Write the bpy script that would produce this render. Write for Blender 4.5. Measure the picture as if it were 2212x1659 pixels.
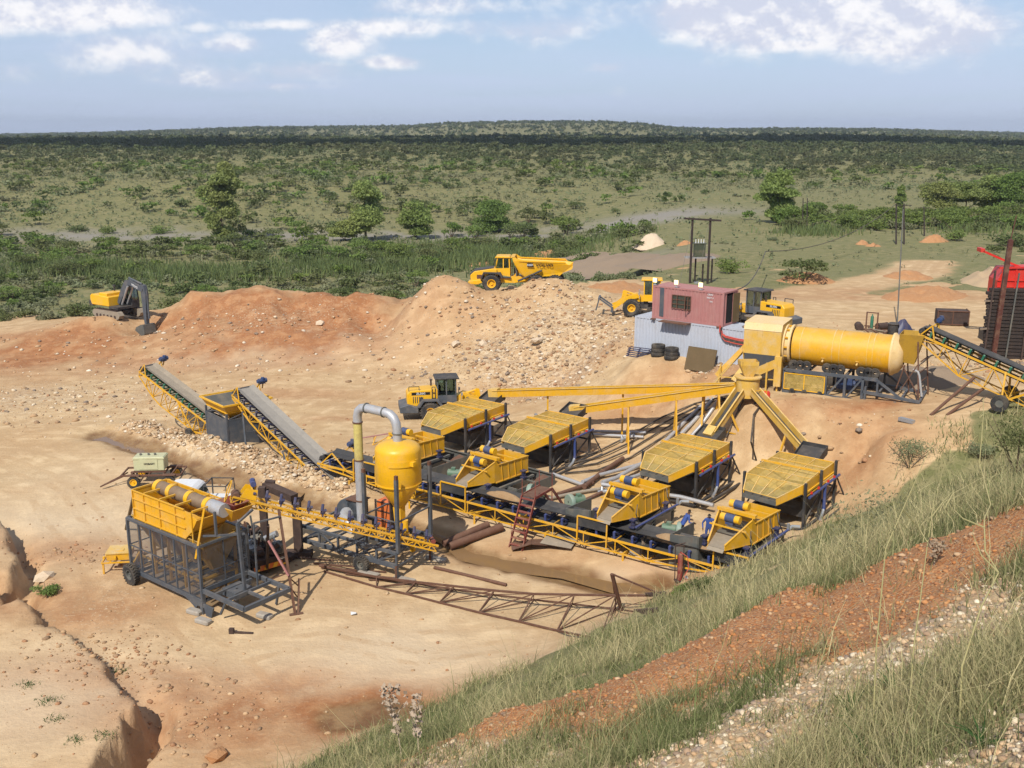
import bpy, math, random
import numpy as np
from mathutils import Vector, Matrix
R = math.radians
for o in list(bpy.data.objects): bpy.data.objects.remove(o)
S = bpy.context.scene
COL = S.collection
rnd = random.Random(7)
# ---------------- camera ----------------
FPX, CU, CV, PITCH, CAMZ = 2170.0, 1106.0, 829.5, math.atan(0.2509), 22.0
cd = bpy.data.cameras.new('camera'); cam = bpy.data.objects.new('camera', cd); COL.objects.link(cam)
cd.sensor_width = 36; cd.lens = 36*FPX/2212; cd.clip_start = .2; cd.clip_end = 30000
cam.location = (0, 0, CAMZ); cam.rotation_euler = (math.pi/2-PITCH, 0, 0)
S.camera = cam
S.render.resolution_x = 1024; S.render.resolution_y = 768
# ---------------- light ----------------
SUN_EL, SHX, SHY = R(48), .36, .933       # shadows run away from the camera and a little right
w = bpy.data.worlds.new('World'); S.world = w; w.use_nodes = True
sun = bpy.data.lights.new('sun', 'SUN'); so = bpy.data.objects.new('sun', sun); COL.objects.link(so)
sun.energy = 4.6; sun.angle = R(.5); sun.color = (1, .95, .85)
sd = Vector((SHX*math.cos(SUN_EL), SHY*math.cos(SUN_EL), -math.sin(SUN_EL)))
so.rotation_euler = sd.to_track_quat('-Z', 'Y').to_euler(); so.location = (-200, -300, 400)
S.view_settings.view_transform = 'Standard'; S.view_settings.look = 'None'
S.view_settings.exposure = 0.08; S.view_settings.gamma = 1
S.cycles.max_bounces = 6; S.cycles.diffuse_bounces = 2; S.cycles.transparent_max_bounces = 8
class NT:
    def __init__(s, tree): s.t = tree
    def n(s, typ, ins=None, **kw):
        nd = s.t.nodes.new(typ)
        for k, v in kw.items(): setattr(nd, k, v)
        for k, v in (ins or {}).items(): s.set(nd, k, v)
        return nd
    def set(s, nd, k, v):
        sk = nd.inputs[k]
        if isinstance(v, bpy.types.NodeSocket): s.t.links.new(v, sk)
        elif isinstance(v, bpy.types.Node): s.t.links.new(v.outputs[0], sk)
        else: sk.default_value = (tuple(v)+(1,))[:4] if isinstance(v, (tuple, list)) and len(sk.default_value) == 4 else v
    def mix(s, f, a, b, mode='MIX'):
        nd = s.t.nodes.new('ShaderNodeMix'); nd.data_type = 'RGBA'; nd.blend_type = mode; nd.clamp_factor = True
        for i, v in ((0, f), (6, a), (7, b)):
            if isinstance(v, bpy.types.NodeSocket): s.t.links.new(v, nd.inputs[i])
            else: nd.inputs[i].default_value = v if i == 0 else (tuple(v)+(1,))[:4]
        return nd.outputs[2]
    def noise(s, vec, scale, detail=4, rough=.55, out=0, dist=0):
        nd = s.n('ShaderNodeTexNoise', {'Scale': scale, 'Detail': detail, 'Roughness': rough, 'Distortion': dist})
        s.t.links.new(vec, nd.inputs['Vector']); return nd.outputs[out]
    def ramp(s, fac, a, b, ca=0., cb=1.):
        nd = s.n('ShaderNodeMapRange', {'From Min': a, 'From Max': b, 'To Min': ca, 'To Max': cb}, interpolation_type='SMOOTHSTEP')
        s.t.links.new(fac, nd.inputs['Value']); return nd.outputs[0]
    def math(s, op, a, b=0., c=0.):
        nd = s.t.nodes.new('ShaderNodeMath'); nd.operation = op
        for i, v in enumerate((a, b, c)):
            if isinstance(v, bpy.types.NodeSocket): s.t.links.new(v, nd.inputs[i])
            else: nd.inputs[i].default_value = v
        return nd.outputs[0]
def make_world():
    t = NT(w.node_tree); w.node_tree.nodes.clear()
    sky = t.n('ShaderNodeTexSky', sky_type='NISHITA', sun_disc=False, sun_elevation=SUN_EL,
              sun_rotation=math.atan2(-SHX, -SHY), altitude=1200, air_density=1.0, dust_density=.6, ozone_density=1.6)
    g = t.n('ShaderNodeTexCoord').outputs['Generated']
    sp = t.n('ShaderNodeSeparateXYZ', {0: g})
    z = t.math('MAXIMUM', sp.outputs[2], .0)
    zz = t.math('ADD', z, .035)
    px = t.math('DIVIDE', sp.outputs[0], zz); py = t.math('DIVIDE', sp.outputs[1], zz)
    pv = t.n('ShaderNodeCombineXYZ', {0: px, 1: py, 2: 3.1}).outputs[0]
    # pale haze near the horizon, a veil of thin cloud, then cumulus
    haze = t.ramp(z, .0, .16, 1., 0.)
    c0 = t.mix(t.math('MULTIPLY_ADD', haze, .62, .15), sky.outputs[0], (4.5, 5.5, 8.0))
    veil = t.math('MULTIPLY', t.ramp(t.noise(pv, .3, 5, .5), .3, .7), .5)
    c1 = t.mix(veil, c0, (5.8, 6.6, 8.6))
    # cumulus: cloud banks standing at fixed bearings, broken up by noise
    yy = t.math('MAXIMUM', sp.outputs[1], .02); ax = t.math('DIVIDE', sp.outputs[0], yy); az = t.math('DIVIDE', sp.outputs[2], yy)
    tot = None
    sP, cP = math.sin(PITCH), math.cos(PITCH)
    for u, v, ru, rv, k in ((1640, 34, 290, 60, 1.2), (1960, 55, 320, 66, 1.2), (1480, 20, 160, 40, 1.), (1720, 95, 180, 22, .8), (60, 25, 300, 50, 1.1), (300, 120, 200, 65, .8), (1150, 60, 260, 30, .6), (420, 165, 200, 30, .65), (850, 60, 200, 24, .6), (500, 95, 90, 24, .85), (250, 40, 150, 30, .8),
                     (640, 150, 130, 26, .75), (720, 90, 90, 40, .85), (840, 135, 70, 16, .9), (610, 55, 110, 16, .8), (430, 60, 60, 14, .6), (20, 150, 110, 34, .5), (1000, 10, 240, 26, .55), (1310, 145, 60, 14, .5), (2080, 105, 110, 18, .7), (600, 185, 120, 10, .5), (330, 155, 90, 18, .6), (2150, 20, 100, 24, .6)):
        a_, b_ = (u-CU)/FPX, (v-CV)/FPX; d_ = (a_, cP-sP*b_, -sP-cP*b_); X0, Z0 = d_[0]/d_[1], d_[2]/d_[1]
        qx = t.math('MULTIPLY', t.math('SUBTRACT', ax, X0), FPX/ru); qz = t.math('MULTIPLY', t.math('SUBTRACT', az, Z0), FPX/rv)
        q = t.math('MULTIPLY_ADD', qx, qx, t.math('MULTIPLY', qz, qz))
        g_ = t.math('MULTIPLY', t.math('EXPONENT', t.math('MULTIPLY', q, -1.)), k)
        tot = g_ if tot is None else t.math('MAXIMUM', tot, g_)
    front = t.ramp(sp.outputs[1], .02, .2)
    def fields(dz):
        mp = t.n('ShaderNodeMapping', {'Scale': (10., 10., 15.), 'Location': (1.7, .3, dz)}); t.t.links.new(g, mp.inputs[0])
        return t.noise(mp.outputs[0], 1.25, 9, .62, dist=.1), t.noise(mp.outputs[0], .55, 2, .5)
    fine, big = fields(.45); fine2, _ = fields(.27)
    free = t.math('MULTIPLY', t.ramp(big, .5, .75, 0, .8), t.math('SUBTRACT', 1., front))
    dn = t.math('ADD', t.math('MULTIPLY', t.math('ADD', t.math('MULTIPLY', tot, front), free), .70), t.math('MULTIPLY', t.math('SUBTRACT', fine, .5), 1.15))
    cm = t.ramp(dn, .15, .62)
    sh = t.ramp(t.math('SUBTRACT', fine, fine2), -.07, .09)
    cc = t.mix(sh, (6.6, 6.9, 8.2), (10., 9.8, 9.9))
    c2 = t.mix(t.math('MULTIPLY', cm, .9), c1, cc)
    bg = t.n('ShaderNodeBackground', {'Color': c2, 'Strength': .1})
    out = t.n('ShaderNodeOutputWorld', {0: bg})
make_world()
# ---------------- pixel helpers: a pixel of the photo (2212 wide) + height -> a place ----------------
_s, _c = math.sin(PITCH), math.cos(PITCH)
def W(u, v, z=0.):
    a, b = (u-CU)/FPX, (v-CV)/FPX
    d = (CAMZ-z)/(_s+_c*b)
    return Vector((a*d, d*(_c-_s*b), z))
def WD(u, v, d):                      # at depth d along the view axis
    a, b = (u-CU)/FPX, (v-CV)/FPX
    return Vector((a*d, d*(_c-_s*b), CAMZ-d*(_s+_c*b)))
# ---------------- noise ----------------
def _h(ix, iy, sd):
    n = (ix.astype(np.int64)*374761393 + iy.astype(np.int64)*668265263 + sd*1442695041) & 0xffffffff
    n = ((n ^ (n >> 13))*1274126177) & 0xffffffff
    return ((n ^ (n >> 16)) & 0xffff)/65535.
def vn(x, y, sd=0):
    ix, iy = np.floor(x), np.floor(y); fx, fy = x-ix, y-iy
    fx = fx*fx*(3-2*fx); fy = fy*fy*(3-2*fy)
    a, b, c, d = _h(ix, iy, sd), _h(ix+1, iy, sd), _h(ix, iy+1, sd), _h(ix+1, iy+1, sd)
    return (a+(b-a)*fx)*(1-fy)+(c+(d-c)*fx)*fy
def fbm(x, y, sd=0, oc=4):
    r = 0; a = .5; t = 0
    for i in range(oc):
        r = r+a*vn(x*(2**i)+i*17.3, y*(2**i)-i*9.1, sd+i); t += a; a *= .5
    return r/t-.5
def sst(x, a, b):
    t = np.clip((x-a)/(b-a), 0, 1); return t*t*(3-2*t)
# ---------------- materials ----------------
MATS = {}
def paint(name, col, rough=.5, metal=0., dirt=.35, dcol=(.42, .30, .19), scale=1.5, spec=.4, bump=0.):
    if name in MATS: return MATS[name]
    m = bpy.data.materials.new(name); m.use_nodes = True; t = NT(m.node_tree); m.node_tree.nodes.clear()
    p = t.n('ShaderNodeTexCoord').outputs['Object']
    geo = t.n('ShaderNodeNewGeometry')
    wp = geo.outputs['Position']
    n1 = t.noise(wp, scale, 6, .65); n2 = t.noise(wp, scale*6, 4, .6)
    up = t.n('ShaderNodeSeparateXYZ', {0: geo.outputs['Normal']}).outputs[2]
    upf = t.ramp(up, .1, .95, 0, .45)
    f = t.math('ADD', t.ramp(n1, .42, .72, 0., dirt), t.math('MULTIPLY', upf, dirt))
    f = t.math('MULTIPLY', f, t.ramp(n2, .2, .6, .45, 1.15))
    c = t.mix(f, col, dcol)
    mp = t.n('ShaderNodeMapping', {'Scale': (5., 5., .5)}); t.t.links.new(wp, mp.inputs[0]); n3 = t.noise(mp.outputs[0], scale, 5, .7)
    c = t.mix(t.ramp(n3, .56, .74, 0., dirt*1.3), c, tuple(a_*.35+b_*.4 for a_, b_ in zip(col, (.30, .14, .06))))
    c = t.mix(t.ramp(n2, .25, .75, 0., .22), c, tuple(x*.6 for x in col))
    b = t.n('ShaderNodeBsdfPrincipled', {'Base Color': c, 'Metallic': metal, 'Specular IOR Level': spec})
    t.set(b, 'Roughness', t.math('ADD', rough, t.math('MULTIPLY', f, .35)))
    if bump:
        bp = t.n('ShaderNodeBump', {'Strength': bump, 'Distance': .05, 'Height': n2}); t.set(b, 'Normal', bp)
    t.n('ShaderNodeOutputMaterial', {0: b}); MATS[name] = m; return m
def glass(name, col=(.03, .045, .04)):
    if name in MATS: return MATS[name]
    m = bpy.data.materials.new(name); m.use_nodes = True; b = m.node_tree.nodes['Principled BSDF']
    b.inputs['Base Color'].default_value = (*col, 1); b.inputs['Roughness'].default_value = .06
    b.inputs['Specular IOR Level'].default_value = .8; MATS[name] = m; return m
def mesh_mat(name, col, cell=.05, open_=.55):
    """woven wire / expanded metal: strands with real see-through openings"""
    if name in MATS: return MATS[name]
    m = bpy.data.materials.new(name); m.use_nodes = True; t = NT(m.node_tree); m.node_tree.nodes.clear()
    n = t.noise(t.n('ShaderNodeNewGeometry').outputs['Position'], 3, 4)
    d = t.n('ShaderNodeBsdfDiffuse', {'Color': t.mix(t.ramp(n, .4, .7), col, tuple(x*.7 for x in col))})
    tr = t.n('ShaderNodeBsdfTransparent')
    mx = t.n('ShaderNodeMixShader', {0: open_, 1: d, 2: tr})
    t.n('ShaderNodeOutputMaterial', {0: mx}); MATS[name] = m; return m
Y1 = (.64, .335, .022)
M = dict(
 yel=paint('yellow_paint', (.70, .365, .014), .46, dirt=.38, dcol=(.58, .40, .20)),
 yeld=paint('dusty_yellow_paint', (.66, .40, .07), .6, dirt=.6, dcol=(.62, .48, .30)),
 yelb=paint('bright_yellow_paint', (.80, .43, .010), .38, dirt=.24, dcol=(.6, .42, .22)),
 grey=paint('blue_grey_paint', (.072, .085, .105), .5, dirt=.3, dcol=(.3, .25, .2)),
 dark=paint('dark_steel', (.035, .036, .04), .55, dirt=.3, dcol=(.25, .2, .15)),
 tank=paint('muddy_steel_tank', (.10, .105, .10), .6, dirt=.5, dcol=(.28, .23, .17), scale=1.1),
 blue=paint('blue_paint', (.035, .06, .20), .45, dirt=.25, dcol=(.25, .2, .17)),
 navy=paint('navy_paint', (.025, .035, .10), .45, dirt=.2),
 mot=paint('motor_blue', (.03, .06, .16), .5, dirt=.3, dcol=(.3, .24, .16)),
 grn=paint('idler_green', (.02, .16, .10), .45, dirt=.2),
 pump=paint('pump_green', (.10, .19, .13), .5, dirt=.4, dcol=(.3, .27, .2)),
 belt=paint('rubber_belt', (.03, .032, .036), .7, dirt=.25, dcol=(.22, .19, .16), scale=.8),
 sand=paint('sandy_belt', (.27, .225, .17), .85, dirt=.5, dcol=(.4, .33, .25), scale=2.5),
 rub=paint('tyre_rubber', (.028, .028, .03), .8, dirt=.35, dcol=(.3, .24, .17)),
 rust=paint('rusty_steel', (.12, .055, .035), .8, dirt=.4, dcol=(.24, .15, .1), scale=3),
 rustd=paint('dark_rusty_steel', (.055, .035, .03), .8, dirt=.35, dcol=(.17, .11, .08), scale=3),
 redc=paint('faded_red_paint', (.40, .175, .165), .65, dirt=.4, dcol=(.44, .27, .24), scale=1.2),
 red=paint('red_paint', (.62, .03, .022), .4, dirt=.12),
 redst=paint('stair_red_paint', (.20, .03, .028), .55, dirt=.4),
 orange=paint('orange_paint', (.65, .14, .02), .45, dirt=.25),
 white=paint('white_paint', (.72, .73, .74), .4, dirt=.12),
 wcon=paint('pale_grey_paint', (.46, .49, .56), .55, dirt=.28, dcol=(.38, .34, .3), scale=.9),
 galv=paint('galvanised_metal', (.48, .50, .53), .35, .6, dirt=.3, dcol=(.4, .38, .34), scale=2),
 silv=paint('silver_pipe', (.50, .51, .54), .4, .35, dirt=.45, dcol=(.36, .3, .24), scale=3),
 cream=paint('cream_paint', (.52, .52, .32), .5, dirt=.2),
 wood=paint('weathered_timber', (.20, .15, .11), .85, dirt=.4, dcol=(.3, .25, .2), scale=4),
 woodd=paint('dark_creosote_timber', (.035, .026, .024), .85, dirt=.3, dcol=(.12, .08, .06), scale=3),
 crm=paint('dust_caked_yellow', (.74, .52, .24), .7, dirt=.5, dcol=(.72, .56, .36)),
 yelo=paint('old_brown_yellow', (.46, .27, .03), .6, dirt=.5, dcol=(.2, .12, .05)),
 conc=paint('concrete', (.36, .33, .29), .9, dirt=.4, dcol=(.3, .22, .15), scale=2),
 water=None, hose=paint('black_hose', (.03, .03, .032), .55, dirt=.35),
 glass=glass('dark_glass'), gold=paint('gold_fabric', (.1, .07, .05), .8),
 grate=mesh_mat('yellow_wire_grate', (.58, .42, .13), open_=.50),
 wire=mesh_mat('dark_wire_mesh', (.09, .095, .11), open_=.48),
 over=paint('overall_blue', (.04, .085, .30), .85, dirt=.1), skin=paint('brown_skin', (.09, .045, .03), .6, dirt=0),
 hair=paint('black_hair', (.012, .01, .01), .9, dirt=0),
 brn=paint('brown_board', (.12, .08, .035), .7, dirt=.35, dcol=(.2, .14, .08), scale=1.2),
 redcab=paint('red_cable', (.50, .07, .05), .6, dirt=.1),
 green2=paint('transformer_green', (.05, .065, .04), .5, dirt=.2),
 dusty=paint('grey_dry_mud', (.32, .29, .25), .95, dirt=.4, dcol=(.22, .2, .18), scale=2.5, bump=.3),
)
# ---------------- object helpers ----------------
def tag(o, label=None, cat=None, group=None, kind=None):
    for k, v in (('label', label), ('category', cat), ('group', group), ('kind', kind)):
        if v: o[k] = v
    return o
def thing(name, label, cat, loc=(0, 0, 0), rz=0., group=None):
    o = bpy.data.objects.new(name, None); COL.objects.link(o); o.empty_display_size = .3
    o.location = loc; o.rotation_euler = (0, 0, rz)
    o['_m'] = 0; del o['_m']
    return tag(o, label, cat, group)
def mat_of(o):
    m = Matrix.LocRotScale(o.location, o.rotation_euler, o.scale)
    return (mat_of(o.parent) @ m) if o.parent else m
class MB:
    """mesh builder; shapes are collected and linked as ONE object"""
    def __init__(s, T=None): s.v = []; s.f = []; s.T = T
    def add(s, vs, fs):
        b = len(s.v)
        for p in vs:
            p = Vector(p); s.v.append(s.T @ p if s.T else p)
        s.f += [tuple(b+i for i in f) for f in fs]; return s
    def box(s, x0, x1, y0, y1, z0, z1):
        return s.add([(x, y, z) for z in (z0, z1) for y in (y0, y1) for x in (x0, x1)],
            [(0, 2, 3, 1), (4, 5, 7, 6), (0, 1, 5, 4), (2, 6, 7, 3), (0, 4, 6, 2), (1, 3, 7, 5)])
    def cbox(s, c, sx, sy, sz): return s.box(c[0]-sx/2, c[0]+sx/2, c[1]-sy/2, c[1]+sy/2, c[2]-sz/2, c[2]+sz/2)
    def beam(s, a, b, w_=.08, h=None, up=(0, 0, 1)):
        a, b = Vector(a), Vector(b); h = h or w_; d = (b-a)
        if d.length < 1e-6: return s
        d.normalize(); up = Vector(up)
        if abs(d.dot(up)) > .98: up = Vector((1, 0, 0))
        x = d.cross(up).normalized(); z = x.cross(d).normalized()
        vs = [p+x*i*w_/2+z*j*h/2 for p in (a, b) for (i, j) in ((-1, -1), (1, -1), (1, 1), (-1, 1))]
        return s.add(vs, [(0, 1, 2, 3), (7, 6, 5, 4), (0, 4, 5, 1), (1, 5, 6, 2), (2, 6, 7, 3), (3, 7, 4, 0)])
    def tube(s, a, b, r, r2=None, n=10, cap=True):
        a, b = Vector(a), Vector(b); r2 = r if r2 is None else r2; d = (b-a).normalized()
        up = Vector((0, 0, 1)) if abs(d.z) < .95 else Vector((1, 0, 0))
        x = d.cross(up).normalized(); y = x.cross(d)
        vs = [p+(x*math.cos(k*2*math.pi/n)+y*math.sin(k*2*math.pi/n))*q for p, q in ((a, r), (b, r2)) for k in range(n)]
        fs = [(k, (k+1) % n, n+(k+1) % n, n+k) for k in range(n)]
        if cap: fs += [tuple(range(n))[::-1], tuple(range(n, 2*n))]
        return s.add(vs, fs)
    def path(s, pts, r, n=8, cap=True):
        pts = [Vector(p) for p in pts]; rs = r if isinstance(r, (list, tuple)) else [r]*len(pts)
        b = len(s.v); vs = []; px = None
        for i, p in enumerate(pts):
            d = (pts[min(i+1, len(pts)-1)]-pts[max(i-1, 0)]).normalized()
            if px is None:
                up = Vector((0, 0, 1)) if abs(d.z) < .9 else Vector((1, 0, 0)); x = d.cross(up).normalized()
            else: x = (px-d*px.dot(d)).normalized()
            px = x; y = x.cross(d)
            vs += [p+(x*math.cos(k*2*math.pi/n)+y*math.sin(k*2*math.pi/n))*rs[i] for k in range(n)]
        m = len(pts)
        fs = [(i*n+k, i*n+(k+1) % n, (i+1)*n+(k+1) % n, (i+1)*n+k) for i in range(m-1) for k in range(n)]
        if cap: fs += [tuple(range(n))[::-1], tuple(range((m-1)*n, m*n))]
        return s.add(vs, fs)
    def lathe(s, prof, c=(0, 0, 0), axis='Z', n=24, a0=0, a1=2*math.pi):
        """prof = [(radius, height)...] about an axis"""
        full = abs(a1-a0-2*math.pi) < 1e-6; k = n if full else n+1; vs = []
        for (r, h) in prof:
            for i in range(k):
                t = a0+(a1-a0)*i/n; x, y = r*math.cos(t), r*math.sin(t)
                p = {'Z': (x, y, h), 'X': (h, x, y), 'Y': (x, h, y)}[axis]
                vs.append((p[0]+c[0], p[1]+c[1], p[2]+c[2]))
        fs = []
        for j in range(len(prof)-1):
            for i in range(n if full else n):
                i2 = (i+1) % k if full else i+1
                fs.append((j*k+i, j*k+i2, (j+1)*k+i2, (j+1)*k+i))
        return s.add(vs, fs)
    def prism(s, pts, t0, t1, axis='Y'):
        """outline pts=(a,b) pushed along an axis; axis Y: a=x,b=z; axis Z: a=x,b=y; axis X: a=y,b=z"""
        n = len(pts)
        def q(a, b, t): return {'Y': (a, t, b), 'Z': (a, b, t), 'X': (t, a, b)}[axis]
        vs = [q(a, b, t0) for a, b in pts]+[q(a, b, t1) for a, b in pts]
        return s.add(vs, [tuple(range(n)), tuple(range(n, 2*n))[::-1]]+[(i, (i+1) % n, n+(i+1) % n, n+i) for i in range(n)])
    def quad(s, a, b, c, d, th=0.):
        if not th: return s.add([a, b, c, d], [(0, 1, 2, 3)])
        a, b, c, d = map(Vector, (a, b, c, d)); nn = (b-a).cross(d-a).normalized()*th
        return s.add([a, b, c, d, a+nn, b+nn, c+nn, d+nn], [(0, 3, 2, 1), (4, 5, 6, 7), (0, 1, 5, 4), (1, 2, 6, 5), (2, 3, 7, 6), (3, 0, 4, 7)])
    def build(s, name, mat, parent=None, smooth=False, world=False, bevel=0.):
        me = bpy.data.meshes.new(name)
        vs = s.v
        if world and parent:
            inv = mat_of(parent).inverted(); vs = [inv @ p for p in vs]
        me.from_pydata([tuple(p) for p in vs], [], s.f); me.materials.append(mat)
        o = bpy.data.objects.new(name, me); COL.objects.link(o)
        if parent: o.parent = parent
        import bmesh
        bm = bmesh.new(); bm.from_mesh(me); bmesh.ops.recalc_face_normals(bm, faces=bm.faces)
        if bevel:
            bmesh.ops.bevel(bm, geom=[e for e in bm.edges if len(e.link_faces) == 2 and e.calc_face_angle(0) > .6], offset=bevel, segments=1, affect='EDGES', profile=.7)
        bm.to_mesh(me); bm.free()
        if smooth:
            me.polygons.foreach_set('use_smooth', [True]*len(me.polygons))
            me.set_sharp_from_angle(angle=R(38))
        return o
def copy_tree(o, parent=None):
    c = o.copy(); COL.objects.link(c)
    if parent: c.parent = parent
    for ch in [x for x in list(COL.objects) if x.parent == o]: copy_tree(ch, c)
    return c
def place(o, loc, rz=None, label=None):
    o.location = loc
    if rz is not None: o.rotation_euler = (0, 0, rz)
    if label: o['label'] = label
    return o
def single(mb, name, mat, label, cat, loc=(0, 0, 0), rz=0., group=None, **kw):
    o = mb.build(name, mat, **kw)
    if loc != (0, 0, 0) or rz: o.location = loc; o.rotation_euler = (0, 0, rz)
    return tag(o, label, cat, group)
def wsingle(mb, name, mat, label, cat, base, group=None, **kw):
    """one-mesh thing given in world coordinates, origin moved to base"""
    b = Vector(base); mb.v = [p-b for p in mb.v]; o = mb.build(name, mat, **kw); o.location = b
    return tag(o, label, cat, group)
FONT = None
def text(name, s_, size, mat, parent, loc, rot, ext=.004, sx=1., bold=True):
    cu = bpy.data.curves.new(name, 'FONT'); cu.body = s_; cu.size = size; cu.extrude = ext; cu.align_x = 'CENTER'; cu.align_y = 'CENTER'
    if bold: cu.offset = size*.02
    cu.resolution_u = 2
    tmp = bpy.data.objects.new('tmp', cu); COL.objects.link(tmp)
    bpy.context.view_layer.update()
    me = bpy.data.meshes.new_from_object(tmp.evaluated_get(bpy.context.evaluated_depsgraph_get()))
    bpy.data.objects.remove(tmp); me.materials.clear(); me.materials.append(mat)
    o = bpy.data.objects.new(name, me); COL.objects.link(o); o.parent = parent; o.location = loc; o.rotation_euler = rot; o.scale = (sx, 1, 1)
    return o
# ================= TERRAIN =================
CPX = [ # (u, v, z) read off the photo
 (-300,960,0),(-150,1200,0),(0,960,0),(0,1050,0),(0,1150,0),(150,870,.1),(300,860,.1),(200,960,.1),(400,940,.1),(120,1080,0),(300,1100,0),(60,1300,0),
 (-200,1500,0),(-100,1800,0),(200,1500,0),(300,1300,0),(400,1450,0),(500,1250,0),(600,1400,0),(700,1250,0),(700,1500,0),(800,1350,0),(500,1650,0),(200,1750,0),
 (950,1280,0),(1000,1450,0),(1200,1350,0),(1350,1300,0),(1400,1400,0),(600,1140,0),(800,1180,0),(560,1000,.5),(450,960,.6),(640,1030,.4),(700,1070,.5),
 (760,1050,.5),(900,1080,.3),(1000,1110,.3),(900,1150,.1),(1050,1190,.0),(1200,1210,-.15),(1350,1250,-.1),(1440,1270,0),
 (760,960,.3),(850,940,.3),(880,1010,.6),(1000,1060,.7),(1100,1090,.8),(1180,1060,1),(1265,1004,1.1),(1080,990,.9),(1250,1130,.8),(1400,1180,.8),
 (1350,1080,1),(1450,1110,1),(1572,1064,1.1),(1600,1150,1),(1690,1160,1),(1730,1144,1),(1800,1097,1.1),(1500,1180,.8),(1600,1215,.7),
 (700,860,0),(820,850,0),(950,905,0),(880,940,0.1),(1060,900,.2),(600,880,0),(1050,850,.2),(900,800,.1),(1150,870,.7),(1150,960,.8),(1300,880,2.2),(1300,960,1.3),
 (1450,858,3.0),(1450,920,2.1),(1520,880,3.4),(1400,1000,1.1),(1530,960,2.4),(1560,1020,1.3),(1480,1000,1.3),
 (1640,960,3.2),(1640,1030,1.6),(1700,960,3.2),(1750,1000,2.4),(1800,1030,1.9),(1820,980,3.2),(1860,1010,2.4),
 (1370,770,5.4),(1440,785,5.4),(1520,805,5.4),(1560,850,5.1),(1620,885,5.0),(1640,880,5.0),(1700,890,5.1),(1750,900,5),(1850,920,4.9),(1900,935,4.8),(1950,930,5.1),
 (1800,860,5.3),(1900,860,5.4),(2000,860,5.6),(2100,870,5.8),(2212,880,6),(1700,850,5.2),(2350,880,6.2),(2300,800,6),(2100,800,5.7),
 (1400,830,3.9),(1330,820,3.1),(1350,790,4.2),(1480,835,4.0),
 (1700,760,5.5),(1850,700,5.5),(2000,720,5.5),(2150,700,5.6),(1500,700,5.5),(1600,700,5.5),(1700,680,5.5),(1900,670,5.5),(2100,660,5.4),(2300,700,5.5),(1400,700,5.5),(1300,650,5.5),
 (1700,640,5.3),(1900,630,5.0),(2100,630,5.2),(1500,640,5.5),(1050,640,5.5),(1150,637,5.5),(1250,640,5.5),
 (1200,850,.3),(1080,845,.2),(1050,780,2.0),(1150,790,1.6),(1250,800,1.9),(1150,720,3.9),(1250,740,3.5),(1050,730,2.9),(1080,700,4.0),(1320,740,4.6),(1300,690,5.3),
 (1000,690,4.1),(1070,664,5.4),(900,715,2.7),(800,745,1.5),(650,785,.5),(500,820,.2),(350,850,.1),(950,740,2.3),(850,770,1.0),(700,815,.2),(960,790,1.1),
 (100,770,0),(300,775,.1),(500,785,.2),(700,765,.8),(0,730,.3),(0,800,0),(-150,760,0),(150,740,.8),(400,740,1.2),(600,730,1.6),(770,720,2.4),
]
CPD = [ # (u, v, depth): crests
 (60,728,107),(100,716,108),(180,700,110),(250,692,112),(330,690,112),(400,657,114),(450,645,115),(560,630,115),(620,640,114),(700,650,112),(760,662,110),(800,690,106),
 (850,690,103),(880,650,103),(950,616,103),(1000,630,103),(1040,650,102),(1150,625,103),(1210,626,102.5),(1260,640,101),(1190,628,101),(1230,632,101)]
CPW = [(x, 128, -.6) for x in (-75, -60, -45, -30, -18)]+[(x, 150, -1.3) for x in (-75, -50, -25, 0)]+[(0, 128, 2.), (5, 135, 2.5), (-8, 116, 3.2), (12, 118, 5.1), (30, 118, 5.0), (50, 116, 5.), (80, 112, 5), (20, 140, 3.5), (40, 140, 4), (70, 140, 4.5),
   (-90, 100, 0), (-80, 60, 0), (-50, 30, 0), (-35, 15, 0), (90, 90, 6), (70, 70, 6)]
P_ = np.array([tuple(W(*p)) for p in CPX]+[tuple(WD(*p)) for p in CPD]+CPW)
def _solve(P):
    n = len(P); D = np.hypot(P[:, None, 0]-P[None, :, 0], P[:, None, 1]-P[None, :, 1])
    A = np.zeros((n+3, n+3)); A[:n, :n] = D-np.eye(n)*.06; A[:n, n] = 1; A[:n, n+1:] = P[:, :2]; A[n, :n] = 1; A[n+1:, :n] = P[:, :2].T
    return np.linalg.solve(A, np.concatenate([P[:, 2], [0]*3]))
C_ = _solve(P_)
def znear(x, y):
    r = C_[-3]+C_[-2]*x+C_[-1]*y
    for i in range(len(P_)): r = r+C_[i]*np.sqrt((x-P_[i, 0])**2+(y-P_[i, 1])**2+.15)
    return r
def interp(y, tab): t = np.array(tab, float); return np.interp(y, t[:, 0], t[:, 1])
LP = [(100, 0), (150, -1.2), (200, -2), (245, -2), (300, 2.2), (350, 6.5), (450, 10.3), (600, 13.6), (900, 15.2), (1500, 8), (9000, 8)]
RP = [(100, 5.2), (130, 4.6), (150, 4.2), (250, 3.6), (350, 4.8), (400, 6.), (500, 9.6), (700, 14.3), (1000, 15.5), (1600, 9), (9000, 8)]
HOR = [(-.9, 8), (-.52, 9), (-.40, 15), (-.25, 29), (-.10, 32), (-.06, 39), (0, 42), (.09, 42), (.13, 36), (.16, 28), (.2, 25), (.25, 26), (.35, 25), (.5, 14), (.9, 10)]
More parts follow.
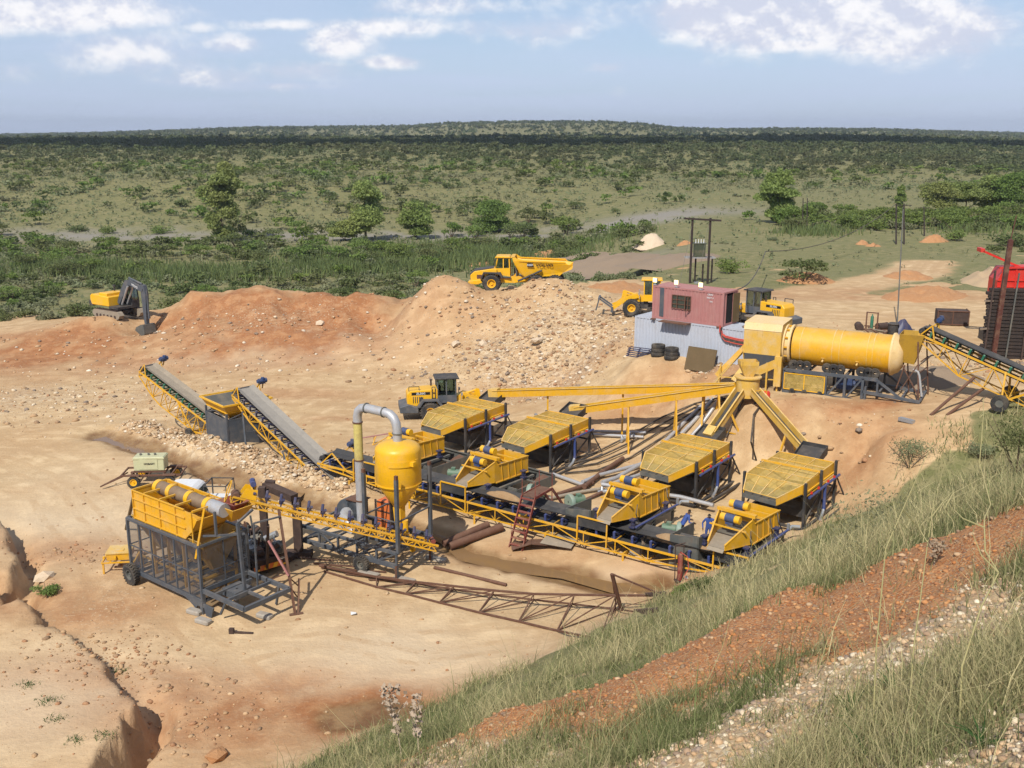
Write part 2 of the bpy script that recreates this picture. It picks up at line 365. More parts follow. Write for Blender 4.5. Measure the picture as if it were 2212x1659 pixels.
def zback(x, y):
    a = x/np.maximum(y, 20); k = sst(a, .02, .2)
    zz = interp(y, LP)*(1-k)+interp(y, RP)*k
    hill = interp(a, HOR)
    g = sst(y, 1100, 2400)
    und = fbm(x/90, y/90, 5, 3)*sst(y, 260, 420)*5*(1-g)
    kn = 3.5*np.exp(-(((x+95)/40)**2+((y-330)/35)**2))
    rr = -6*np.exp(-(((a-.56)/.09)**2))*sst(y, 350, 500)*(1-g)
    return zz*(1-g)+hill*g+und+kn+rr+fbm(x/12, y/12, 9, 3)*.7
BT = (W(640, 1659), W(1600, 1222))
_bd = (BT[1]-BT[0]).normalized(); BN = (_bd.y, -_bd.x)
SB0 = (0-BT[0].x)*BN[0]+(0-BT[0].y)*BN[1]
def sbank(x, y): return (x-BT[0].x)*BN[0]+(y-BT[0].y)*BN[1]
def along(x, y): return (x-BT[0].x)*_bd.x+(y-BT[0].y)*_bd.y
# broken crust, lower left
LEDGE = [W(-200, 1290, 0), W(20, 1300, 0), W(81, 1328, 0), W(88, 1368, 0), W(163, 1386, 0), (W(232, 1461, 0)), W(262, 1500, 0), W(297, 1530, 0), W(300, 1581, 0), W(245, 1640, 0), W(200, 1740, 0), W(180, 1900, 0), W(-500, 2400, 0), W(-900, 1290, 0)]
OUTC = [W(-250, 1130), W(0, 1140), W(20, 1165), W(30, 1200), W(40, 1235), W(26, 1290), W(0, 1305), W(-250, 1310)]
def sdpoly(x, y, poly):
    d = np.full(np.shape(x), 1e9); ins = np.zeros(np.shape(x), bool); n = len(poly)
    for i in range(n):
        a, b = poly[i], poly[(i+1) % n]; ex, ey = b[0]-a[0], b[1]-a[1]; wx, wy = x-a[0], y-a[1]
        t = np.clip((wx*ex+wy*ey)/(ex*ex+ey*ey), 0, 1); d = np.minimum(d, np.hypot(wx-ex*t, wy-ey*t))
        c = ((a[1] <= y) & (b[1] > y)) | ((b[1] <= y) & (a[1] > y))
        xi = a[0]+(y-a[1])/np.where(ey == 0, 1e-9, ey)*ex
        ins = ins ^ (c & (x < xi))
    return np.where(ins, -d, d)
def dpath(x, y, pts):
    d = np.full(np.shape(x), 1e9)
    for a, b in zip(pts[:-1], pts[1:]):
        ex, ey = b[0]-a[0], b[1]-a[1]; t = np.clip(((x-a[0])*ex+(y-a[1])*ey)/(ex*ex+ey*ey), 0, 1)
        d = np.minimum(d, np.hypot(x-a[0]-ex*t, y-a[1]-ey*t))
    return d
STREAM = [W(u, v, 0) for u, v in ((215, 940), (300, 965), (400, 1000), (480, 1035), (560, 1062), (640, 1075), (720, 1100), (820, 1122), (960, 1160), (1010, 1195), (1110, 1215), (1220, 1235), (1330, 1262), (1420, 1262))]
BANKS = [W(u, v, .3) for u, v in ((290, 925), (400, 960), (520, 1000), (640, 1040), (730, 1065))]
POOL = [W(u, v, 0) for u, v in ((575, 1055), (600, 1030), (680, 1040), (670, 1070), (600, 1085))]
BK = 19.5/SB0
def Wb(u, v):                         # on the bank plane
    a, b = (u-CU)/FPX, (v-CV)/FPX; d = (a, _c-_s*b, -_s-_c*b)
    t = (CAMZ-BK*SB0)/(BK*(d[0]*BN[0]+d[1]*BN[1])-d[2])
    return (d[0]*t, d[1]*t)
CREST = [Wb(*p) for p in ((2700, 1000), (2212, 1150), (2080, 1190), (1950, 1240), (1800, 1295), (1650, 1350), (1480, 1430), (1330, 1505), (1120, 1575), (900, 1659), (760, 1730))]
CREST += [(CREST[-1][0]-6, -10), (20, -10)]
NEARL = [Wb(*p) for p in ((2900, 1100), (2212, 1230), (2090, 1300), (1900, 1385), (1700, 1455), (1500, 1525), (1350, 1590), (1200, 1610), (1000, 1640), (850, 1700))]
NEARL += [(-4, -10), (20, -10)]
def blob(x, y, u, v, z, rx, ry): 
    c = W(u, v, z); return np.exp(-(((x-c.x)/rx)**2+((y-c.y)/ry)**2))
def Zf(x, y):
    x = np.asarray(x, float); y = np.asarray(y, float)
    wb = sst(y, 122, 142)
    zn = np.zeros_like(x); m = y < 150
    if m.any(): zn[m] = znear(x[m], y[m])
    zn = zn+fbm(x/3.2, y/3.2, 3, 5)*.28
    for u, v, d, rx, ry, h in ((948, 640, 103, 3.6, 3.2, 1.5), (1195, 640, 102.5, 6.5, 3.2, 1.1), (565, 655, 114, 7, 3., 1.0), (735, 670, 111, 3.6, 2.6, 1.0), (832, 690, 104, 3.0, 3.5, -1.7), (640, 665, 112, 2.5, 3, -.5), (420, 680, 113, 3.4, 2.6, .7), (1085, 680, 99, 3.2, 4, -.9), (325, 712, 109, 2.6, 2.2, -1.6), (210, 700, 110, 5, 2.5, .7)):
        p = WD(u, v, d); zn = zn+h*np.exp(-(((x-p.x)/rx)**2+((y-p.y)/ry)**2))
    # rough heaps on the mounds
    mo = sst(zn, .8, 3)*sst(y, 92, 104)*(1-sst(x, 8, 12))
    pile = blob(x, y, 1180, 740, 3.5, 11, 11)
    zn = zn+fbm(x/2.4, y/2.4, 11, 5)*(1.7*mo)+fbm(x/1.1, y/1.1, 12, 4)*.5*pile
    slope = blob(x, y, 1800, 975, 3.5, 6, 3.)+blob(x, y, 1450, 830, 4, 9, 4)
    zn = zn+np.abs(fbm(x/1.6, y/1.6, 15, 5))*-1.5*np.clip(slope, 0, 1)
    ds = dpath(x, y, STREAM); db = dpath(x, y, BANKS)
    wob = fbm(x/2., y/2., 21, 3)
    zn = zn+np.exp(-(db/2.0)**2)*(.55+fbm(x/1.0, y/1.0, 22, 4)*1.3)
    zn = zn*(1-.85*np.exp(-((ds+wob)/1.3)**2))-.35*np.exp(-((ds+wob*1.2)/1.0)**2)
    dl = sdpoly(x, y, LEDGE)+fbm(x/.9, y/.9, 31, 4)*.7
    deep = blob(x, y, 330, 1620, 0, 2.6, 4.0)+blob(x, y, 50, 1270, 0, 1.6, 2.2)
    zn = zn+(1-sst(dl, -.2, .15))*(.60+.35*np.clip(deep, 0, 1))*sst(sdpoly(x, y, LEDGE), 4, -.5)
    zn = zn-np.exp(-((dl-.55)/.55)**2)*(.06+1.7*np.clip(deep, 0, 1)**1.5)*(dl > -.1)
    do = sdpoly(x, y, OUTC)+fbm(x/.7, y/.7, 33, 4)*.6
    zn = zn+(1-sst(do, -.1, .08))*.8-np.exp(-((do-.5)/.5)**2)*1.1*(do > -.08)*sst(-y, -60, -40)
    zn = zn-.5*blob(x, y, 860, 1560, 0, 3.0, 2.)*0.2
    far = zback(x, y)
    z = zn*(1-wb)+far*wb
    s = sbank(x, y); al = along(x, y)
    s = s-2.6*sst(al, 26, 46)+fbm(x/5, y/5, 41, 4)*1.6*(1-np.exp(-(x**2+y**2)/60))
    prof = np.where(s < SB0+1.5, s*BK, BK*(SB0+1.5)+(s-SB0-1.5)*.1)
    zb_ = prof+fbm(x/1.3, y/1.3, 43, 4)*.45*sst(s, 0, 3)
    # red gravel shoulder: a low lip with a steeper far side
    near_cam = np.exp(-((x)**2+(y)**2)/2.); cs = np.full_like(x, -50.); q = (y < 45) & (x > -20)
    if q.any(): cs[q] = -sdpoly(x[q], y[q], CREST)
    zb_ = zb_+.42*np.exp(-((cs-.9)/1.5)**2)-.5*np.exp(-((cs+2.2)/1.6)**2)
    dd = zb_-z; k = .5
    mx = np.where(dd > 4*k, zb_, np.where(dd < -4*k, z, z+k*np.log1p(np.exp(np.clip(dd/k, -30, 30)))))
    mx = np.where(y > 110, z, mx)
    # the photographer's standing place
    return mx*(1-near_cam)+np.minimum(mx, 20.)*near_cam
def gz(x, y): return float(Zf(np.array([x]), np.array([y]))[0])
def G(u, v, it=6):
    """the ground point seen at a pixel"""
    z = 0.
    for _ in range(it*2):
        p = W(u, v, z); z = .5*z+.5*gz(p.x, p.y)
    return W(u, v, z)
def masks(x, y, z):
    al = along(x, y); s = sbank(x, y)-2.6*sst(al, 26, 46)
    n1 = fbm(x/6, y/6, 51, 5); n2 = fbm(x/1.7, y/1.7, 52, 4); nb = fbm(x/45, y/45, 53, 4)
    bank = sst(s+n1*3+n2*1.5, 1.0, 2.6)*(1-sst(y, 100, 112))
    far = sst(y+n1*14, 119, 128)
    # sandy yard reaches further back on the right
    a = x/np.maximum(y, 1)
    yl = 104+8*np.exp(-((a-.12)/.06)**2)+14*sst(n1, .05, .2); far = sst(y+n1*14, 119, 128)*(1-sst(a, -.02, .06))+sst(y+n1*16, yl, yl+5)*sst(a, -.02, .06); sandy = sst(nb+.6*n1, .02, .16)*(y < 150)*(a > .1); far = far*(1-.75*sandy)*(1-.9*np.exp(-((dpath(x, y, [W(1680, 642, 5.4), W(1850, 612, 5.2), W(1960, 590, 5), W(2010, 565, 4.6)])+3*n1)/4.5)**2))
    q = (y < 60) & (x > -25); cs = np.full_like(x, -50.); cn = np.full_like(x, -50.)
    cs[q] = -sdpoly(x[q], y[q], CREST); cn[q] = -sdpoly(x[q], y[q], NEARL)
    redg = bank*sst(cs+n2*1.2, -.3, .5)*(1-sst(cn+n2*2.0, -.6, .5))
    near = bank*sst(cn+n2*2.0, -.6, .5)
    red = np.zeros_like(x)
    for u, v, zz, rx, ry, k in ((300, 740, 1, 26, 9, 1.), (560, 680, 3, 17, 10, 1.), (1500, 835, 4, 9, 2.6, .6), (1800, 905, 4.5, 5, 1.6, .8), (1840, 1010, 2.5, 4, 3, .55), (420, 1480, 0, 7, 1.8, .55), (330, 1290, 0, 6, 1.3, .0),
                           (480, 1560, 0, 6, 2.5, .6), (790, 1545, 0, 3.5, 2, 1.), (60, 1310, 0, 8, 3, .5), (1100, 1200, 0, 5, 1.5, .5), (1350, 1255, 0, 5, 2., .35), (760, 700, 3, 6, 7, .6), (1180, 830, 1, 9, 2.5, .35), (640, 850, 0, 5, 2, .4), (970, 670, 5, 5, 5, .35), (100, 1190, 0, 4, 2, .45), (1900, 640, 5, 25, 5, .4), (230, 1330, 0, 3, 1, .4), (720, 905, 0, 2.4, .8, .5), (1650, 640, 5, 14, 4, .35)):
        red = np.maximum(red, k*np.clip(1.35*blob(x, y, u, v, zz, rx, ry), 0, 1))
    red = np.clip(red*(1+1.6*n1+n2), 0, 1)
    # far slopes: bare orange patches
    red = np.where(y > 130, np.clip(sst(nb+n1*.5, .22, .34)*.35+1.2*blob(x, y, 2140, 352, 9, 22, 40)+.6*blob(x, y, 1500, 590, 4, 9, 9), 0, 1), red)
    ds = dpath(x, y, STREAM); wob = fbm(x/2., y/2., 21, 3)
    wet = np.exp(-((ds+wob*1.2)/1.25)**2)+.9*blob(x, y, 790, 1545, 0, 2.4, 1.6)+.5*blob(x, y, 870, 1575, 0, 3, 1)
    wet = np.clip(wet*(1+n2), 0, 1)*(1-bank)
    db = dpath(x, y, BANKS)
    rock = np.exp(-(db/2.4)**2)+blob(x, y, 1180, 750, 3, 12, 9)+blob(x, y, 150, 860, 0, 11, 8)*.8+blob(x, y, 640, 1000, .4, 6, 3)*.6+blob(x, y, 250, 1290, 0, 2, 4)*.4+.7*blob(x, y, 1540, 825, 4, 2, 2.4)+.5*blob(x, y, 600, 700, 2, 10, 4)+.7*blob(x, y, 2050, 780, 5.5, 7, 5)
    rock = np.clip(rock*(1+n1), 0, 1)*(1-bank)
    pale = blob(x, y, 640, 740, 1, 9, 4)+blob(x, y, 800, 1420, 0, 7, 4)+blob(x, y, 100, 1500, 1, 5, 5)+blob(x, y, 1100, 1150, 0, 6, 1.2)+.8*blob(x, y, 500, 780, .3, 14, 3)+blob(x, y, 1280, 1240, 0, 5, 1)+blob(x, y, 200, 1100, 0, 9, 8)*.7
    pale = np.clip(pale*(1+n1*1.6), 0, 1)*(1-bank)
    green = np.where(far > .01, far*np.clip(.9+nb*.5, 0, 1), 0)
    grass = np.maximum(green, np.clip(bank*(1-redg)*(1-near*.75)*(.8+n2*1.2), 0, 1))
    # grey river flats
    fl = np.exp(-((y-238-15*n1)/12.)**2)*(1-sst(a, .16, .2))*sst(n1+.2*n2, -.25, .05)*(y > 190)+.9*blob(x, y, 1450, 470, 2, 22, 14)+.5*blob(x, y, 1330, 545, 3, 14, 6)
    fl = np.clip(fl, 0, 1)
    return red, grass, wet, rock, pale, np.clip(redg, 0, 1), near, fl
def grid_mesh(name, X, Yy, Zz, mat):
    nr, nc = X.shape
    co = np.stack([X, Yy, Zz], -1).reshape(-1, 3).astype(np.float32)
    i = np.arange(nr-1)[:, None]*nc+np.arange(nc-1)[None, :]
    q = np.stack([i, i+1, i+nc+1, i+nc], -1).reshape(-1, 4)
    me = bpy.data.meshes.new(name); me.vertices.add(len(co)); me.vertices.foreach_set('co', co.ravel())
    me.loops.add(q.size); me.loops.foreach_set('vertex_index', q.ravel().astype(np.int32))
    me.polygons.add(len(q)); me.polygons.foreach_set('loop_start', (np.arange(len(q))*4).astype(np.int32))
    me.polygons.foreach_set('use_smooth', np.ones(len(q), bool))
    me.update(calc_edges=True); me.validate(); me.materials.append(mat)
    o = bpy.data.objects.new(name, me); COL.objects.link(o); return o
def attr(me, name, vals):
    a = me.color_attributes.new(name, 'FLOAT_COLOR', 'POINT'); a.data.foreach_set('color', np.asarray(vals, np.float32).ravel())
def ground_material():
    m = bpy.data.materials.new('earth_and_grass'); m.use_nodes = True; t = NT(m.node_tree); m.node_tree.nodes.clear()
    A = t.n('ShaderNodeVertexColor', layer_name='ma'); B = t.n('ShaderNodeVertexColor', layer_name='mb')
    sa = t.n('ShaderNodeSeparateColor', {0: A.outputs[0]}); sb = t.n('ShaderNodeSeparateColor', {0: B.outputs[0]})
    red, grs, wet, rock = sa.outputs[0], sa.outputs[1], sa.outputs[2], A.outputs[1]
    pale, redg, near, flat = sb.outputs[0], sb.outputs[1], sb.outputs[2], B.outputs[1]
    p = t.n('ShaderNodeNewGeometry').outputs['Position']
    nL = t.noise(p, .12, 6, .6); nM = t.noise(p, .7, 7, .62); nS = t.noise(p, 5, 6, .6); nT = t.noise(p, 22, 4, .6)
    mpt = t.n('ShaderNodeMapping', {'Rotation': (0, 0, R(38)), 'Scale': (.10, 1.3, 1)}); t.t.links.new(p, mpt.inputs[0])
    trk = t.noise(mpt.outputs[0], 1.0, 5, .6)
    sandc = t.mix(t.ramp(nM, .35, .68), (.46, .31, .165), (.60, .435, .25))
    sandc = t.mix(t.ramp(nL, .42, .62, 0, .45), sandc, (.43, .265, .135))
    sandc = t.mix(t.ramp(trk, .55, .72, 0, .55), sandc, (.68, .50, .29))
    sandc = t.mix(t.ramp(trk, .30, .42, .45, 0), sandc, (.38, .22, .10))
    sandc = t.mix(t.ramp(nS, .57, .72, 0, .6), sandc, (.36, .22, .11))
    sandc = t.mix(t.ramp(nT, .60, .72, 0, .45), sandc, (.30, .18, .09))
    sandc = t.mix(t.ramp(nT, .38, .28, 0, .4), sandc, (.74, .58, .38))
    c = t.mix(t.math('MULTIPLY', pale, .75), sandc, (.60, .47, .32))
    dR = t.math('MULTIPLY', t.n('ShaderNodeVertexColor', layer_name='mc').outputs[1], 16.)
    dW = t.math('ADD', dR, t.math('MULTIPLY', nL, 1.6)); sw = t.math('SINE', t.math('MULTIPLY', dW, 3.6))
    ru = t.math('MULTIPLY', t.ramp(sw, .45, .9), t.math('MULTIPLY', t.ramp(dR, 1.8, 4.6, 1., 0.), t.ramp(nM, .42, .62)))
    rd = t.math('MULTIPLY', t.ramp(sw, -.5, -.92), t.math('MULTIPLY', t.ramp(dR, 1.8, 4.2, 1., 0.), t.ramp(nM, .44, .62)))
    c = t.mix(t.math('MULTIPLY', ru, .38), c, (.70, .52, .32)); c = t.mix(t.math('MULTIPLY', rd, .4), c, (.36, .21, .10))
    rc = t.mix(t.ramp(nM, .4, .65), (.29, .115, .045), (.41, .205, .095))
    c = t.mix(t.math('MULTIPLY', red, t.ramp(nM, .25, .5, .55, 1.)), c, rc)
    # pebbles and rubble: cells with colours of their own
    def cells(scale, cols):
        v = t.n('ShaderNodeTexVoronoi', {'Scale': scale, 'Randomness': 1.}); t.t.links.new(p, v.inputs['Vector'])
        r = t.n('ShaderNodeSeparateColor', {0: v.outputs['Color']}).outputs[0]
        cr = t.n('ShaderNodeValToRGB'); t.t.links.new(r, cr.inputs[0]); cr.color_ramp.interpolation = 'CONSTANT'
        e = cr.color_ramp.elements; e[0].position = 0; e[0].color = (*cols[0], 1); e[1].position = 1/len(cols); e[1].color = (*cols[1], 1)
        for i in range(2, len(cols)): q = e.new(i/len(cols)); q.color = (*cols[i], 1)
        return cr.outputs[0], v.outputs['Distance']
    k1, d1 = cells(3.2, [(.50, .38, .24), (.42, .28, .16), (.62, .52, .38), (.30, .20, .13), (.5, .33, .18), (.55, .43, .29), (.24, .18, .14)])
    k2, d2 = cells(15., [(.60, .48, .32), (.42, .27, .14), (.70, .60, .44), (.30, .20, .12), (.52, .36, .2), (.26, .20, .15), (.55, .42, .27)])
    k3, d3 = cells(34., [(.42, .18, .065), (.34, .13, .045), (.48, .25, .11), (.27, .10, .04), (.42, .28, .16), (.38, .15, .055), (.20, .12, .08)])
    rk = t.math('MULTIPLY', t.ramp(t.math('ADD', t.math('MULTIPLY', rock, .9), nM), .85, 1.3), .45)
    c = t.mix(rk, c, k1)
    spk = t.math('MULTIPLY', t.ramp(nS, .52, .62), t.ramp(rock, .0, .6, .12, .6))
    c = t.mix(spk, c, k2)
    # grass cover
    gc = t.mix(t.ramp(nM, .38, .62), (.125, .14, .05), (.215, .195, .09))
    gc = t.mix(t.ramp(nL, .42, .6, 0, .7), gc, (.16, .168, .07))
    gc = t.mix(t.ramp(nS, .5, .66, 0, .75), gc, (.065, .082, .032))
    gf = t.ramp(t.math('ADD', t.math('MULTIPLY', grs, 1.25), t.math('MULTIPLY', nM, .8)), .75, 1.15)
    c = t.mix(t.math('MULTIPLY', gf, .9), c, gc)
    c = t.mix(t.math('MULTIPLY', redg, t.ramp(nM, .2, .45, .75, 1.)), c, t.mix(t.ramp(nS, .4, .7), k3, (.40, .20, .09)))
    nk = t.mix(t.ramp(nS, .35, .6), k2, (.42, .30, .18))
    c = t.mix(t.math('MULTIPLY', near, .9), c, nk)
    c = t.mix(t.math('MULTIPLY', flat, .9), c, t.mix(nS, (.22, .20, .18), (.30, .27, .23)))
    wc = t.mix(t.ramp(nM, .4, .6), (.17, .085, .035), (.26, .16, .075))
    c = t.mix(t.math('MULTIPLY', t.ramp(wet, .3, .75), .9), c, wc)
    b = t.n('ShaderNodeBsdfPrincipled', {'Base Color': c, 'Specular IOR Level': .25})
    t.set(b, 'Roughness', t.ramp(wet, .5, .9, .95, .35))
    hgt = t.math('ADD', t.math('MULTIPLY', nM, .5), t.math('ADD', t.math('MULTIPLY', nS, .22), t.math('MULTIPLY', nT, .06)))
    hgt = t.math('ADD', hgt, t.math('MULTIPLY', t.math('MULTIPLY', rk, d1), .35))
    hgt = t.math('SUBTRACT', hgt, t.math('MULTIPLY', t.math('MULTIPLY', t.math('ADD', near, redg), d2), .10))
    bp = t.n('ShaderNodeBump', {'Strength': .6, 'Distance': .3, 'Height': hgt}); t.set(b, 'Normal', bp)
    t.n('ShaderNodeOutputMaterial', {0: b}); return m
GM = ground_material()
ROADS = [[W(u, v, z) for u, v, z in L] for L in (((-250, 985, 0), (0, 935, 0), (250, 885, .1), (480, 830, .2), (700, 775, .9), (860, 735, 2), (980, 695, 3.8), (1070, 664, 5.4), (1200, 640, 5.5), (1350, 640, 5.5), (1600, 660, 5.5), (1900, 680, 5.5), (2300, 665, 5.5)),
    ((0, 990, 0), (150, 1060, 0), (250, 1180, 0), (330, 1300, 0), (480, 1420, 0), (640, 1560, 0), (760, 1720, 0)), ((550, 1000, .3), (640, 900, 0), (760, 850, .1), (900, 800, .2)), ((1100, 1400, 0), (900, 1420, 0), (700, 1380, 0), (480, 1420, 0)), ((1600, 660, 5.5), (1780, 640, 5.3), (1960, 600, 5), (2000, 560, 4.5)))]
def make_ground():
    nr, nc = 1080, 800
    r = 3.*np.exp(np.linspace(0, math.log(5200/3.), nr))
    tt = np.linspace(-1, 1, nc); ang = (tt*.52+tt**5*.85)
    RR, AA = np.meshgrid(r, ang, indexing='ij')
    X = RR*np.sin(AA); Yy = RR*np.cos(AA)-9.
    Z = Zf(X.ravel(), Yy.ravel()).reshape(X.shape)
    o = grid_mesh('ground', X, Yy, Z, GM); tag(o, kind='structure')
    mk = masks(X.ravel(), Yy.ravel(), Z.ravel())
    xr, yr = X.ravel(), Yy.ravel(); dr_ = np.minimum.reduce([dpath(xr, yr, q) for q in ROADS])
    attr(o.data, 'mc', np.stack([np.clip(dr_/16, 0, 1)]*4, -1))
    attr(o.data, 'ma', np.stack(mk[:4], -1)); attr(o.data, 'mb', np.stack(mk[4:], -1))
    return o
make_ground()
# ================= VEGETATION =================
rs = np.random.RandomState(5)
def foliage_mat(name, c1, c2, var=.5):
    m = bpy.data.materials.new(name); m.use_nodes = True; t = NT(m.node_tree); m.node_tree.nodes.clear()
    p = t.n('ShaderNodeNewGeometry').outputs['Position']; oi = t.n('ShaderNodeObjectInfo').outputs['Random']
    n = t.noise(p, .45, 4, .6); n2 = t.noise(p, .035, 3, .6)
    f = t.math('ADD', t.math('MULTIPLY', n, .7), t.math('MULTIPLY', oi, var*.5))
    c = t.mix(t.ramp(f, .25, .75), c1, c2)
    c = t.mix(t.ramp(n2, .40, .62, 0, .5), c, (c1[0]*1.35+.01, c1[1]*1.05, c1[2]*1.2))
    d = t.n('ShaderNodeBsdfDiffuse', {'Color': c}); tr = t.n('ShaderNodeBsdfTranslucent', {'Color': c})
    t.n('ShaderNodeOutputMaterial', {0: t.n('ShaderNodeMixShader', {0: .36, 1: d, 2: tr})}); return m
F = dict(
 thorn=foliage_mat('thorn_leaves', (.12, .155, .06), (.20, .24, .10)),
 grey=foliage_mat('grey_scrub_leaves', (.19, .22, .115), (.29, .315, .18)),
 lush=foliage_mat('lush_leaves', (.14, .21, .055), (.23, .31, .10)),
 far=foliage_mat('far_bush_leaves', (.10, .125, .06), (.165, .19, .09)),
 euc=foliage_mat('gum_tree_leaves', (.20, .25, .08), (.31, .36, .13)),
 treeg=foliage_mat('broad_tree_leaves', (.21, .27, .08), (.31, .39, .13)),
 bark=paint('bark', (.13, .095, .06), .9, dirt=.2, dcol=(.2, .16, .12), scale=5))
def np_obj(name, V, Fq, mat, parent=None, smooth=False, cols=None):
    V = np.asarray(V, np.float32).reshape(-1, 3); k = Fq.shape[1]; n = len(Fq)
    me = bpy.data.meshes.new(name); me.vertices.add(len(V)); me.vertices.foreach_set('co', V.ravel())
    me.loops.add(n*k); me.loops.foreach_set('vertex_index', Fq.ravel().astype(np.int32))
    me.polygons.add(n); me.polygons.foreach_set('loop_start', (np.arange(n)*k).astype(np.int32))
    me.update(calc_edges=True); me.materials.append(mat)
    if cols is not None: attr(me, 'gc', cols)
    o = bpy.data.objects.new(name, me); COL.objects.link(o)
    if parent: o.parent = parent
    return o
def leaf_quads(C, size, flat=.0, asp=.6):
    """C centres (n,3) -> random quads"""
    n = len(C); a = rs.normal(size=(n, 3)); a[:, 2] *= (1-flat); a /= np.linalg.norm(a, axis=1)[:, None]+1e-9
    b = rs.normal(size=(n, 3)); b[:, 2] *= (1-flat); b -= a*(a*b).sum(1)[:, None]; b /= np.linalg.norm(b, axis=1)[:, None]+1e-9
    s = (size*(.6+.8*rs.rand(n)))[:, None] if np.ndim(size) == 0 else (size*(.6+.8*rs.rand(n)))[:, None]
    a = a*s*.5; b = b*s*.5*asp
    V = np.stack([C-a, C+b, C+a, C-b], 1).reshape(-1, 3)
    return V, np.arange(n*4).reshape(-1, 4)
def crown_pts(blobs, n, shell=.55):
    """points in lumpy blobs, more of them towards the outside"""
    w_ = np.array([b[3]*b[4]*b[5] for b in blobs])**.67; w_ /= w_.sum(); idx = rs.choice(len(blobs), n, p=w_)
    B = np.array(blobs)[idx]; d = rs.normal(size=(n, 3)); d /= np.linalg.norm(d, axis=1)[:, None]
    r = (shell+(1-shell)*rs.rand(n))**.8
    d[:, 2] = np.where(d[:, 2] < -.35, d[:, 2]*.4, d[:, 2])
    return B[:, :3]+d*B[:, 3:]*r[:, None]
def bush_blobs(kind, R_=1.):
    """unit bush: about 1 wide radius, heights in the same unit"""
    L = []
    if kind == 'flat':
        for i in range(9):
            a = rs.rand()*6.28; r = .62*math.sqrt(rs.rand()); L.append((r*math.cos(a), r*math.sin(a), .78+.14*rs.rand()-.25*r, .38, .38, .14+.06*rs.rand()))
        for i in range(3):
            a = rs.rand()*6.28; L.append((.45*math.cos(a), .45*math.sin(a), .42, .3, .3, .14))
    elif kind == 'round':
        for i in range(9):
            a = rs.rand()*6.28; r = .5*math.sqrt(rs.rand()); L.append((r*math.cos(a), r*math.sin(a), .25+.5*rs.rand()*(1-r), .42, .42, .30))
    else:
        for i in range(8):
            a = rs.rand()*6.28; r = .65*math.sqrt(rs.rand()); L.append((r*math.cos(a), r*math.sin(a), .15+.3*rs.rand()*(1-r), .36, .36, .24))
    return L
PROTO = []
def make_bush(kind, n, leaf, mat, low=False):
    root = thing('bush', 'bush', 'bush')
    V, Q = leaf_quads(crown_pts(bush_blobs(kind), n), leaf, .25)
    np_obj('crown', V, Q, mat, root)
    if not low:
        mb = MB()
        for k in range(4):
            a = k*1.57+rs.rand(); q = .35+.15*rs.rand()
            mb.path([(0, 0, -.15), (.1*math.cos(a), .1*math.sin(a), .2), (q*math.cos(a), q*math.sin(a), .62)], [.04, .03, .012], 5)
        mb.build('trunk', F['bark'], root)
    return root
KINDS = [('flat', 'thorn', 'dark green flat-topped thorn bush'), ('flat', 'lush', 'bright green spreading thorn bush'), ('round', 'thorn', 'dark green rounded bush'),
         ('round', 'lush', 'lush green rounded bush'), ('low', 'grey', 'low grey-green scrub bush'), ('low', 'thorn', 'low dark green scrub bush')]
for kd, fm, lb in KINDS:
    for q in range(2): PROTO.append((make_bush(kd, 900, .105, F[fm], kd == 'low'), kd, lb))
# where bushes stand: (x, y, radius, protoindex)
BU = []
def dens(x, y):
    a = x/y; n = fbm(np.array([x/28]), np.array([y/28]), 61, 4)[0]; n3 = fbm(np.array([x/120]), np.array([y/120]), 62, 3)[0]
    return a, n, n3
def scatter(N, y0, y1, a0, a1, fn):
    ys = np.sqrt(rs.rand(N)*(y1*y1-y0*y0)+y0*y0); as_ = a0+rs.rand(N)*(a1-a0); xs = as_*ys
    n = fbm(xs/28, ys/28, 61, 4); n3 = fbm(xs/120, ys/120, 62, 3)
    fl = np.exp(-((ys-238-15*fbm(xs/6, ys/6, 51, 5))/11.)**2)*(as_ < .2)
    for x, y, a, q, q3, f in zip(xs, ys, as_, n, n3, fl):
        r = fn(x, y, a, q, q3, f)
        if r: BU.append((x, y)+r)
def f_scrub(x, y, a, n, n3, f):          # grey scrub behind the mounds
    if a > .06 and rs.rand() < (a-.06)*14: return None
    if y < 119+8*n: return None
    if rs.rand() > .85+n: return None
    k = rs.rand()
    return (.8+1.1*rs.rand(), 8+rs.choice([0, 0, 1, 1, 2, 3])) if k < .85 else (1.2+1.2*rs.rand(), rs.choice([0, 1, 4, 5, 2]))
scatter(1750, 118, 178, -.72, .16, f_scrub)
def f_thick(x, y, a, n, n3, f):          # riverside thicket
    if a > .14 or n < -.02: return None
    return (1.4+1.9*rs.rand(), rs.choice([2, 3, 4, 5, 6, 7, 8, 9, 8, 9, 0, 1]))
scatter(760, 168, 228, -.72, .2, f_thick)
def f_flat(x, y, a, n, n3, f):
    if n < .06: return None
    return (1.8+2.2*rs.rand(), rs.choice([0, 1, 2, 3, 4, 5]))
scatter(330, 228, 275, -.72, .62, f_flat)
def f_hill(x, y, a, n, n3, f):
    if a > .12 and y < 385+90*n: 
        if rs.rand() > .12: return None
    d = .62+.5*sst(y, 300, 800)+1.9*n+.7*n3+.25*sst(a, .05, .3)
    if rs.rand() > d: return None
    return (.8+2.3*rs.rand()**1.6+y/700., rs.choice([0, 0, 0, 1, 4, 5, 8, 9, 2, 2]))
scatter(20000, 272, 950, -.72, .72, f_hill)
def f_field(x, y, a, n, n3, f):          # the open field on the right
    if a < .12 or n < .10 or (y < 150 and a > .3 and rs.rand() < .5): return None
    return (.7+1.6*rs.rand()**2, rs.choice([0, 2, 8, 9, 10, 10, 5]))
scatter(560, 126, 300, .1, .72, f_field)
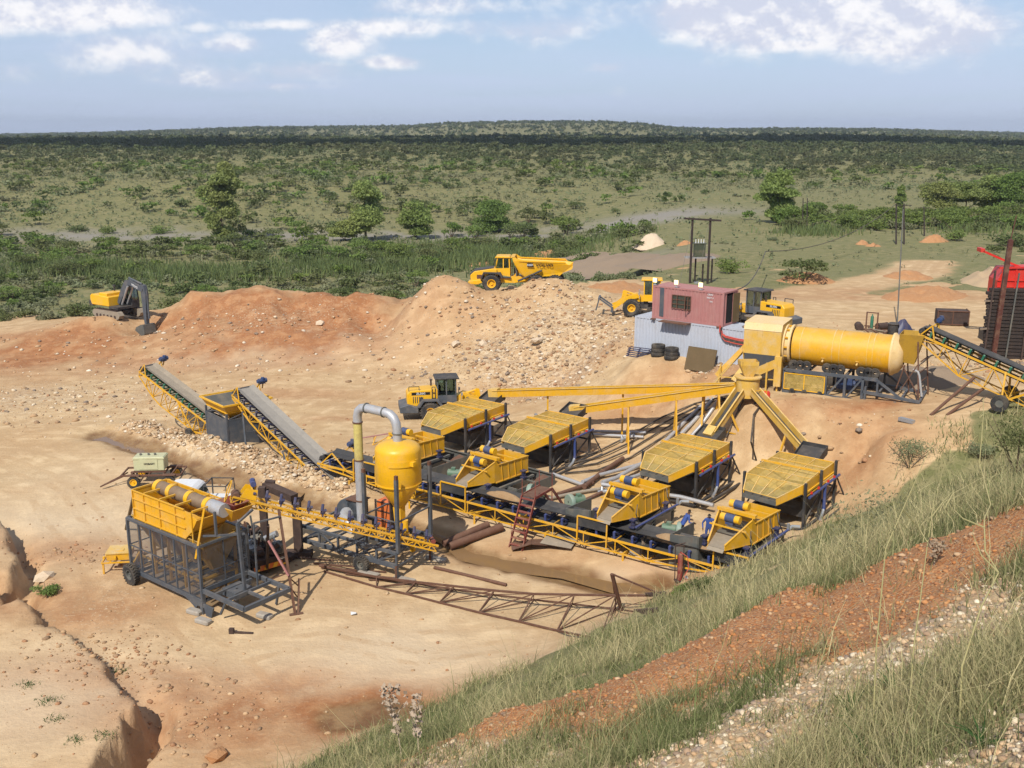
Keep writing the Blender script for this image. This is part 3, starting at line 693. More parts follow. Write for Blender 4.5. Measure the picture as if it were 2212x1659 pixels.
def f_line(x, y, a, n, n3, f):
    lim = 205+40*(a-.3)
    if abs(y-lim) > 16+60*max(0, a-.42): return None
    return (1.8+2.2*rs.rand(), rs.choice([4, 5, 6, 7, 8, 2, 3]))
scatter(720, 165, 262, .27, .72, f_line)
def f_far(x, y, a, n, n3, f):
    if rs.rand() > .75+1.2*n+.6*n3: return None
    return (3.0+2.5*rs.rand()+y/900, 4)
scatter(17000, 950, 3600, -.72, .72, f_far)
# bushes one can name
PX = [(1733, 612, 3.6, 3.2, 1, 'large dark spreading thorn bush above an orange earth hollow in the open field'),
 (1580, 590, 2.6, 2.6, 6, 'bright green bush right behind the transformer poles'), (820, 668, 3.0, 2.4, 4, 'large dark green bush between the two earth mounds'),
 (1415, 1005+0, .01, .01, 4, None), (1790, 760, 0, 0, 4, None),
 (1155, 472, 3.1, 2.6, 0, 'wide flat-topped green bush on the grey river flat'), (1240, 452, 3.0, 2.4, 1, 'pale flat-topped bush left of the pale gravel strip'),
 (1330, 458, 1.6, 1.6, 4, 'small round bush alone on the grassy flat'), (350, 505, 3.6, 3., 6, 'broad bright green bush by the grey river flat'), (235, 505, 2.6, 3., 7, 'upright bright green bush left of the broad river bush'),
 (170, 500, 4.2, 2., 5, 'long dark green hedge-like bush at the river edge'), (120, 560, 4.6, 3.2, 6, 'big glossy green bush at the left edge thicket'), (540, 510, 3., 2.6, 7, 'green bush at the foot of the tall thin gum tree'),
 (1845, 470, 2.6, 2.6, 5, 'dark round bush below the pale stones of the field'), (1960, 1000, 0, 0, 4, None), (2058, 520, 3.2, 2.8, 6, 'round green bush right of the red boulder heap'),
 (2180, 530, 5.2, 3.2, 4, 'large dark bush behind the red machine'), (1670, 520, 1.3, 1.3, 8, 'small bush alone on the grass beyond the pale dome'), (1795, 415, 1.5, 1.2, 8, 'small dark bush in the upper grass field')]
NAMED = []
for u, v, r, h, pi, lb in PX:
    if r > .1:
        g = G(u, v); NAMED.append((g.x, g.y, r, h, pi, lb))
        BU = [b for b in BU if (b[0]-g.x)**2+(b[1]-g.y)**2 > (r+b[2]*.6)**2]
# open ground where the photo shows none
CLEAR = [(G(*p), r) for p, r in (((1400, 525), 6), ((1380, 560), 13), ((1450, 470), 12), ((1330, 480), 10), ((1860, 420), 22), ((1100, 600), 14), ((1160, 610), 12), ((240, 640), 7), ((300, 660), 8), ((1010, 600), 7), ((1510, 620), 8), ((1960, 520), 8))]
BU = [b for b in BU if all((b[0]-c.x)**2+(b[1]-c.y)**2 > r*r for c, r in CLEAR)]
TREES = [ # u, base v, height m, crown half width, kind, label, group
 (480, 521, 16.5, 3.6, 'gum', 'tall thin gum tree standing above the river bushes on the left'),
 (790, 520, 13.5, 4.4, 'gum2', 'big round-headed tree, tallest of the pair at mid left'),
 (895, 515, 8.6, 4.4, 'gum2', 'shorter spreading tree right of the big round-headed tree'),
 (745, 520, 4.6, 3.4, 'gum2', 'low dense tree at the left foot of the big round-headed tree'),
 (1062, 500, 7.8, 4.8, 'dark', 'broad dark green tree with drooping outline in the valley centre'),
 (1677, 482, 10.6, 3.4, 'poplar', 'tall pointed tree alone beyond the container hut'),
 (1943, 452, 5.8, 1.15, 'poplar', 'slim upright tree right behind the tall twin poles'),
 (2030, 458, 7.2, 4.4, 'euc', 'pale green leafy tree, leftmost of the right-hand row'),
 (2085, 455, 6.6, 3.6, 'euc', 'pale green tree second from the left in the right-hand row'),
 (2135, 458, 8.6, 4.4, 'euc', 'tall full tree in the middle of the right-hand row'),
 (2195, 462, 9.4, 4.6, 'dark', 'dark tall tree at the right edge of the photo'),
 (1700, 486, 3.4, 2.6, 'dark', 'small dark tree right beside the tall pointed tree'),
 (1765, 472, 3.6, 2.2, 'dark', 'small bushy tree between the pointed tree and the thin twin poles')]
def make_tree(u, v, h, hw, kind, label):
    g = G(u, v); sc = (g-Vector((0, 0, CAMZ))).length/FPX
    hw *= 1.25; h *= 1.06
    t = thing('tree', label, 'tree', (g.x, g.y, g.z-.2))
    L = []
    if kind == 'gum':
        for i in range(11):
            f = i/10.; L.append((rs.uniform(-1, 1)*hw*.45, rs.uniform(-1, 1)*hw*.45, h*(.22+.70*f), hw*(.34+.30*math.sin(f*3.0)), hw*.5, h*.11))
        L += [(-.75*hw, 0, h*.62, hw*.45, hw*.4, h*.11), (.8*hw, 0, h*.72, hw*.45, hw*.4, h*.11), (.15*hw, 0, h*.1, hw*.7, hw*.6, h*.12)]
    elif kind == 'poplar':
        for i in range(12):
            f = i/11.; q = hw*(.95*math.sin(.35+f*2.5))
            L.append((rs.uniform(-.45, .45)*q, rs.uniform(-.45, .45)*q, h*(.10+.80*f), q*.75, q*.75, h*.12))
        L += [(-.45*hw, 0, h*.80, hw*.26, hw*.3, h*.13), (.35*hw, 0, h*.84, hw*.26, hw*.3, h*.14)]
    else:
        for i in range(13):
            a = rs.rand()*6.28; r = hw*.58*math.sqrt(rs.rand()); z = h*rs.uniform(.15, .8)
            L.append((r*math.cos(a), r*math.sin(a), z, hw*.5, hw*.5, h*.19))
        L += [(0, 0, h*.86, hw*.45, hw*.45, h*.12)]
    n = int(5000+h*600); m = {'gum': F['euc'], 'gum2': F['treeg'], 'euc': F['euc'], 'poplar': F['treeg'], 'dark': F['lush']}[kind]
    V, Q = leaf_quads(crown_pts(L, n, .35), .36+.012*h, .1)
    np_obj('crown', V, Q, m, t)
    mb = MB(); mb.path([(0, 0, -.3), (.1, 0, h*.3), (0, .1, h*.6), (.1, 0, h*.85)], [h*.02+.05, h*.016, h*.011, .03], 7)
    for b in L[::2]: mb.path([(0, 0, max(.2, b[2]-h*.22)), (b[0]*.5, b[1]*.5, b[2]-h*.08), (b[0], b[1], b[2])], [.09, .06, .03], 5)
    mb.build('trunk', F['bark'], t)
    return g, hw
for T_ in TREES:
    g, hw = make_tree(*T_)
    BU = [b for b in BU if (b[0]-g.x)**2+(b[1]-g.y)**2 > (hw*.5+b[2])**2]
BU.sort(key=lambda b: -b[2]/b[1]*(1 if b[1] < 900 else 0))
bz = Zf(np.array([b[0] for b in BU]), np.array([b[1] for b in BU]))
LOC = lambda x, y: ('behind the mounds' if y < 178 and x/y < .12 else 'in the river thicket' if y < 235 and x/y < .12 else 'on the river flat' if y < 280 and x/y < .2 else 'in the grass field' if y < 300 else 'on the far hillside')
NI = 280
used = set()
def put_bush(x, y, z, r, hf, pi, label, group=None):
    root, kd, lb = PROTO[pi]
    if pi in used: root = copy_tree(root)
    used.add(pi)
    root.location = (x, y, z-.08*r); root.rotation_euler = (0, 0, rs.rand()*6.28); root.scale = (r, r*(.85+.3*rs.rand()), r*hf)
    root['label'] = label
    if group: root['group'] = group
for (x, y, r, h, pi, lb) in NAMED: put_bush(x, y, gz(x, y), r, h/r, pi, lb)
for i, b in enumerate(BU[:NI]):
    lo = LOC(b[0], b[1]); a_ = b[0]/b[1]; hs = ('far left', 'left of centre', 'near centre', 'right of centre', 'far right')[int(min(4, max(0, (a_+.52)/1.04*5)))]
    sz = 'very large' if b[2] > 3.6 else 'large' if b[2] > 2.7 else 'medium-sized' if b[2] > 1.9 else 'small'
    put_bush(b[0], b[1], bz[i], b[2], .85+.35*rs.rand(), b[3], '%s %s %s %s' % (sz, PROTO[b[3]][2].replace('bright green spreading', 'bright spreading'), lo, hs), 'bushes '+lo)
for i, (root, kd, lb) in enumerate(PROTO):
    if i not in used:
        for c in [o for o in list(COL.objects) if o.parent == root]+[root]: bpy.data.objects.remove(c)
# the rest of the bush, one object per tone
rest = {}
LOWP = {}
for kd in ('flat', 'round', 'low'):
    LOWP[kd] = [crown_pts(bush_blobs(kd), 160) for _ in range(6)]
for i in range(NI, len(BU)):
    x, y, r, pi = BU[i]; kd = KINDS[pi//2][0]; tone = KINDS[pi//2][1] if y < 420 else 'far'
    n = 160 if y < 260 else 70 if y < 500 else 30 if y < 900 else 12
    C = LOWP[kd][rs.randint(6)][rs.permutation(160)[:n]]*np.array([r, r, r*(.85+.35*rs.rand())]); a = rs.rand()*6.28
    C = np.stack([C[:, 0]*math.cos(a)-C[:, 1]*math.sin(a)+x, C[:, 0]*math.sin(a)+C[:, 1]*math.cos(a)+y, C[:, 2]+bz[i]-.05*r], 1)
    k = (tone, n); rest.setdefault(tone, []).append((C, np.full(n, r*{160: .22, 70: .29, 30: .42, 12: .62}[n])))
for tone, L in rest.items():
    C = np.concatenate([a for a, _ in L]); sz = np.concatenate([b for _, b in L])
    V, Q = leaf_quads(C, sz, .35, .75)
    tag(np_obj('bushland', V, Q, F[tone]), 'countless %s bushes filling the country behind the pit' % {'thorn': 'dark green thorn', 'lush': 'lush green riverside', 'grey': 'small grey-green scrub', 'far': 'distant dark green'}[tone], 'bushland', kind='stuff')
# knee-high tufts and sprigs over all the open country
def tufts():
    N = 30000; ys = np.sqrt(rs.rand(N)*(620**2-108**2)+108**2)*np.where(rs.rand(N) < .5, 1, .6); a = rs.uniform(-.66, .66, N); x = a*ys; y = ys; k = (y > 106+0*x); x, y = x[k], y[k]; z = Zf(x, y)
    m = masks(x, y, z); k = rs.rand(len(x)) < np.clip(m[1]*1.2-.1, 0, 1)*(1-.8*m[7])*np.where((x/y > .08) & (y < 320), .30, 1.); x, y, z = x[k], y[k], z[k]; n = len(x)
    r = (.18+.45*rs.rand(n)**2)*(1+y/400); q = 7
    C = np.stack([np.repeat(x, q)+rs.normal(size=n*q)*np.repeat(r, q)*.5, np.repeat(y, q)+rs.normal(size=n*q)*np.repeat(r, q)*.5, np.repeat(z, q)+rs.rand(n*q)*np.repeat(r, q)*.9], 1)
    V, Q = leaf_quads(C, np.repeat(r, q)*.75, .3, .7)
    tag(np_obj('low_scrub', V, Q, F['grey']), 'knee-high tufts and sprigs dotted over all the open ground behind the pit', 'scrub', kind='stuff')
tufts()
# reeds along the river
def grass_mat(name, use=True, col=(.1, .2, .05)):
    m = bpy.data.materials.new(name); m.use_nodes = True; t = NT(m.node_tree); m.node_tree.nodes.clear()
    c = t.n('ShaderNodeVertexColor', layer_name='gc').outputs[0]
    d = t.n('ShaderNodeBsdfDiffuse', {'Color': c}); tr = t.n('ShaderNodeBsdfTranslucent', {'Color': c})
    t.n('ShaderNodeOutputMaterial', {0: t.n('ShaderNodeMixShader', {0: .4, 1: d, 2: tr})}); return m
GR = grass_mat('grass_blades')
def blades(P, H, Wd, lean, cols, seg=2):
    """P (n,3) roots; curved blades"""
    n = len(P); a = rs.rand(n)*6.28; dx = np.stack([np.cos(a), np.sin(a), 0*a], 1); b = rs.rand(n)*6.28
    wd = np.stack([np.cos(b), np.sin(b), 0*a], 1)*(Wd/2)[:, None]
    V = []
    for k in range(seg+1):
        f = k/seg; c = P+dx*(lean*H*f*f)[:, None]; c = c+np.array([0, 0, 1.])*(H*f*(1-.35*lean*f))[:, None]
        V += [c-wd*(1-.85*f), c+wd*(1-.85*f)]
    V = np.stack(V, 1); m = 2*(seg+1); base = np.arange(n)[:, None]*m
    Q = np.concatenate([base+np.array([2*k, 2*k+1, 2*k+3, 2*k+2]) for k in range(seg)], 0)
    cc = np.repeat(cols[:, None, :], m, 1); 
    return V.reshape(-1, 3), Q, np.concatenate([cc.reshape(-1, 3), np.ones((n*m, 1))], 1)
def reeds():
    P = []
    for u, v, ru, rv, n in ((1000, 545, 260, 26, 8000), (760, 570, 170, 18, 3600), (150, 575, 190, 16, 3600), (420, 590, 200, 18, 3000), (1250, 525, 120, 12, 900), (2100, 500, 100, 12, 500), (1760, 510, 90, 8, 500)):
        for i in range(n):
            p = W(u+rs.normal()*ru*.5, v+rs.normal()*rv*.5, -1. if u < 1400 else 3.6); P.append((p.x, p.y))
    P = np.array(P); P = P[P[:, 1] > 135]; z = Zf(P[:, 0], P[:, 1]); n = len(P)
    c = np.array([.15, .20, .08])[None]*(.7+.6*rs.rand(n, 1))+np.array([.05, .03, .01])[None]*rs.rand(n, 1)
    V, Q, cc = blades(np.column_stack([P, z-.1]), 1.0+1.2*rs.rand(n), np.full(n, .26), .1+.35*rs.rand(n), c)
    tag(np_obj('reeds', V, Q, GR, cols=cc), 'bright green reeds and tall grass along the river bed', 'reeds', kind='stuff')
reeds()
# grass of the near bank
def bank_grass():
    N = 150000
    a = rs.uniform(-.60, .66, N); rr = 1.6*np.exp(rs.rand(N)*math.log(85/1.6)); x = rr*a/np.sqrt(1+a*a)*1.; y = rr/np.sqrt(1+a*a)
    keep = (sbank(x, y) > .3) & (rs.rand(N) < 1.)
    x, y = x[keep], y[keep]; z = Zf(x, y); mk = masks(x, y, z); redg, near = mk[5], mk[6]
    n = fbm(x/1.8, y/1.8, 71, 4); nl = fbm(x/7, y/7, 72, 3); s = sbank(x, y)-2.6*sst(along(x, y), 26, 46)
    dist = np.hypot(x, y)
    p = np.clip(.34+2.8*n+1.2*nl, .04, 1)*(1-.93*redg*(n < .13))*(1-.75*near*(n < .02))*sst(s+n*3, .4, 2.2)*(1-sst(s, 60, 70))
    bare = .7*blob(x, y, 1560, 1290, 1.5, 3., 2.)+.6*blob(x, y, 1900, 1000, 4, 3, 3)
    p = p*(1-np.clip(bare, 0, .9))*(z > -.5)
    k = rs.rand(len(x)) < p*np.clip(1.15-dist/140, .3, 1)
    x, y, z, n, nl, dist, near = x[k], y[k], z[k], n[k], nl[k], dist[k], near[k]
    # each root is a little tuft
    m = 5; X = np.repeat(x, m)+rs.normal(size=len(x)*m)*np.repeat(.012*dist+.03, m)*.6; Y_ = np.repeat(y, m)+rs.normal(size=len(x)*m)*np.repeat(.012*dist+.03, m)*.6
    Z = Zf(X, Y_)-.02; D = np.repeat(dist, m); dry = np.clip(.55+2.4*np.repeat(fbm(x/2.6, y/2.6, 73, 4), m)+.35*rs.normal(size=len(X))-.30*np.repeat(near > .4, m), 0, 1)[:, None]
    c = np.array([.19, .22, .09])*(1-dry)+np.array([.56, .485, .27])*dry; c = c*(.6+.7*rs.rand(len(X), 1)); tall = rs.rand(len(X)) < .035
    H = (.10+.22*rs.rand(len(X)))*np.clip(.55+D/22, .55, 1.6)*(1+.5*dry[:, 0])*(.6+.9*rs.rand(len(X)))*np.where(tall, 2.4, 1.); 
    V, Q, cc = blades(np.column_stack([X, Y_, Z]), H, .0035+.00085*D, .15+.8*rs.rand(len(X)), c)
    tag(np_obj('grass', V, Q, GR, cols=cc), 'mixed green and straw-dry grass covering the near bank', 'grass', kind='stuff')
bank_grass()

# a real cumulus overhead: its shadow makes the dark band on the far bush
def overhead_cloud():
    import bmesh
    m = bpy.data.materials.new('cloud_white'); m.use_nodes = True; m.node_tree.nodes['Principled BSDF'].inputs['Base Color'].default_value = (.9, .9, .9, 1); m.node_tree.nodes['Principled BSDF'].inputs['Roughness'].default_value = 1
    mb = MB(); H = 750.; off = H/math.tan(SUN_EL)
    r2 = np.random.RandomState(11)
    for i in range(36):
        a = r2.uniform(-.62, .42); yy = r2.uniform(640, 1450)+120*math.sin(a*9)-260*max(0, a); x = a*yy*1.1-SHX*off; y = yy-SHY*off; q = r2.uniform(50, 115)
        bm = bmesh.new(); bmesh.ops.create_icosphere(bm, subdivisions=2, radius=1.); mb.add([(v.co.x*q*1.5+x, v.co.y*q+y, v.co.z*q*.4+H) for v in bm.verts], [[v.index for v in f.verts] for f in bm.faces]); bm.free()
    tag(mb.build('cloud', m, smooth=True), kind='structure')
overhead_cloud()
# ================= PLANT =================
TH = R(-38); E1 = Vector((math.cos(TH), math.sin(TH), 0)); E2 = Vector((-math.sin(TH), math.cos(TH), 0)); ZU = Vector((0, 0, 1))
def grd(p, lift=0.): return Vector((p[0], p[1], gz(p[0], p[1])+lift))
def lerp(a, b, t): return Vector(a)*(1-t)+Vector(b)*t
def idler(c, side, fw, mat, t, wd=1.0, h=.40, simple=False):
    """troughing idler: bracket with two tilted wing rollers and a flat one"""
    mb = MB(); s = side; u_ = fw
    up = s.cross(u_).normalized(); up = up if up.z > 0 else -up
    mb.beam(c-s*wd*.55-up*.02, c+s*wd*.55-up*.02, .07, .06, up)
    for q in (-1, 1):
        mb.beam(c+s*q*wd*.52, c+s*q*wd*.56+up*h, .09, .12, u_)
        mb.beam(c+s*q*wd*.2, c+s*q*wd*.20+up*h*.35, .05, .08, u_)
        mb.tube(c+s*q*wd*.22+up*h*.34, c+s*q*wd*.53+up*h*.95, .07, n=8)
    mb.tube(c-s*wd*.19+up*h*.32, c+s*wd*.19+up*h*.32, .07, n=8)
    mb.build('idler', mat, t, world=True)
def belt_mesh(a, b, side, wd, trough, th, mat, t, name='belt', seg=2, ret=None):
    mb = MB(); fw = (b-a).normalized(); up = side.cross(fw).normalized(); up = up if up.z > 0 else -up
    prof = [(-.5, trough), (-.24, .02), (.24, .02), (.5, trough)]
    pts = [(x*wd, z) for x, z in prof]+[(x*wd*.99, z-th) for x, z in prof[::-1]]
    vs = [a+side*x+up*z for x, z in pts]+[b+side*x+up*z for x, z in pts]; n = len(pts)
    mb.add(vs, [tuple(range(n)), tuple(range(n, 2*n))[::-1]]+[(i, (i+1) % n, n+(i+1) % n, n+i) for i in range(n)])
    if ret: mb.beam(a-up*ret, b-up*ret, wd*.95, .03, up)
    return mb.build(name, mat, t, world=True)
def conveyor(label, H, T, wd=.9, base=.38, depth=.75, mat_f=None, mat_b=None, mat_i=None, n=12, group=None, motor=1, trough=.16, taper=.0, nb=10, cw=.07, name='belt_conveyor', gantry=True, hangs=True, load=None):
    H, T = Vector(H), Vector(T); t = thing(name, label, 'conveyor', grd(T), 0, group)
    fw = (T-H).normalized(); side = fw.cross(ZU).normalized(); up = side.cross(fw).normalized()
    L = (T-H).length; fwd = wd*.62; mat_f = mat_f or M['yel']
    dp = lambda s: depth*min(1, .25+s*3., .25+(1-s)*4)
    P = lambda s, q, dz: H+fw*(L*s)+side*q*fwd-up*dz
    mb = MB()
    for q in (-1, 1):
        mb.beam(P(-.01, q, base), P(1.01, q, base), cw, cw*1.6, up)
        for k in range(nb):
            s0, s1 = k/nb, (k+1)/nb
            mb.beam(P(s0, q, base+dp(s0)), P(s1, q, base+dp(s1)), cw, cw, up)
            mb.beam(P(s0, q, base), P(s0, q, base+dp(s0)), cw*.7, cw*.7)
            a0, a1 = (base, base+dp(s1)) if k % 2 else (base+dp(s0), base)
            mb.beam(P(s0, q, a0), P(s1, q, a1), cw*.6, cw*.6, up)
        mb.beam(P(1, q, base), P(1, q, base+dp(1)), cw*.7)
    for k in range(nb+1):
        s = k/nb
        mb.beam(P(s, -1, base+dp(s)), P(s, 1, base+dp(s)), cw*.7)
        mb.beam(P(s, -1, base), P(s, 1, base), cw*.7)
        if k < nb: mb.beam(P(s, -1, base+dp(s)), P((k+1)/nb, 1, base+dp((k+1)/nb)), cw*.5)
    mb.build('frame', mat_f, t, world=True)
    belt_mesh(P(.0, 0, 0), P(1, 0, 0), side, wd, trough, .035, mat_b or M['belt'], t, ret=base+.16)
    for k in range(n): idler(P((k+.7)/n, 0, base-.03), side, fw, mat_i or M['navy'], t, wd*1.05)
    for nm, s in (('head_pulley', -.002), ('tail_pulley', 1.)):
        c = P(s, 0, .16); MB().tube(c-side*wd*.5, c+side*wd*.5, .2, n=16).tube(c-side*fwd*1.08, c+side*fwd*1.08, .05, n=8).build(nm, M['dark'], t, world=True, smooth=True)
    if gantry:
        mb = MB()
        for q in (-1, 1):
            mb.beam(P(.0, q, base), P(.035, q, -.45), cw); mb.beam(P(.075, q, base), P(.035, q, -.45), cw)
        mb.beam(P(.035, -1.15, -.45), P(.035, 1.35*motor, -.45), cw*1.2, cw*1.5)
        mb.beam(P(.035, 1.35*motor, -.45), P(.035, 1.35*motor, .0), cw)
        mb.build('drive_gantry', mat_f, t, world=True)
        c = P(.035, 1.25*motor, -.62)
        MB().tube(c-side*.32, c+side*.30, .17, n=14).tube(c+side*.30, c+side*.40, .13, n=12).cbox(c+up*.2, .2, .2, .14).beam(c-up*.2-side*.2, c-up*.2+side*.2, .3, .06).build('motor', M['mot'], t, world=True, smooth=True)
    return t, P, side, fw, up, L
# --- conveyor on the far left, feeding away from the hopper
hA, tA = WD(322, 790, 76.), WD(500, 925, 72.6)
t, P, side, fw, up, L = conveyor('yellow conveyor with sandy belt and green idlers, leftmost, rising left from the dark bin enclosure', hA, tA, wd=1.25, depth=1.35, mat_b=M['sand'], mat_i=M['grn'], n=13, motor=-1, group='yellow belt conveyors')
mb = MB()
for q in (-1, 1):
    a = grd(P(.62, q*1.05, 0), .22); mb.beam(P(.45, q, .3), a, .08); mb.beam(P(.70, q, 1.2), a, .08); mb.beam(a, P(.95, q, .9), .09)
mb.beam(grd(P(.62, -1.4, 0), .25), grd(P(.62, 1.4, 0), .25), .1)
mb.build('support', M['yel'], t, world=True)
for q in (-1, 1):
    c = grd(P(.62, q*1.5, 0), .28); MB().tube(c-side*.1, c+side*.1, .30, n=16).build('wheel', M['rub'], t, world=True, smooth=True)
hB, tB = WD(528, 838, 70.5), WD(741, 1038, 63.6)
t, P, side, fw, up, L = conveyor('yellow conveyor with muddy belt climbing from the long conveyor to the feed hopper', hB, tB, wd=1.4, base=.48, depth=.8, mat_b=M['dusty'], mat_i=M['navy'], n=15, motor=-1, group='yellow belt conveyors')
mb = MB()
for s in (.12, .55):
    for q in (-1, 1):
        a = grd(P(s, q*1.1, 0)); mb.beam(P(s, q, .9), a, .12)
    mb.beam(lerp(P(s, -1, .8), grd(P(s, -1.1, 0)), .6), lerp(P(s, 1, .8), grd(P(s, 1.1, 0)), .6), .07)
mb.build('support', M['grey'], t, world=True)
# --- long conveyor under the screens
hC, tC = Vector((-11.6, 60.9, 2.15)), Vector((12.2, 45.5, 1.62))
t, P, side, fw, up, L = conveyor('long low yellow conveyor with black belt running under all four vibrating screens', hC, tC, wd=1.35, base=.46, depth=.66, mat_b=M['belt'], mat_i=M['blue'], n=27, motor=-1, nb=15, trough=.2, group='yellow belt conveyors')
LC, PC, sC, fC, uC = L, P, side, fw, up
nq = 1 if (P(0, 1, 0)-Vector((0, 0, 22))).length < (P(0, -1, 0)-Vector((0, 0, 22))).length else -1
for s in (.10, .335, .655, .925):
    mb = MB(); a, b = P(s, nq*1.12, .95), P(s+.062, nq*1.12, .95); c, d = P(s, nq*1.12, -.45), P(s+.062, nq*1.12, -.45)
    for p, q in ((a, c), (c, d), (d, b)): mb.beam(p, q, .07, .07, side)
    mb.build('guard_frame', M['yel'], t, world=True)
    MB().quad(c-side*nq*.03-up*.05, d-side*nq*.03-up*.05, P(s+.062, nq*1.08, .12), P(s, nq*1.08, .12), .02).build('guard_panel', M['belt'], t, world=True)
for k in range(6):
    s = (k+.5)/6; a, b = P(s, -1, 1.15), P(s, 1, 1.15); MB().beam(a, b, .1, .16).beam(a+ZU*.1, grd(a, -.1), .1).beam(b+ZU*.1, grd(b, -.1), .1).build('support', M['yel'], t, world=True)
# ore heap riding on the belt
def heap(name, label, cat, c, rx, ry, h, rot, mat, kind=None, seed=3, rough=.35, parent=None, group=None):
    n = 22; V = []; Fc = []
    for i in range(n):
        for j in range(n):
            x, y = (i/(n-1)-.5)*2, (j/(n-1)-.5)*2; r = math.hypot(x, y)
            z = max(0, 1-r*r)**1.25; X = x*rx; Y_ = y*ry
            nz = float(fbm(np.array([X*1.7+seed*9]), np.array([Y_*1.7]), seed, 4)[0])
            z = h*z*(1+rough*1.3*nz)+(nz*.25*h if r < 1 else 0)-.12*(r > .98)
            V.append((X, Y_, z))
    Fc = [(i*n+j, (i+1)*n+j, (i+1)*n+j+1, i*n+j+1) for i in range(n-1) for j in range(n-1)]
    mb = MB(); mb.add(V, Fc); o = mb.build(name, mat, parent, smooth=True); o.location = c; o.rotation_euler = (0, 0, rot)
    if label: tag(o, label, cat, group, kind)
    return o
EARTH = paint('damp_earth', (.33, .20, .10), .95, dirt=.4, dcol=(.42, .30, .18), scale=3, bump=.8)
EARTHP = paint('pale_sand', (.62, .50, .36), .95, dirt=.3, dcol=(.55, .35, .22), scale=2, bump=.6)
EARTHG = paint('brown_gravel', (.27, .20, .14), .95, dirt=.3, dcol=(.3, .22, .15), scale=2, bump=.8)
EARTHR = paint('orange_earth', (.42, .20, .085), .95, dirt=.4, dcol=(.52, .32, .17), scale=2, bump=1)
for s, rx, rr_, lb in ((.855, 1.7, .42, 'brown ore heap on the black belt in front of the two workers'), (.93, .9, .40, 'short brown ore heap on the black belt beside the last guard frame'), (.47, 1.3, .33, 'thin brown ore heap on the black belt by the red stairs')):
    heap('ore_heap', lb, 'ore heap', P(s, 0, .0)+ZU*.03, rx, rr_, .34, math.atan2(fC.y, fC.x), EARTH, group='ore heaps on the long belt')
for i, (u, v, lb) in enumerate(((1020, 1087, 'pale concrete block under the long conveyor near the second screen'), (1317, 1172, 'round concrete block under the long conveyor below the third screen'), (1372, 1197, 'concrete footing beside the crossed timbers at the long conveyor'), (850, 1030, 'small concrete block under the long conveyor behind the cyclone legs'))):
    g = G(u, v); single(MB().cbox((0, 0, .2), .6, .45, .5), 'concrete_block', M['conc'], lb, 'block', (g.x, g.y, g.z), -.5+.3*i, 'concrete blocks', bevel=.1)
# --- feed hopper on its dark enclosure
g = W(495, 977, .25); HT = R(41)
t = thing('feed_hopper', 'square yellow feed hopper standing on a dark grey sheet enclosure', 'hopper', (g.x, g.y, g.z-.15), HT)
a, b = 3.1, 3.3      # x to the right, y to the left
fl = [(0, 0), (a, 0), (a, b), (0, b)]
mb = MB()
for i in range(4):
    p, q = fl[i], fl[(i+1) % 4]
    if i == 0: mb.quad((p[0], p[1], -.3), (q[0]+1.3, q[1], -.3), (q[0], q[1], 2.4), (p[0], p[1], 2.4), .04)
    else: mb.quad((p[0], p[1], -.3), (q[0], q[1], -.3), (q[0], q[1], 2.4), (p[0], p[1], 2.4), .04)
mb.build('enclosure', M['grey'], t)
mb = MB()
for x, y in fl: mb.beam((x, y, 0), (x, y, 2.9), .13)
for i in range(4):
    p, q = fl[i], fl[(i+1) % 4]; mb.beam((*p, 2.42), (*q, 2.42), .1)
    m_ = ((p[0]+q[0])/2, (p[1]+q[1])/2); mb.beam((*p, 2.45), (*m_, 2.85), .06); mb.beam((*q, 2.45), (*m_, 2.85), .06)
mb.build('leg_frame', M['grey'], t)
mb = MB(); c0 = (a/2, b/2)
def ring(hx, hy, z): return [(c0[0]-hx, c0[1]-hy, z), (c0[0]+hx, c0[1]-hy, z), (c0[0]+hx, c0[1]+hy, z), (c0[0]-hx, c0[1]+hy, z)]
r0, r1, r2 = ring(1.85, 1.9, 3.55), ring(1.5, 1.6, 2.95), ring(.5, .5, 1.7)
for A_, B_ in ((r0, r1), (r1, r2)):
    for i in range(4): mb.quad(A_[i], A_[(i+1) % 4], B_[(i+1) % 4], B_[i], .04)
mb.build('bin', M['yel'], t)
mb = MB(); s0, s1, s2 = ring(1.78, 1.83, 3.50), ring(1.42, 1.52, 2.95), ring(.45, .45, 1.78)
for A_, B_ in ((s0, s1), (s1, s2)):
    for i in range(4): mb.quad(A_[i], A_[(i+1) % 4], B_[(i+1) % 4], B_[i])
mb.build('bin_lining', M['tank'], t)
mb = MB()
for i in range(4): mb.beam(r0[i], r0[(i+1) % 4], .11, .11)
for i in range(4): mb.beam(r1[i], r1[(i+1) % 4], .08, .08)
mb.build('rim', M['yelb'], t)
heap('ore', None, None, (c0[0], c0[1], 2.5), 1.2, 1.2, .35, 0, EARTHP, parent=t)
b_ = MB().beam((1.9, -.12, 1.4), (2.9, -.9, -.1), .12, .05).build('board', M['wood']); b_.location = t.location; b_.rotation_euler = t.rotation_euler
tag(b_, 'short plank leaning on the dark bin enclosure', 'plank')
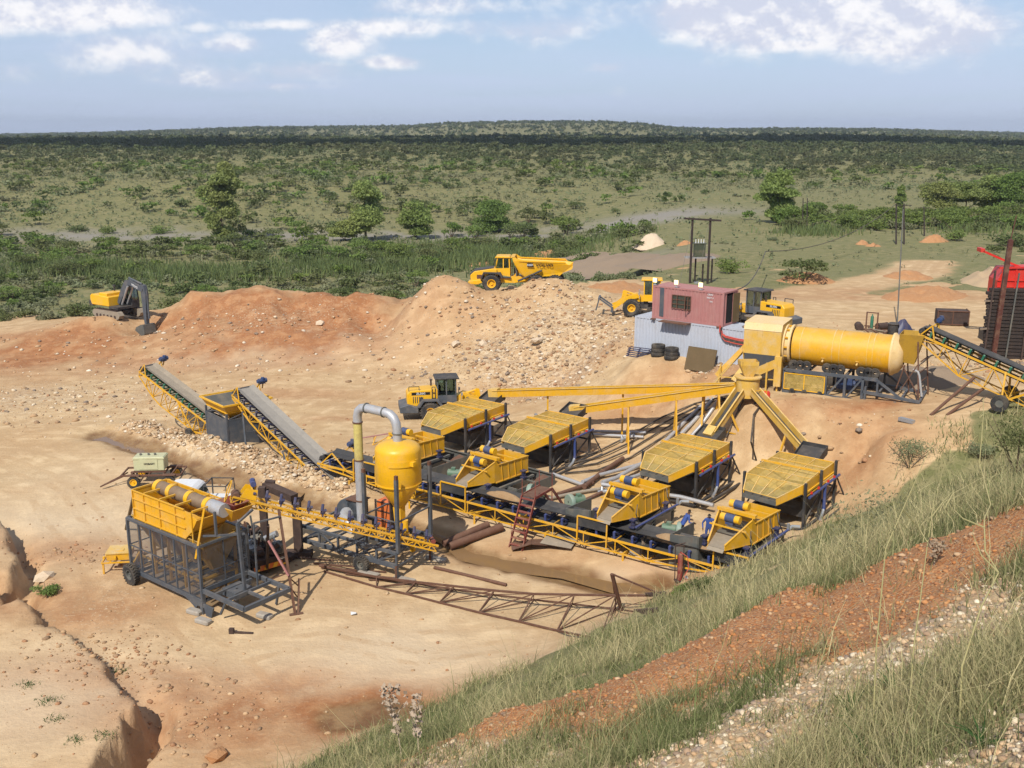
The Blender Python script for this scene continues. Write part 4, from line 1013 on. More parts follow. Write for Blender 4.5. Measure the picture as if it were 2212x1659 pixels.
# --- washing boxes with wire grates
def make_jig(kind):
    t = thing('washing_box', 'x', 'washing box')
    X1, Y1_ = 3.3, 4.5; zt = 2.45; rise = .12
    def Zt(y): return zt+rise*(y/Y1_)
    mb = MB(); w_ = .035
    mb.add([(X1, 0, Zt(0)-.5), (X1, Y1_, Zt(Y1_)-.5), (X1, Y1_, Zt(Y1_)+.04), (X1, 0, Zt(0)+.04), (X1-w_, 0, Zt(0)-.5), (X1-w_, Y1_, Zt(Y1_)-.5), (X1-w_, Y1_, Zt(Y1_)+.04), (X1-w_, 0, Zt(0)+.04)],
           [(0, 1, 2, 3), (7, 6, 5, 4), (0, 4, 5, 1), (3, 2, 6, 7), (0, 3, 7, 4), (1, 5, 6, 2)])
    mb.quad((0, 0, Zt(0)-.5), (0, Y1_, Zt(Y1_)-.5), (0, Y1_, Zt(Y1_)+.04), (0, 0, Zt(0)+.04), .035)
    mb.quad((0, Y1_, Zt(Y1_)-.5), (X1, Y1_, Zt(Y1_)-.5), (X1, Y1_, Zt(Y1_)+.04), (0, Y1_, Zt(Y1_)+.04), .035)
    # nose, tapering towards the left and dropping
    N0, N1 = (.35, -1.05, 1.9), (2.35, -1.25, 1.9)
    mb.quad((X1, 0, Zt(0)-.45), (N1[0], N1[1], 1.45), N1, (X1, 0, Zt(0)+.04), .04)
    mb.quad((N0[0], N0[1], 1.45), (0, 0, Zt(0)-.45), (0, 0, Zt(0)+.04), N0, .04)
    mb.build('side_plates', M['yel'], t)
    mb = MB(); mb.quad((N0[0], N0[1], 1.46), (N1[0], N1[1], 1.46), (X1-.05, 0, 1.9), (.05, 0, 1.9), .03)
    mb.quad((N0[0], N0[1]+.02, 1.46), (N1[0], N1[1]+.02, 1.46), (N1[0], N1[1]+.02, 1.72), (N0[0], N0[1]+.02, 1.72), .03)
    mb.build('nose_chute', M['tank'], t)
    mb = MB(); mb.add([(0, 0, 1.95), (X1, 0, 1.95), (X1, Y1_, 2.05), (0, Y1_, 2.05), (1.2, 1.6, 1.15), (2.1, 1.6, 1.15), (2.1, 3, 1.15), (1.2, 3, 1.15)],
        [(0, 1, 5, 4), (1, 2, 6, 5), (2, 3, 7, 6), (3, 0, 4, 7), (4, 5, 6, 7)]); mb.build('hutch', M['yeld'], t)
    m2 = Y1_*.5
    gr = MB()
    gr.quad((.03, .0, Zt(0)), (X1-.04, .0, Zt(0)), (X1-.04, m2, Zt(m2)+.1), (.03, m2, Zt(m2)+.1)); gr.quad((.03, m2, Zt(m2)+.0), (X1-.04, m2, Zt(m2)+.0), (X1-.04, Y1_, Zt(Y1_)), (.03, Y1_, Zt(Y1_)))
    gr.quad((N0[0], N0[1], N0[2]-.02), (N1[0], N1[1], N1[2]-.02), (X1-.05, -.01, Zt(0)), (.05, -.01, Zt(0)))
    gr.build('grate', M['grate'], t)
    br = MB(); cs = .045
    ys = [0, .02]
    for x in (0.02, 1.1, 2.2, X1-.04):
        br.beam((x, 0, Zt(0)+.02), (x, m2, Zt(m2)+.12), cs); br.beam((x, m2, Zt(m2)+.02), (x, Y1_, Zt(Y1_)+.02), cs)
    for x, q in ((.05, .35), (.8, .85), (1.55, 1.35), (2.3, 1.8), (X1-.05, 2.35)): br.beam((x, 0, Zt(0)+.02), (q, -1.05-.1*(q-.35), 1.9), cs)
    for y in (0, 1.1, 3.3, Y1_): br.beam((0, y, Zt(y)+.03+(.05 if y == 1.1 else 0)), (X1, y, Zt(y)+.03+(.05 if y == 1.1 else 0)), cs)
    br.beam(N0, N1, cs); br.build('grate_bars', M['yeld' if kind else 'yel'], t)
    MB().beam((-.12, m2, Zt(m2)+.13), (X1+.05, m2, Zt(m2)+.13), .12, .12).build('cross_beam', M['yel'], t)
    MB().beam((X1+.03, .1, 1.92), (X1+.03, Y1_, 2.02), .07, .10).beam((X1+.03, .1, 1.72), (X1+.03, Y1_, 1.82), .05, .07).build('side_rail', M['yelb'], t)
    for x, y, top in ((X1+.12, .05, 2.6), (X1+.12, m2, 2.75), (X1+.12, Y1_-.05, 2.75), (-.12, .05, 2.55), (-.12, m2, 2.55), (-.12, Y1_-.05, 2.6)):
        MB().beam((x, y, -.35), (x, y, top), .15, .13).build('leg', M['dark'], t)
    b = MB()
    for y in (-.3, m2, Y1_+.2): b.beam((-.2, y, .1), (X1+.3, y, .1), .13)
    for x in (-.2, X1+.3, X1+.75): b.beam((x, -.3, .12), (x, Y1_+.6, .12), .14)
    for y0, y1 in ((.05, m2), (m2, Y1_)): b.beam((X1+.12, y0, .25), (X1+.12, y1, 1.5), .07); b.beam((-.12, y0, .25), (-.12, y1, 1.5), .07)
    b.beam((X1+.12, Y1_, 1.9), (X1+.5, Y1_+.9, .2), .07); b.beam((-.12, Y1_, 1.2), (X1+.12, Y1_, 1.2), .1); b.beam((0, .8, 1.2), (X1, .8, 1.2), .1)
    b.build('skid_frame', M['dark'], t)
    MB().box(.5, X1-.3, 1.0, 3.6, .25, 1.2).build('sump', M['dark'], t)
    MB().path([(X1+.3, .2, 1.78), (X1+.3, Y1_+.1, 1.9)], .075, 10).build('water_pipe', M['blue'], t, smooth=True)
    MB().path([(X1+.3, m2+.2, 1.83), (X1+.33, m2+.2, .55), (X1+.33, m2+.15, .45)], .09, 10).build('down_pipe', M['blue'], t, smooth=True)
    MB().path([(X1+.33, m2+.15, .45), (X1+.35, m2-.1, .22), (X1+.5, m2-.7, .15)], .09, 10).build('pipe_elbow', M['galv'], t, smooth=True)
    for y in (.5, 1.5, 2.9, 3.8): MB().cbox((X1+.3, y, 1.98), .1, .12, .12).build('valve', M['red'], t)
    mb = MB()   # feed tray at the back, under the launder
    mb.quad((.9, Y1_+.05, 2.5), (2.4, Y1_+.05, 2.5), (2.4, Y1_+1.1, 2.9), (.9, Y1_+1.1, 2.9), .04)
    for x in (.9, 2.4): mb.quad((x, Y1_, 2.3), (x, Y1_+1.2, 2.6), (x, Y1_+1.2, 3.15), (x, Y1_, 2.75), .03)
    mb.quad((.9, Y1_+1.15, 2.5), (2.4, Y1_+1.15, 2.5), (2.4, Y1_+1.15, 3.15), (.9, Y1_+1.15, 3.15), .03)
    mb.build('feed_tray', M['dark'], t)
    return t
JP = [((1005, 984), .6, 'dusty grate-topped washing box at the end of the longest launder, beside the wheel loader'), ((1188, 1025), 1.0, 'dusty grate-topped washing box standing behind the second vibrating screen'),
      ((1500, 1091), 1.05, 'clean bright yellow washing box behind the third vibrating screen, its launder ending above'), ((1733, 1144), 1.1, 'grate-topped washing box nearest the grassy bank, rightmost of the four')]
JG = 'grate-topped washing boxes'; JO = []
j0 = make_jig(1)
for i, (p, z, lb) in enumerate(JP):
    q = W(p[0], p[1], z)-E1*3.42
    o = j0 if i == 0 else copy_tree(j0)
    place(o, (q.x, q.y, z+.02), TH, lb); o['group'] = JG; JO.append(o)
# --- vibrating screens
def make_screen(kind):
    t = thing('vibrating_screen', 'x', 'vibrating screen')
    WD_ = 1.9; Lc = 4.9
    tp_ = .48
    for sx, nm in ((0, 'side_plate'), (1, 'side_plate')):
        X = lambda y: (tp_*(1-min(1, y/1.8)) if sx == 0 else WD_-.03-tp_*(1-min(1, y/1.8)))
        mb = MB(); prof = [(0, 2.22), (0, 2.48), (1.8, 3.34), (1.8, 2.1)]
        mb.add([(X(y), y, z) for y, z in prof]+[(X(y)+.03, y, z) for y, z in prof], [(0, 1, 2, 3), (7, 6, 5, 4), (0, 4, 5, 1), (1, 5, 6, 2), (2, 6, 7, 3), (3, 7, 4, 0)])
        mb.prism([(1.8, 2.1), (1.8, 3.34), (1.92, 3.5), (2.05, 3.5), (2.1, 3.14), (4.9, 3.0), (4.9, 1.95), (2.3, 2.0)], X(2), X(2)+.03, 'X')
        xo = X(2)+(.05 if sx else -.02)
        for y in (2.5, 3.1, 3.7, 4.3): mb.beam((xo, y, 2.05), (xo, y-.12, 3.0), .03, .06)
        mb.beam((xo, 2.1, 3.12), (xo, 4.9, 2.98), .07, .05); mb.beam((X(0)+.01, 0, 2.47), (X(1.8)+.01, 1.8, 3.33), .08, .05); mb.beam((xo, 1.9, 2.05), (xo, 4.9, 1.97), .07, .06); mb.beam((X(0)+.01, 0, 2.22), (X(1.8)+.01, 1.8, 2.1), .06, .04)
        mb.build(nm, M['yel'], t)
    mb = MB(); mb.quad((.03+tp_, 0, 2.24), (WD_-.03-tp_, 0, 2.24), (WD_-.03, 1.7, 2.30), (.03, 1.7, 2.30), .04); mb.quad((.03+tp_, -.15, 2.1), (WD_-.03-tp_, -.15, 2.1), (WD_-.03-tp_, .0, 2.24), (.03+tp_, .0, 2.24), .02)
    mb.build('discharge_lip', M['sand'], t)
    MB().quad((.03, 1.7, 2.31), (WD_-.03, 1.7, 2.31), (WD_-.03, 4.85, 2.2), (.03, 4.85, 2.2), .05).build('screen_deck', M['tank'], t)
    mb = MB(); mb.quad((.03, 4.87, 1.95), (WD_-.03, 4.87, 1.95), (WD_-.03, 4.87, 3.0), (.03, 4.87, 3.0), .03)
    mb.beam((-.1, 1.95, 3.5), (WD_+.1, 1.95, 3.5), .14, .16); mb.beam((-.05, 1.1, 2.95), (WD_+.05, 1.1, 2.95), .07, .07)
    mb.tube((0, 2.25, 3.15), (WD_, 2.25, 3.15), .11, n=10); mb.beam((0, 3.4, 2.9), (WD_, 3.4, 2.9), .08, .08); mb.beam((.1, 4.1, 2.9), (WD_-.1, 4.1, 2.9), .08, .08)
    mb.build('cross_members', M['yel'], t)
    for y, z in ((1.55, 3.28), (2.45, 3.72)):
        c = (WD_*.45, y, z)
        mt = MB().tube((c[0]-.25, y, z), (c[0]+.25, y, z), .22, n=16).cbox((c[0], y, z-.24), .42, .34, .12).build('vibrator_motor', M['mot'], t, smooth=True)
        for q in (-1, 1): MB().tube((c[0]+q*.25, y, z), (c[0]+q*.52, y, z), .2, n=16).build('end_cap', M['yelb'], mt, smooth=True)
        if z > 3.5: MB().beam((-.02, y-.2, 3.46), (WD_+.02, y-.2, 3.46), .1, .1).build('motor_beam', M['yel'], mt)
    for x in (-.22, WD_+.22):
        for y in (.95, 4.2):
            mb = MB().cbox((x, y, 2.25), .3, .34, .08).cbox((x, y, 1.85), .3, .34, .08)
            for k in range(4): mb.tube((x, y, 1.9+k*.09), (x, y, 1.95+k*.09), .13, n=10)
            mb.build('spring', M['navy'], t)
    return t
def add_tank(t):
    mb = MB(); x0, x1, y0, y1, z0, z1 = .5, 2.9, 2.6, 6.3, .15, 1.62; w_ = .04
    mb.box(x0, x1, y0, y0+w_, z0, z1).box(x0, x1, y1-w_, y1, z0, z1).box(x0, x0+w_, y0+w_, y1-w_, z0, z1).box(x1-w_, x1, y0+w_, y1-w_, z0, z1).box(x0+w_, x1-w_, y0+w_, y1-w_, z0, .5)
    for y in (y0+.1, 4.4, y1-.1): mb.beam((x0+.1, y, 1.64), (x1-.05, y, 1.64), .1, .06)
    mb.build('sump_tank', M['tank'], t)
    MB().quad((2.3, 3.2, 1.0), (2.8, 6.0, 1.45), (2.1, 6.1, 1.5), (2.1, 3.2, 1.1), .03).build('chute_plate', M['rust'], t)
    for y in (3.0, 4.6): MB().tube((2.86, y, .3), (3.1, y, .3), .16, n=14).build('drain_pipe', M['silv'], t, smooth=True)
    add_frame(t, False)
def add_frame(t, full=True):
    mb = MB()
    for x in (-.25, WD2+.25):
        mb.beam((x, 1.0, 1.75), (x, 5.1, 1.72), .16, .14); mb.beam((x, 1.3, .05), (x, 5.0, .05), .12)
        for y in (1.35, 3.0, 4.9): mb.beam((x, y, -.3), (x, y, 1.7), .12)
        mb.beam((x, 1.35, .1), (x, 3.0, 1.6), .07)
    for y in (1.35, 4.9): mb.beam((-.25, y, .05), (WD2+.25, y, .05), .12)
    mb.build('leg_frame', M['tank'], t)
    if not full: return
    MB().path([(WD2+.5, .8, 1.95), (WD2+.5, 5.0, 2.0)], .065, 10).build('water_pipe', M['blue'], t, smooth=True)
    mb = MB()
    mb.path([(WD2+.45, 1.2, 1.95), (WD2+.35, 1.0, 2.6), (WD2+.1, 1.5, 2.9)], .03, 6); mb.path([(WD2+.45, 3.4, 1.95), (WD2+.5, 3.0, 2.7), (WD2+.1, 3.6, 2.9)], .03, 6); mb.path([(WD2+.45, 4.5, 1.95), (WD2+.3, 4.2, 2.6), (WD2+.1, 4.4, 3.0)], .03, 6)
    mb.build('hose', M['hose'], t, smooth=True)
    MB().path([(WD2+.5, 5.0, 2.0), (WD2+.55, 5.3, 2.1), (WD2+.9, 5.5, 2.1)], .09, 8).cbox((WD2+.5, 4.95, 2.2), .12, .12, .3).build('valve', M['galv'], t, smooth=True)
    MB().quad((-1.9, .45, .2), (-.3, .45, .2), (-.3, .45, 2.3), (-1.9, .45, 2.05), .04).quad((-1.9, .45, .2), (-1.9, 2.8, .2), (-1.9, 2.8, 2.0), (-1.9, .45, 2.05), .04).quad((-.3, .45, .2), (-.3, 2.8, .2), (-.3, 2.8, 2.0), (-.3, .45, 2.3), .04).build('side_tank', M['tank'], t)
    MB().quad((.2, 1.2, 1.2), (WD2-.2, 1.2, 1.2), (WD2-.2, 4.4, 1.7), (.2, 4.4, 1.7), .04).build('underpan', M['tank'], t)
WD2 = 1.9
TS = R(-40); S1_ = Vector((math.cos(TS), math.sin(TS), 0)); S2_ = Vector((-S1_.y, S1_.x, 0))
SP = [((828, 1000), 'partly hidden vibrating screen on a muddy tank, behind the yellow cyclone'), ((1010, 1047), 'vibrating screen on a big muddy tank beside the red stairs'),
      ((1321, 1123), 'bright yellow vibrating screen on a grey frame, left of the two workers'), ((1565, 1184), 'vibrating screen right of the two workers, nearest the grassy bank')]
for i, (p, lb) in enumerate(SP):
    o = make_screen(i); gzs = (.3, .55, .75, .75)[i]
    q = W(p[0], p[1], 2.35+(-.1, 0, .08, .08)[i])-S1_*(WD2-.5)
    (add_tank if i < 2 else add_frame)(o)
    place(o, (q.x, q.y, (-.1, 0, .08, .08)[i]), TS, lb); o['group'] = 'vibrating screens'
# --- ore distributor and its four launders
dc = WD(1614, 850, 65.); gd = gz(dc.x, dc.y)
t = thing('ore_distributor', 'round yellow distributor drum from which four launders fan out', 'distributor', (dc.x, dc.y, gd))
zb0 = 5.42-gd
MB().lathe([(.05, zb0), (.74, zb0), (.74, zb0+1.25), (.86, zb0+1.25), (.86, zb0+1.33), (.74, zb0+1.33), (.05, zb0+1.36)], n=28).build('drum', M['yeld'], t, smooth=True)
mb = MB(); hz = zb0+1.36
mb.add([(-.28, -.28, hz), (.28, -.28, hz), (.28, .28, hz), (-.28, .28, hz), (-.62, -.45, hz+.75), (.55, -.45, hz+.75), (.55, .45, hz+.75), (-.62, .45, hz+.75), (-.62, -.45, hz+1.0), (.55, -.45, hz+1.0), (.55, .45, hz+1.0), (-.62, .45, hz+1.0)],
       [(0, 1, 5, 4), (1, 2, 6, 5), (2, 3, 7, 6), (3, 0, 4, 7), (4, 5, 9, 8), (5, 6, 10, 9), (6, 7, 11, 10), (7, 4, 8, 11)]); mb.build('inlet_funnel', M['yeld'], t)
for k in range(4):
    a = .6+k*1.57; x, y = .72*math.cos(a), .72*math.sin(a); MB().beam((x, y, -.6), (x, y, zb0+.3), .13).build('leg', M['grey'], t)
MB().lathe([(.06, 0), (.24, .05), (.26, .3), (.2, .45), (.02, .5)], (1.15, -.35, zb0-.05), n=14).build('feeder_motor', M['red'], t, smooth=True)
mb = MB(); mb.beam((.3, -.95, zb0-.1), (1.0, -.95, zb0-.1), .05).beam((.3, -.95, zb0-.1), (.3, -.95, zb0+.6), .05).beam((1.0, -.95, zb0-.1), (1.0, -.95, zb0+.6), .05).beam((.3, -.95, zb0+.6), (1.0, -.95, zb0+.6), .05); mb.build('guard_rail', M['yel'], t)
def launder(label, A_, B_, posts, wd=.54, h=.48, box=.9, tone='yel'):
    """A_ = upper end at the distributor, B_ = lower end over the washing box"""
    A_, B_ = Vector(A_), Vector(B_); t = thing('launder', label, 'launder', grd(lerp(A_, B_, .5)), 0, 'launders fanning out from the distributor')
    fw = (B_-A_).normalized(); side = fw.cross(ZU).normalized(); up = side.cross(fw).normalized(); L = (B_-A_).length
    mb = MB()
    for q in (-1, 1): mb.beam(A_+side*q*wd/2+up*h/2, B_+side*q*wd/2+up*h/2, .04, h, up)
    mb.beam(A_+up*.02, B_+up*.02, wd, .04, up); mb.build('trough', M[tone], t, world=True)
    mb = MB()
    for q in (-1, 1): mb.beam(A_+side*q*(wd/2+.03)+up*(h+.01), B_+side*q*(wd/2+.03)+up*(h+.01), .1, .03, up)
    mb.build('flange', M['yeld'], t, world=True)
    mb = MB().beam(A_+up*.12, B_-fw*.1+up*.12, wd*.86, .06, up); mb.build('liner', M['belt'], t, world=True)
    mb = MB(); c = B_+fw*.25
    mb.beam(B_-fw*box*.45+up*h*.62, B_+fw*.35+up*h*.62, wd*1.12, h*1.25, up); mb.beam(c-ZU*.1, c-ZU*.55, wd*.8, wd*.6); mb.build('end_box', M['yeld'], t, world=True)
    for s, kind in posts:
        c = A_+fw*L*s; g = gz(c.x, c.y)
        mb = MB()
        if kind == 'single': mb.beam(c, (c.x, c.y, g-.1), .12)
        else:
            for q in (-1, 1): mb.beam(c+side*q*wd*.4, Vector((c.x, c.y, g-.15))+side*q*1.0+fw*.2*q, .11)
            m_ = (c.z+g)/2; mb.beam(Vector((c.x, c.y, m_-.5))-side*.65, Vector((c.x, c.y, m_-.5))+side*.65, .07)
        mb.build('post', M['yel'], t, world=True)
DT = Vector((dc.x, dc.y, 5.70))
def out(B_, r=.74): d = Vector((B_.x-dc.x, B_.y-dc.y, 0)).normalized(); return DT+d*r
def jig_back(i, z, back=.9): o = JO[i]; return Vector(o.location)+E1*1.65+E2*(4.5+back)+ZU*(z-o.location.z)
B1 = jig_back(0, 3.35); B2 = jig_back(1, 3.5); B3 = jig_back(2, 3.55); B4 = jig_back(3, 3.2)
launder('longest yellow launder, reaching far left to the dusty washing box by the loader', out(B1), B1, [(.12, 'a'), (.44, 'single'), (.76, 'single')])
launder('second longest yellow launder on splayed legs, just below the longest one', out(B2), B2, [(.10, 'a'), (.36, 'a'), (.66, 'a')])
launder('short steep launder running down and left from the distributor', out(B3), B3, [(.45, 'a'), (.85, 'a')], tone='yeld')
launder('steep launder running down and right from the distributor toward the grassy bank', out(B4), B4, [(.2, 'single'), (.62, 'a'), (.88, 'a')], tone='yeld')
# --- drum scrubber
dl, dr = W(1719, 744, 8.25), W(1931, 765, 8.25)
DX = (dr-dl); DL = DX.length; DA = math.atan2(DX.y, DX.x)
gb = gz(*((dl+dr)/2)[:2]); t = thing('drum_scrubber', 'big yellow rotating drum scrubber lying on a blue-grey trailer frame', 'drum scrubber', (dl.x, dl.y, 5.35), DA)
z0 = 8.25-5.35; Rr = 1.22
MB().lathe([(.05, -.05), (Rr*.93, -.05), (Rr, 0), (Rr, DL), (Rr, DL)], (0, 0, z0), 'X', 40).build('drum', M['yel'], t, smooth=True)
mb = MB()
for x in (.55, 2.6, 3.05, 4.75, 5.1): mb.lathe([(Rr, x-.03), (Rr+.025, x-.03), (Rr+.025, x+.03), (Rr, x+.03)], (0, 0, z0), 'X', 40)
mb.build('band', M['yeld'], t)
MB().lathe([(Rr, DL-.12), (Rr+.14, DL-.1), (Rr+.16, DL+.02), (Rr+.04, DL+.14), (Rr*.93, DL+.38), (.75, DL+.62), (.6, DL+.64)], (0, 0, z0), 'X', 40).build('drum_end', M['crm'], t, smooth=True)
MB().lathe([(.8, -.62), (Rr+.1, -.6), (Rr+.1, -.5), (Rr-.1, -.48), (Rr-.1, -.28), (Rr+.1, -.26), (Rr+.1, -.12), (Rr-.05, -.1)], (0, 0, z0), 'X', 36).build('seal_ring', M['crm'], t, smooth=True)
mb = MB()
for k in range(12): a = k/12*6.283; mb.cbox((-.35, (Rr)*math.cos(a), z0+Rr*math.sin(a)), .5, .09, .09)
mb.build('ring_lug', M['yel'], t)
mb = MB()
for x in (2.05, 4.2): mb.beam((x, -Rr*.86, z0-.62), (x, -Rr*.86-.22, z0-.72), .1, .05).beam((x-.1, -Rr*.93, z0-.5), (x+.1, -Rr*.93, z0-.5), .04)
mb.build('bracket', M['yeld'], t)
F0, F1, fy, ft = -.35, 5.9, 1.35, 1.42
mb = MB()
for q in (-1, 1):
    mb.beam((F0, q*fy, ft), (F1-.3, q*fy, ft), .16, .2); mb.beam((F0, q*fy, -.02), (4.9, q*fy, -.12), .18, .26)
    for x in (F0+.05, 2.4, 3.6, 4.7): mb.beam((x, q*fy, -.05), (x, q*fy, ft), .16)
    mb.beam((2.5, q*fy, .0), (3.5, q*fy, ft), .11); mb.beam((3.7, q*fy, .0), (4.6, q*fy, ft-.1), .11)
    mb.beam((F1-.4, q*fy, ft), (7.0, q*fy, .4), .14); mb.beam((4.7, q*fy, .55), (8.2, q*fy, .3), .16, .18); mb.beam((5.6, q*fy, .5), (5.6, q*fy, ft), .12)
    mb.beam((4.9, q*fy, -.4), (4.9, q*fy, .9), .28, .12)
for x in (F0, 2.4, 4.7, 5.6, 7.1, 8.2): mb.beam((x, -fy, .4 if x > 5 else .0), (x, fy, .4 if x > 5 else .0), .12)
for x in (F0, 1.2, 2.4, 3.6, 4.7): mb.beam((x, -fy, ft), (x, fy, ft), .12)
mb.build('frame', M['grey'], t)
for gx in (.2, 2.35, 4.5):
    for k in range(3):
        x = gx+k*.43
        for q in (-1, 1):
            w_ = MB().lathe([(.1, -.1), (.30, -.1), (.32, -.04), (.32, .04), (.30, .1), (.1, .1)], (x, q*1.12, ft+.36), 'Y', 18).build('support_wheel', M['rub'], t, smooth=True)
    MB().tube((gx-.2, -.98, ft+.36), (gx+1.1, -.98, ft+.36), .04, n=8).beam((gx-.15, -.98, ft), (gx-.15, -.98, ft+.5), .08).beam((gx+1.05, -.98, ft), (gx+1.05, -.98, ft+.5), .08).build('axle', M['rustd'], t)
mb = MB().quad((F0+.1, -fy-.12, .2), (2.35, -fy-.12, .2), (2.35, -fy-.12, ft-.2), (F0+.1, -fy-.12, ft-.2), .02)
mb.build('mesh_guard', M['grate'], t)
mb = MB(); 
for x in (F0+.1, 1.05, 2.35): mb.beam((x, -fy-.14, .18), (x, -fy-.14, ft-.18), .05)
for z in (.18, ft-.18): mb.beam((F0+.1, -fy-.14, z), (2.35, -fy-.14, z), .05)
mb.build('guard_rim', M['yelb'], t)
MB().box(2.9, 3.9, -.5, .5, .35, 1.1).tube((3.9, 0, .7), (4.6, 0, .7), .2).build('drive_motor', M['mot'], t)
for x in (.3, 1.1, 2.1): MB().lathe([(.05, -.08), (.2, -.08), (.22, 0), (.2, .08), (.05, .08)], (x, -fy-.1, .05), 'Y', 14).build('frame_wheel', M['rub'], t, smooth=True)
# discharge housing left of the drum
mb = MB(); z1 = z0
pr = [(-1.5, z1-.6), (-1.5, z1+.95), (-1.25, z1+1.42), (1.2, z1+1.5), (1.3, z1+.7), (1.3, z1-.9)]
mb.prism([(y, z) for y, z in pr], -3.1, -.62, 'X'); mb.build('discharge_housing', M['yeld'], t); MB().quad((-3.14, -1.5, z1+1.0), (-.6, -1.5, z1+1.0), (-.6, -1.27, z1+1.45), (-3.14, -1.27, z1+1.45), .03).quad((-3.14, -1.27, z1+1.45), (-.6, -1.27, z1+1.45), (-.6, 1.2, z1+1.53), (-3.14, 1.2, z1+1.53), .03).build('housing_lid', M['crm'], t)
mb = MB(); mb.quad((-3.0, -1.5, z1-.6), (-.8, -1.5, z1-.6), (-1.5, -1.9, z1-1.6), (-2.9, -1.9, z1-1.6), .03); mb.build('rubber_curtain', M['belt'], t)
mb = MB(); mb.quad((-.62, -1.5, z1-.5), (-.62, 1.0, z1-.9), (-.62, 1.0, .4), (-.62, -1.2, .4), .03).quad((-3.1, -1.5, z1-.6), (-3.1, 1.3, z1-.9), (-2.6, .9, z1-2.0), (-2.9, -1.7, z1-1.7), .03); mb.build('housing_leg_plate', M['yeld'], t)
cz = z1-1.75
MB().add([(-.7, -1.6, z1-.7), (-.7, -1.62, z1-1.3), (-2.9, -3.2, cz-.62), (-2.9, -3.18, cz-.05), (-.62, -1.5, z1-.7), (-.62, -1.5, z1-1.3), (-2.8, -3.15, cz-.62), (-2.8, -3.13, cz-.05)],
    [(0, 1, 2, 3), (7, 6, 5, 4), (0, 3, 7, 4), (1, 5, 6, 2), (0, 4, 5, 1), (3, 2, 6, 7)]).quad((-.7, -1.6, z1-1.2), (-2.9, -3.15, cz-.55), (-3.5, -2.6, cz-.5), (-3.0, -1.2, z1-1.2), .04).build('chute', M['yeld'], t)
MB().quad((-3.4, .2, z1-.6), (-3.3, -1.3, z1-.65), (-4.9, -1.9, z1-2.9), (-5.2, -.3, z1-2.8), .05).beam((-3.4, .2, z1-.5), (-5.2, -.3, z1-2.7), .05, .4).build('reject_chute', M['yeld'], t)
mb = MB()
for x, y in ((-4.6, -1.7), (-4.9, -.5), (-.7, -1.5), (-1.3, -2.0), (-3.0, .9)): mb.beam((x, y, -.4), (x, y, z1-1.8 if x < -3.5 else z1-1.0), .1)
mb.beam((-.7, -1.5, .7), (-4.6, -1.7, .5), .07); mb.build('housing_leg', M['yeld'], t)
MB().box(-.9, -.45, -1.75, -1.5, .3, 2.3).build('control_box', M['yeld'], t)
# feed chute right of the drum
mb = MB(); fx = DL+.45
tp = [(fx-.1, -.95, z0+1.5), (fx+1.35, -.95, z0+1.5), (fx+1.35, .75, z0+1.5), (fx-.1, .75, z0+1.5)]; lo = [(fx-.05, -.45, z0-.35), (fx+.85, -.45, z0-.45), (fx+.85, .45, z0-.45), (fx-.05, .45, z0-.35)]
for i in range(4): mb.quad(tp[i], tp[(i+1) % 4], lo[(i+1) % 4], lo[i], .04)
mb.beam((fx-.1, 0, z0-.35), (fx-.5, 0, z0-.3), .8, .7); mb.build('feed_chute', M['yelo'], t)
mb = MB()
for x, y in ((fx+1.1, -.8), (fx+1.4, .7), (fx+.2, .8)): mb.beam((x+.35, y*1.5, -.1), (x-.1, y, z0+1.2), .08)
mb.beam((fx-.0, -.95, .9), (fx+.35, -.6, z0-.5), .06); mb.beam((fx+1.4, -1.2, .6), (fx+.2, -.7, z0-.5), .06); mb.beam((fx+.3, -.95, .9), (fx+1.2, -.95, z0-.2), .06)
for k in range(4): mb.beam((fx+1.3, -1.0, .7+k*.7), (fx+1.5, .9, .7+k*.7), .05)
mb.build('chute_stand', M['rust'], t)
MB().path([(fx+1.55, -1.0, .6), (fx+1.3, -1.0, z0-1.0), (fx+1.2, -1.0, z0-.75), (fx+.9, -.8, z0-.7)], .075, 10).build('water_pipe', M['silv'], t, smooth=True)
# --- conveyor feeding the drum, runs off the right edge
hD, qD = WD(2000, 708, 62.8), WD(2190, 792, 60.2)
dD = (qD-hD).normalized(); tD = hD+dD*((hD.z-6.2)/-dD.z)
t, P, side, fw, up, L = conveyor('yellow conveyor with green idlers feeding the big drum, running off the right edge', hD, tD, wd=1.1, depth=1.35, mat_i=M['grn'], n=15, motor=-1, nb=8, cw=.075, group='yellow belt conveyors')
cw_ = grd(WD(2170, 868, 60.8)); mb = MB()
s_ = max(.05, min(.95, (cw_-hD).dot(fw)/L))
nq = -1 if (P(.5, -1, 0)).length < (P(.5, 1, 0)).length else 1
mb.beam(cw_-side*1.4+ZU*.5, cw_+side*1.4+ZU*.5, .1)
for q in (-1, 1): mb.beam(P(s_-.06, q, .3), cw_+side*q*1.1+ZU*.5, .1); mb.beam(P(s_+.12, q, .3), cw_+side*q*1.1+ZU*.5, .1)
mb.build('axle_frame', M['yel'], t, world=True)
for q in (-1, 1):
    c = cw_+side*q*1.45+ZU*.47
    w_ = MB(); n_ = side
    w_.tube(c-side*.14, c+side*.14, .5, n=24).build('tyre', M['rub'], t, world=True, smooth=True)
    MB().tube(c-side*.15, c+side*.15, .22, n=16).build('rim', M['tank'], t, world=True, smooth=True)
mb = MB()
for du in (0, 22): mb.tube(G(2010+du*1.6, 897), WD(2105+du, 815+du, 61), .09, n=8)
mb.build('prop_pole', M['rust'], t, world=True)
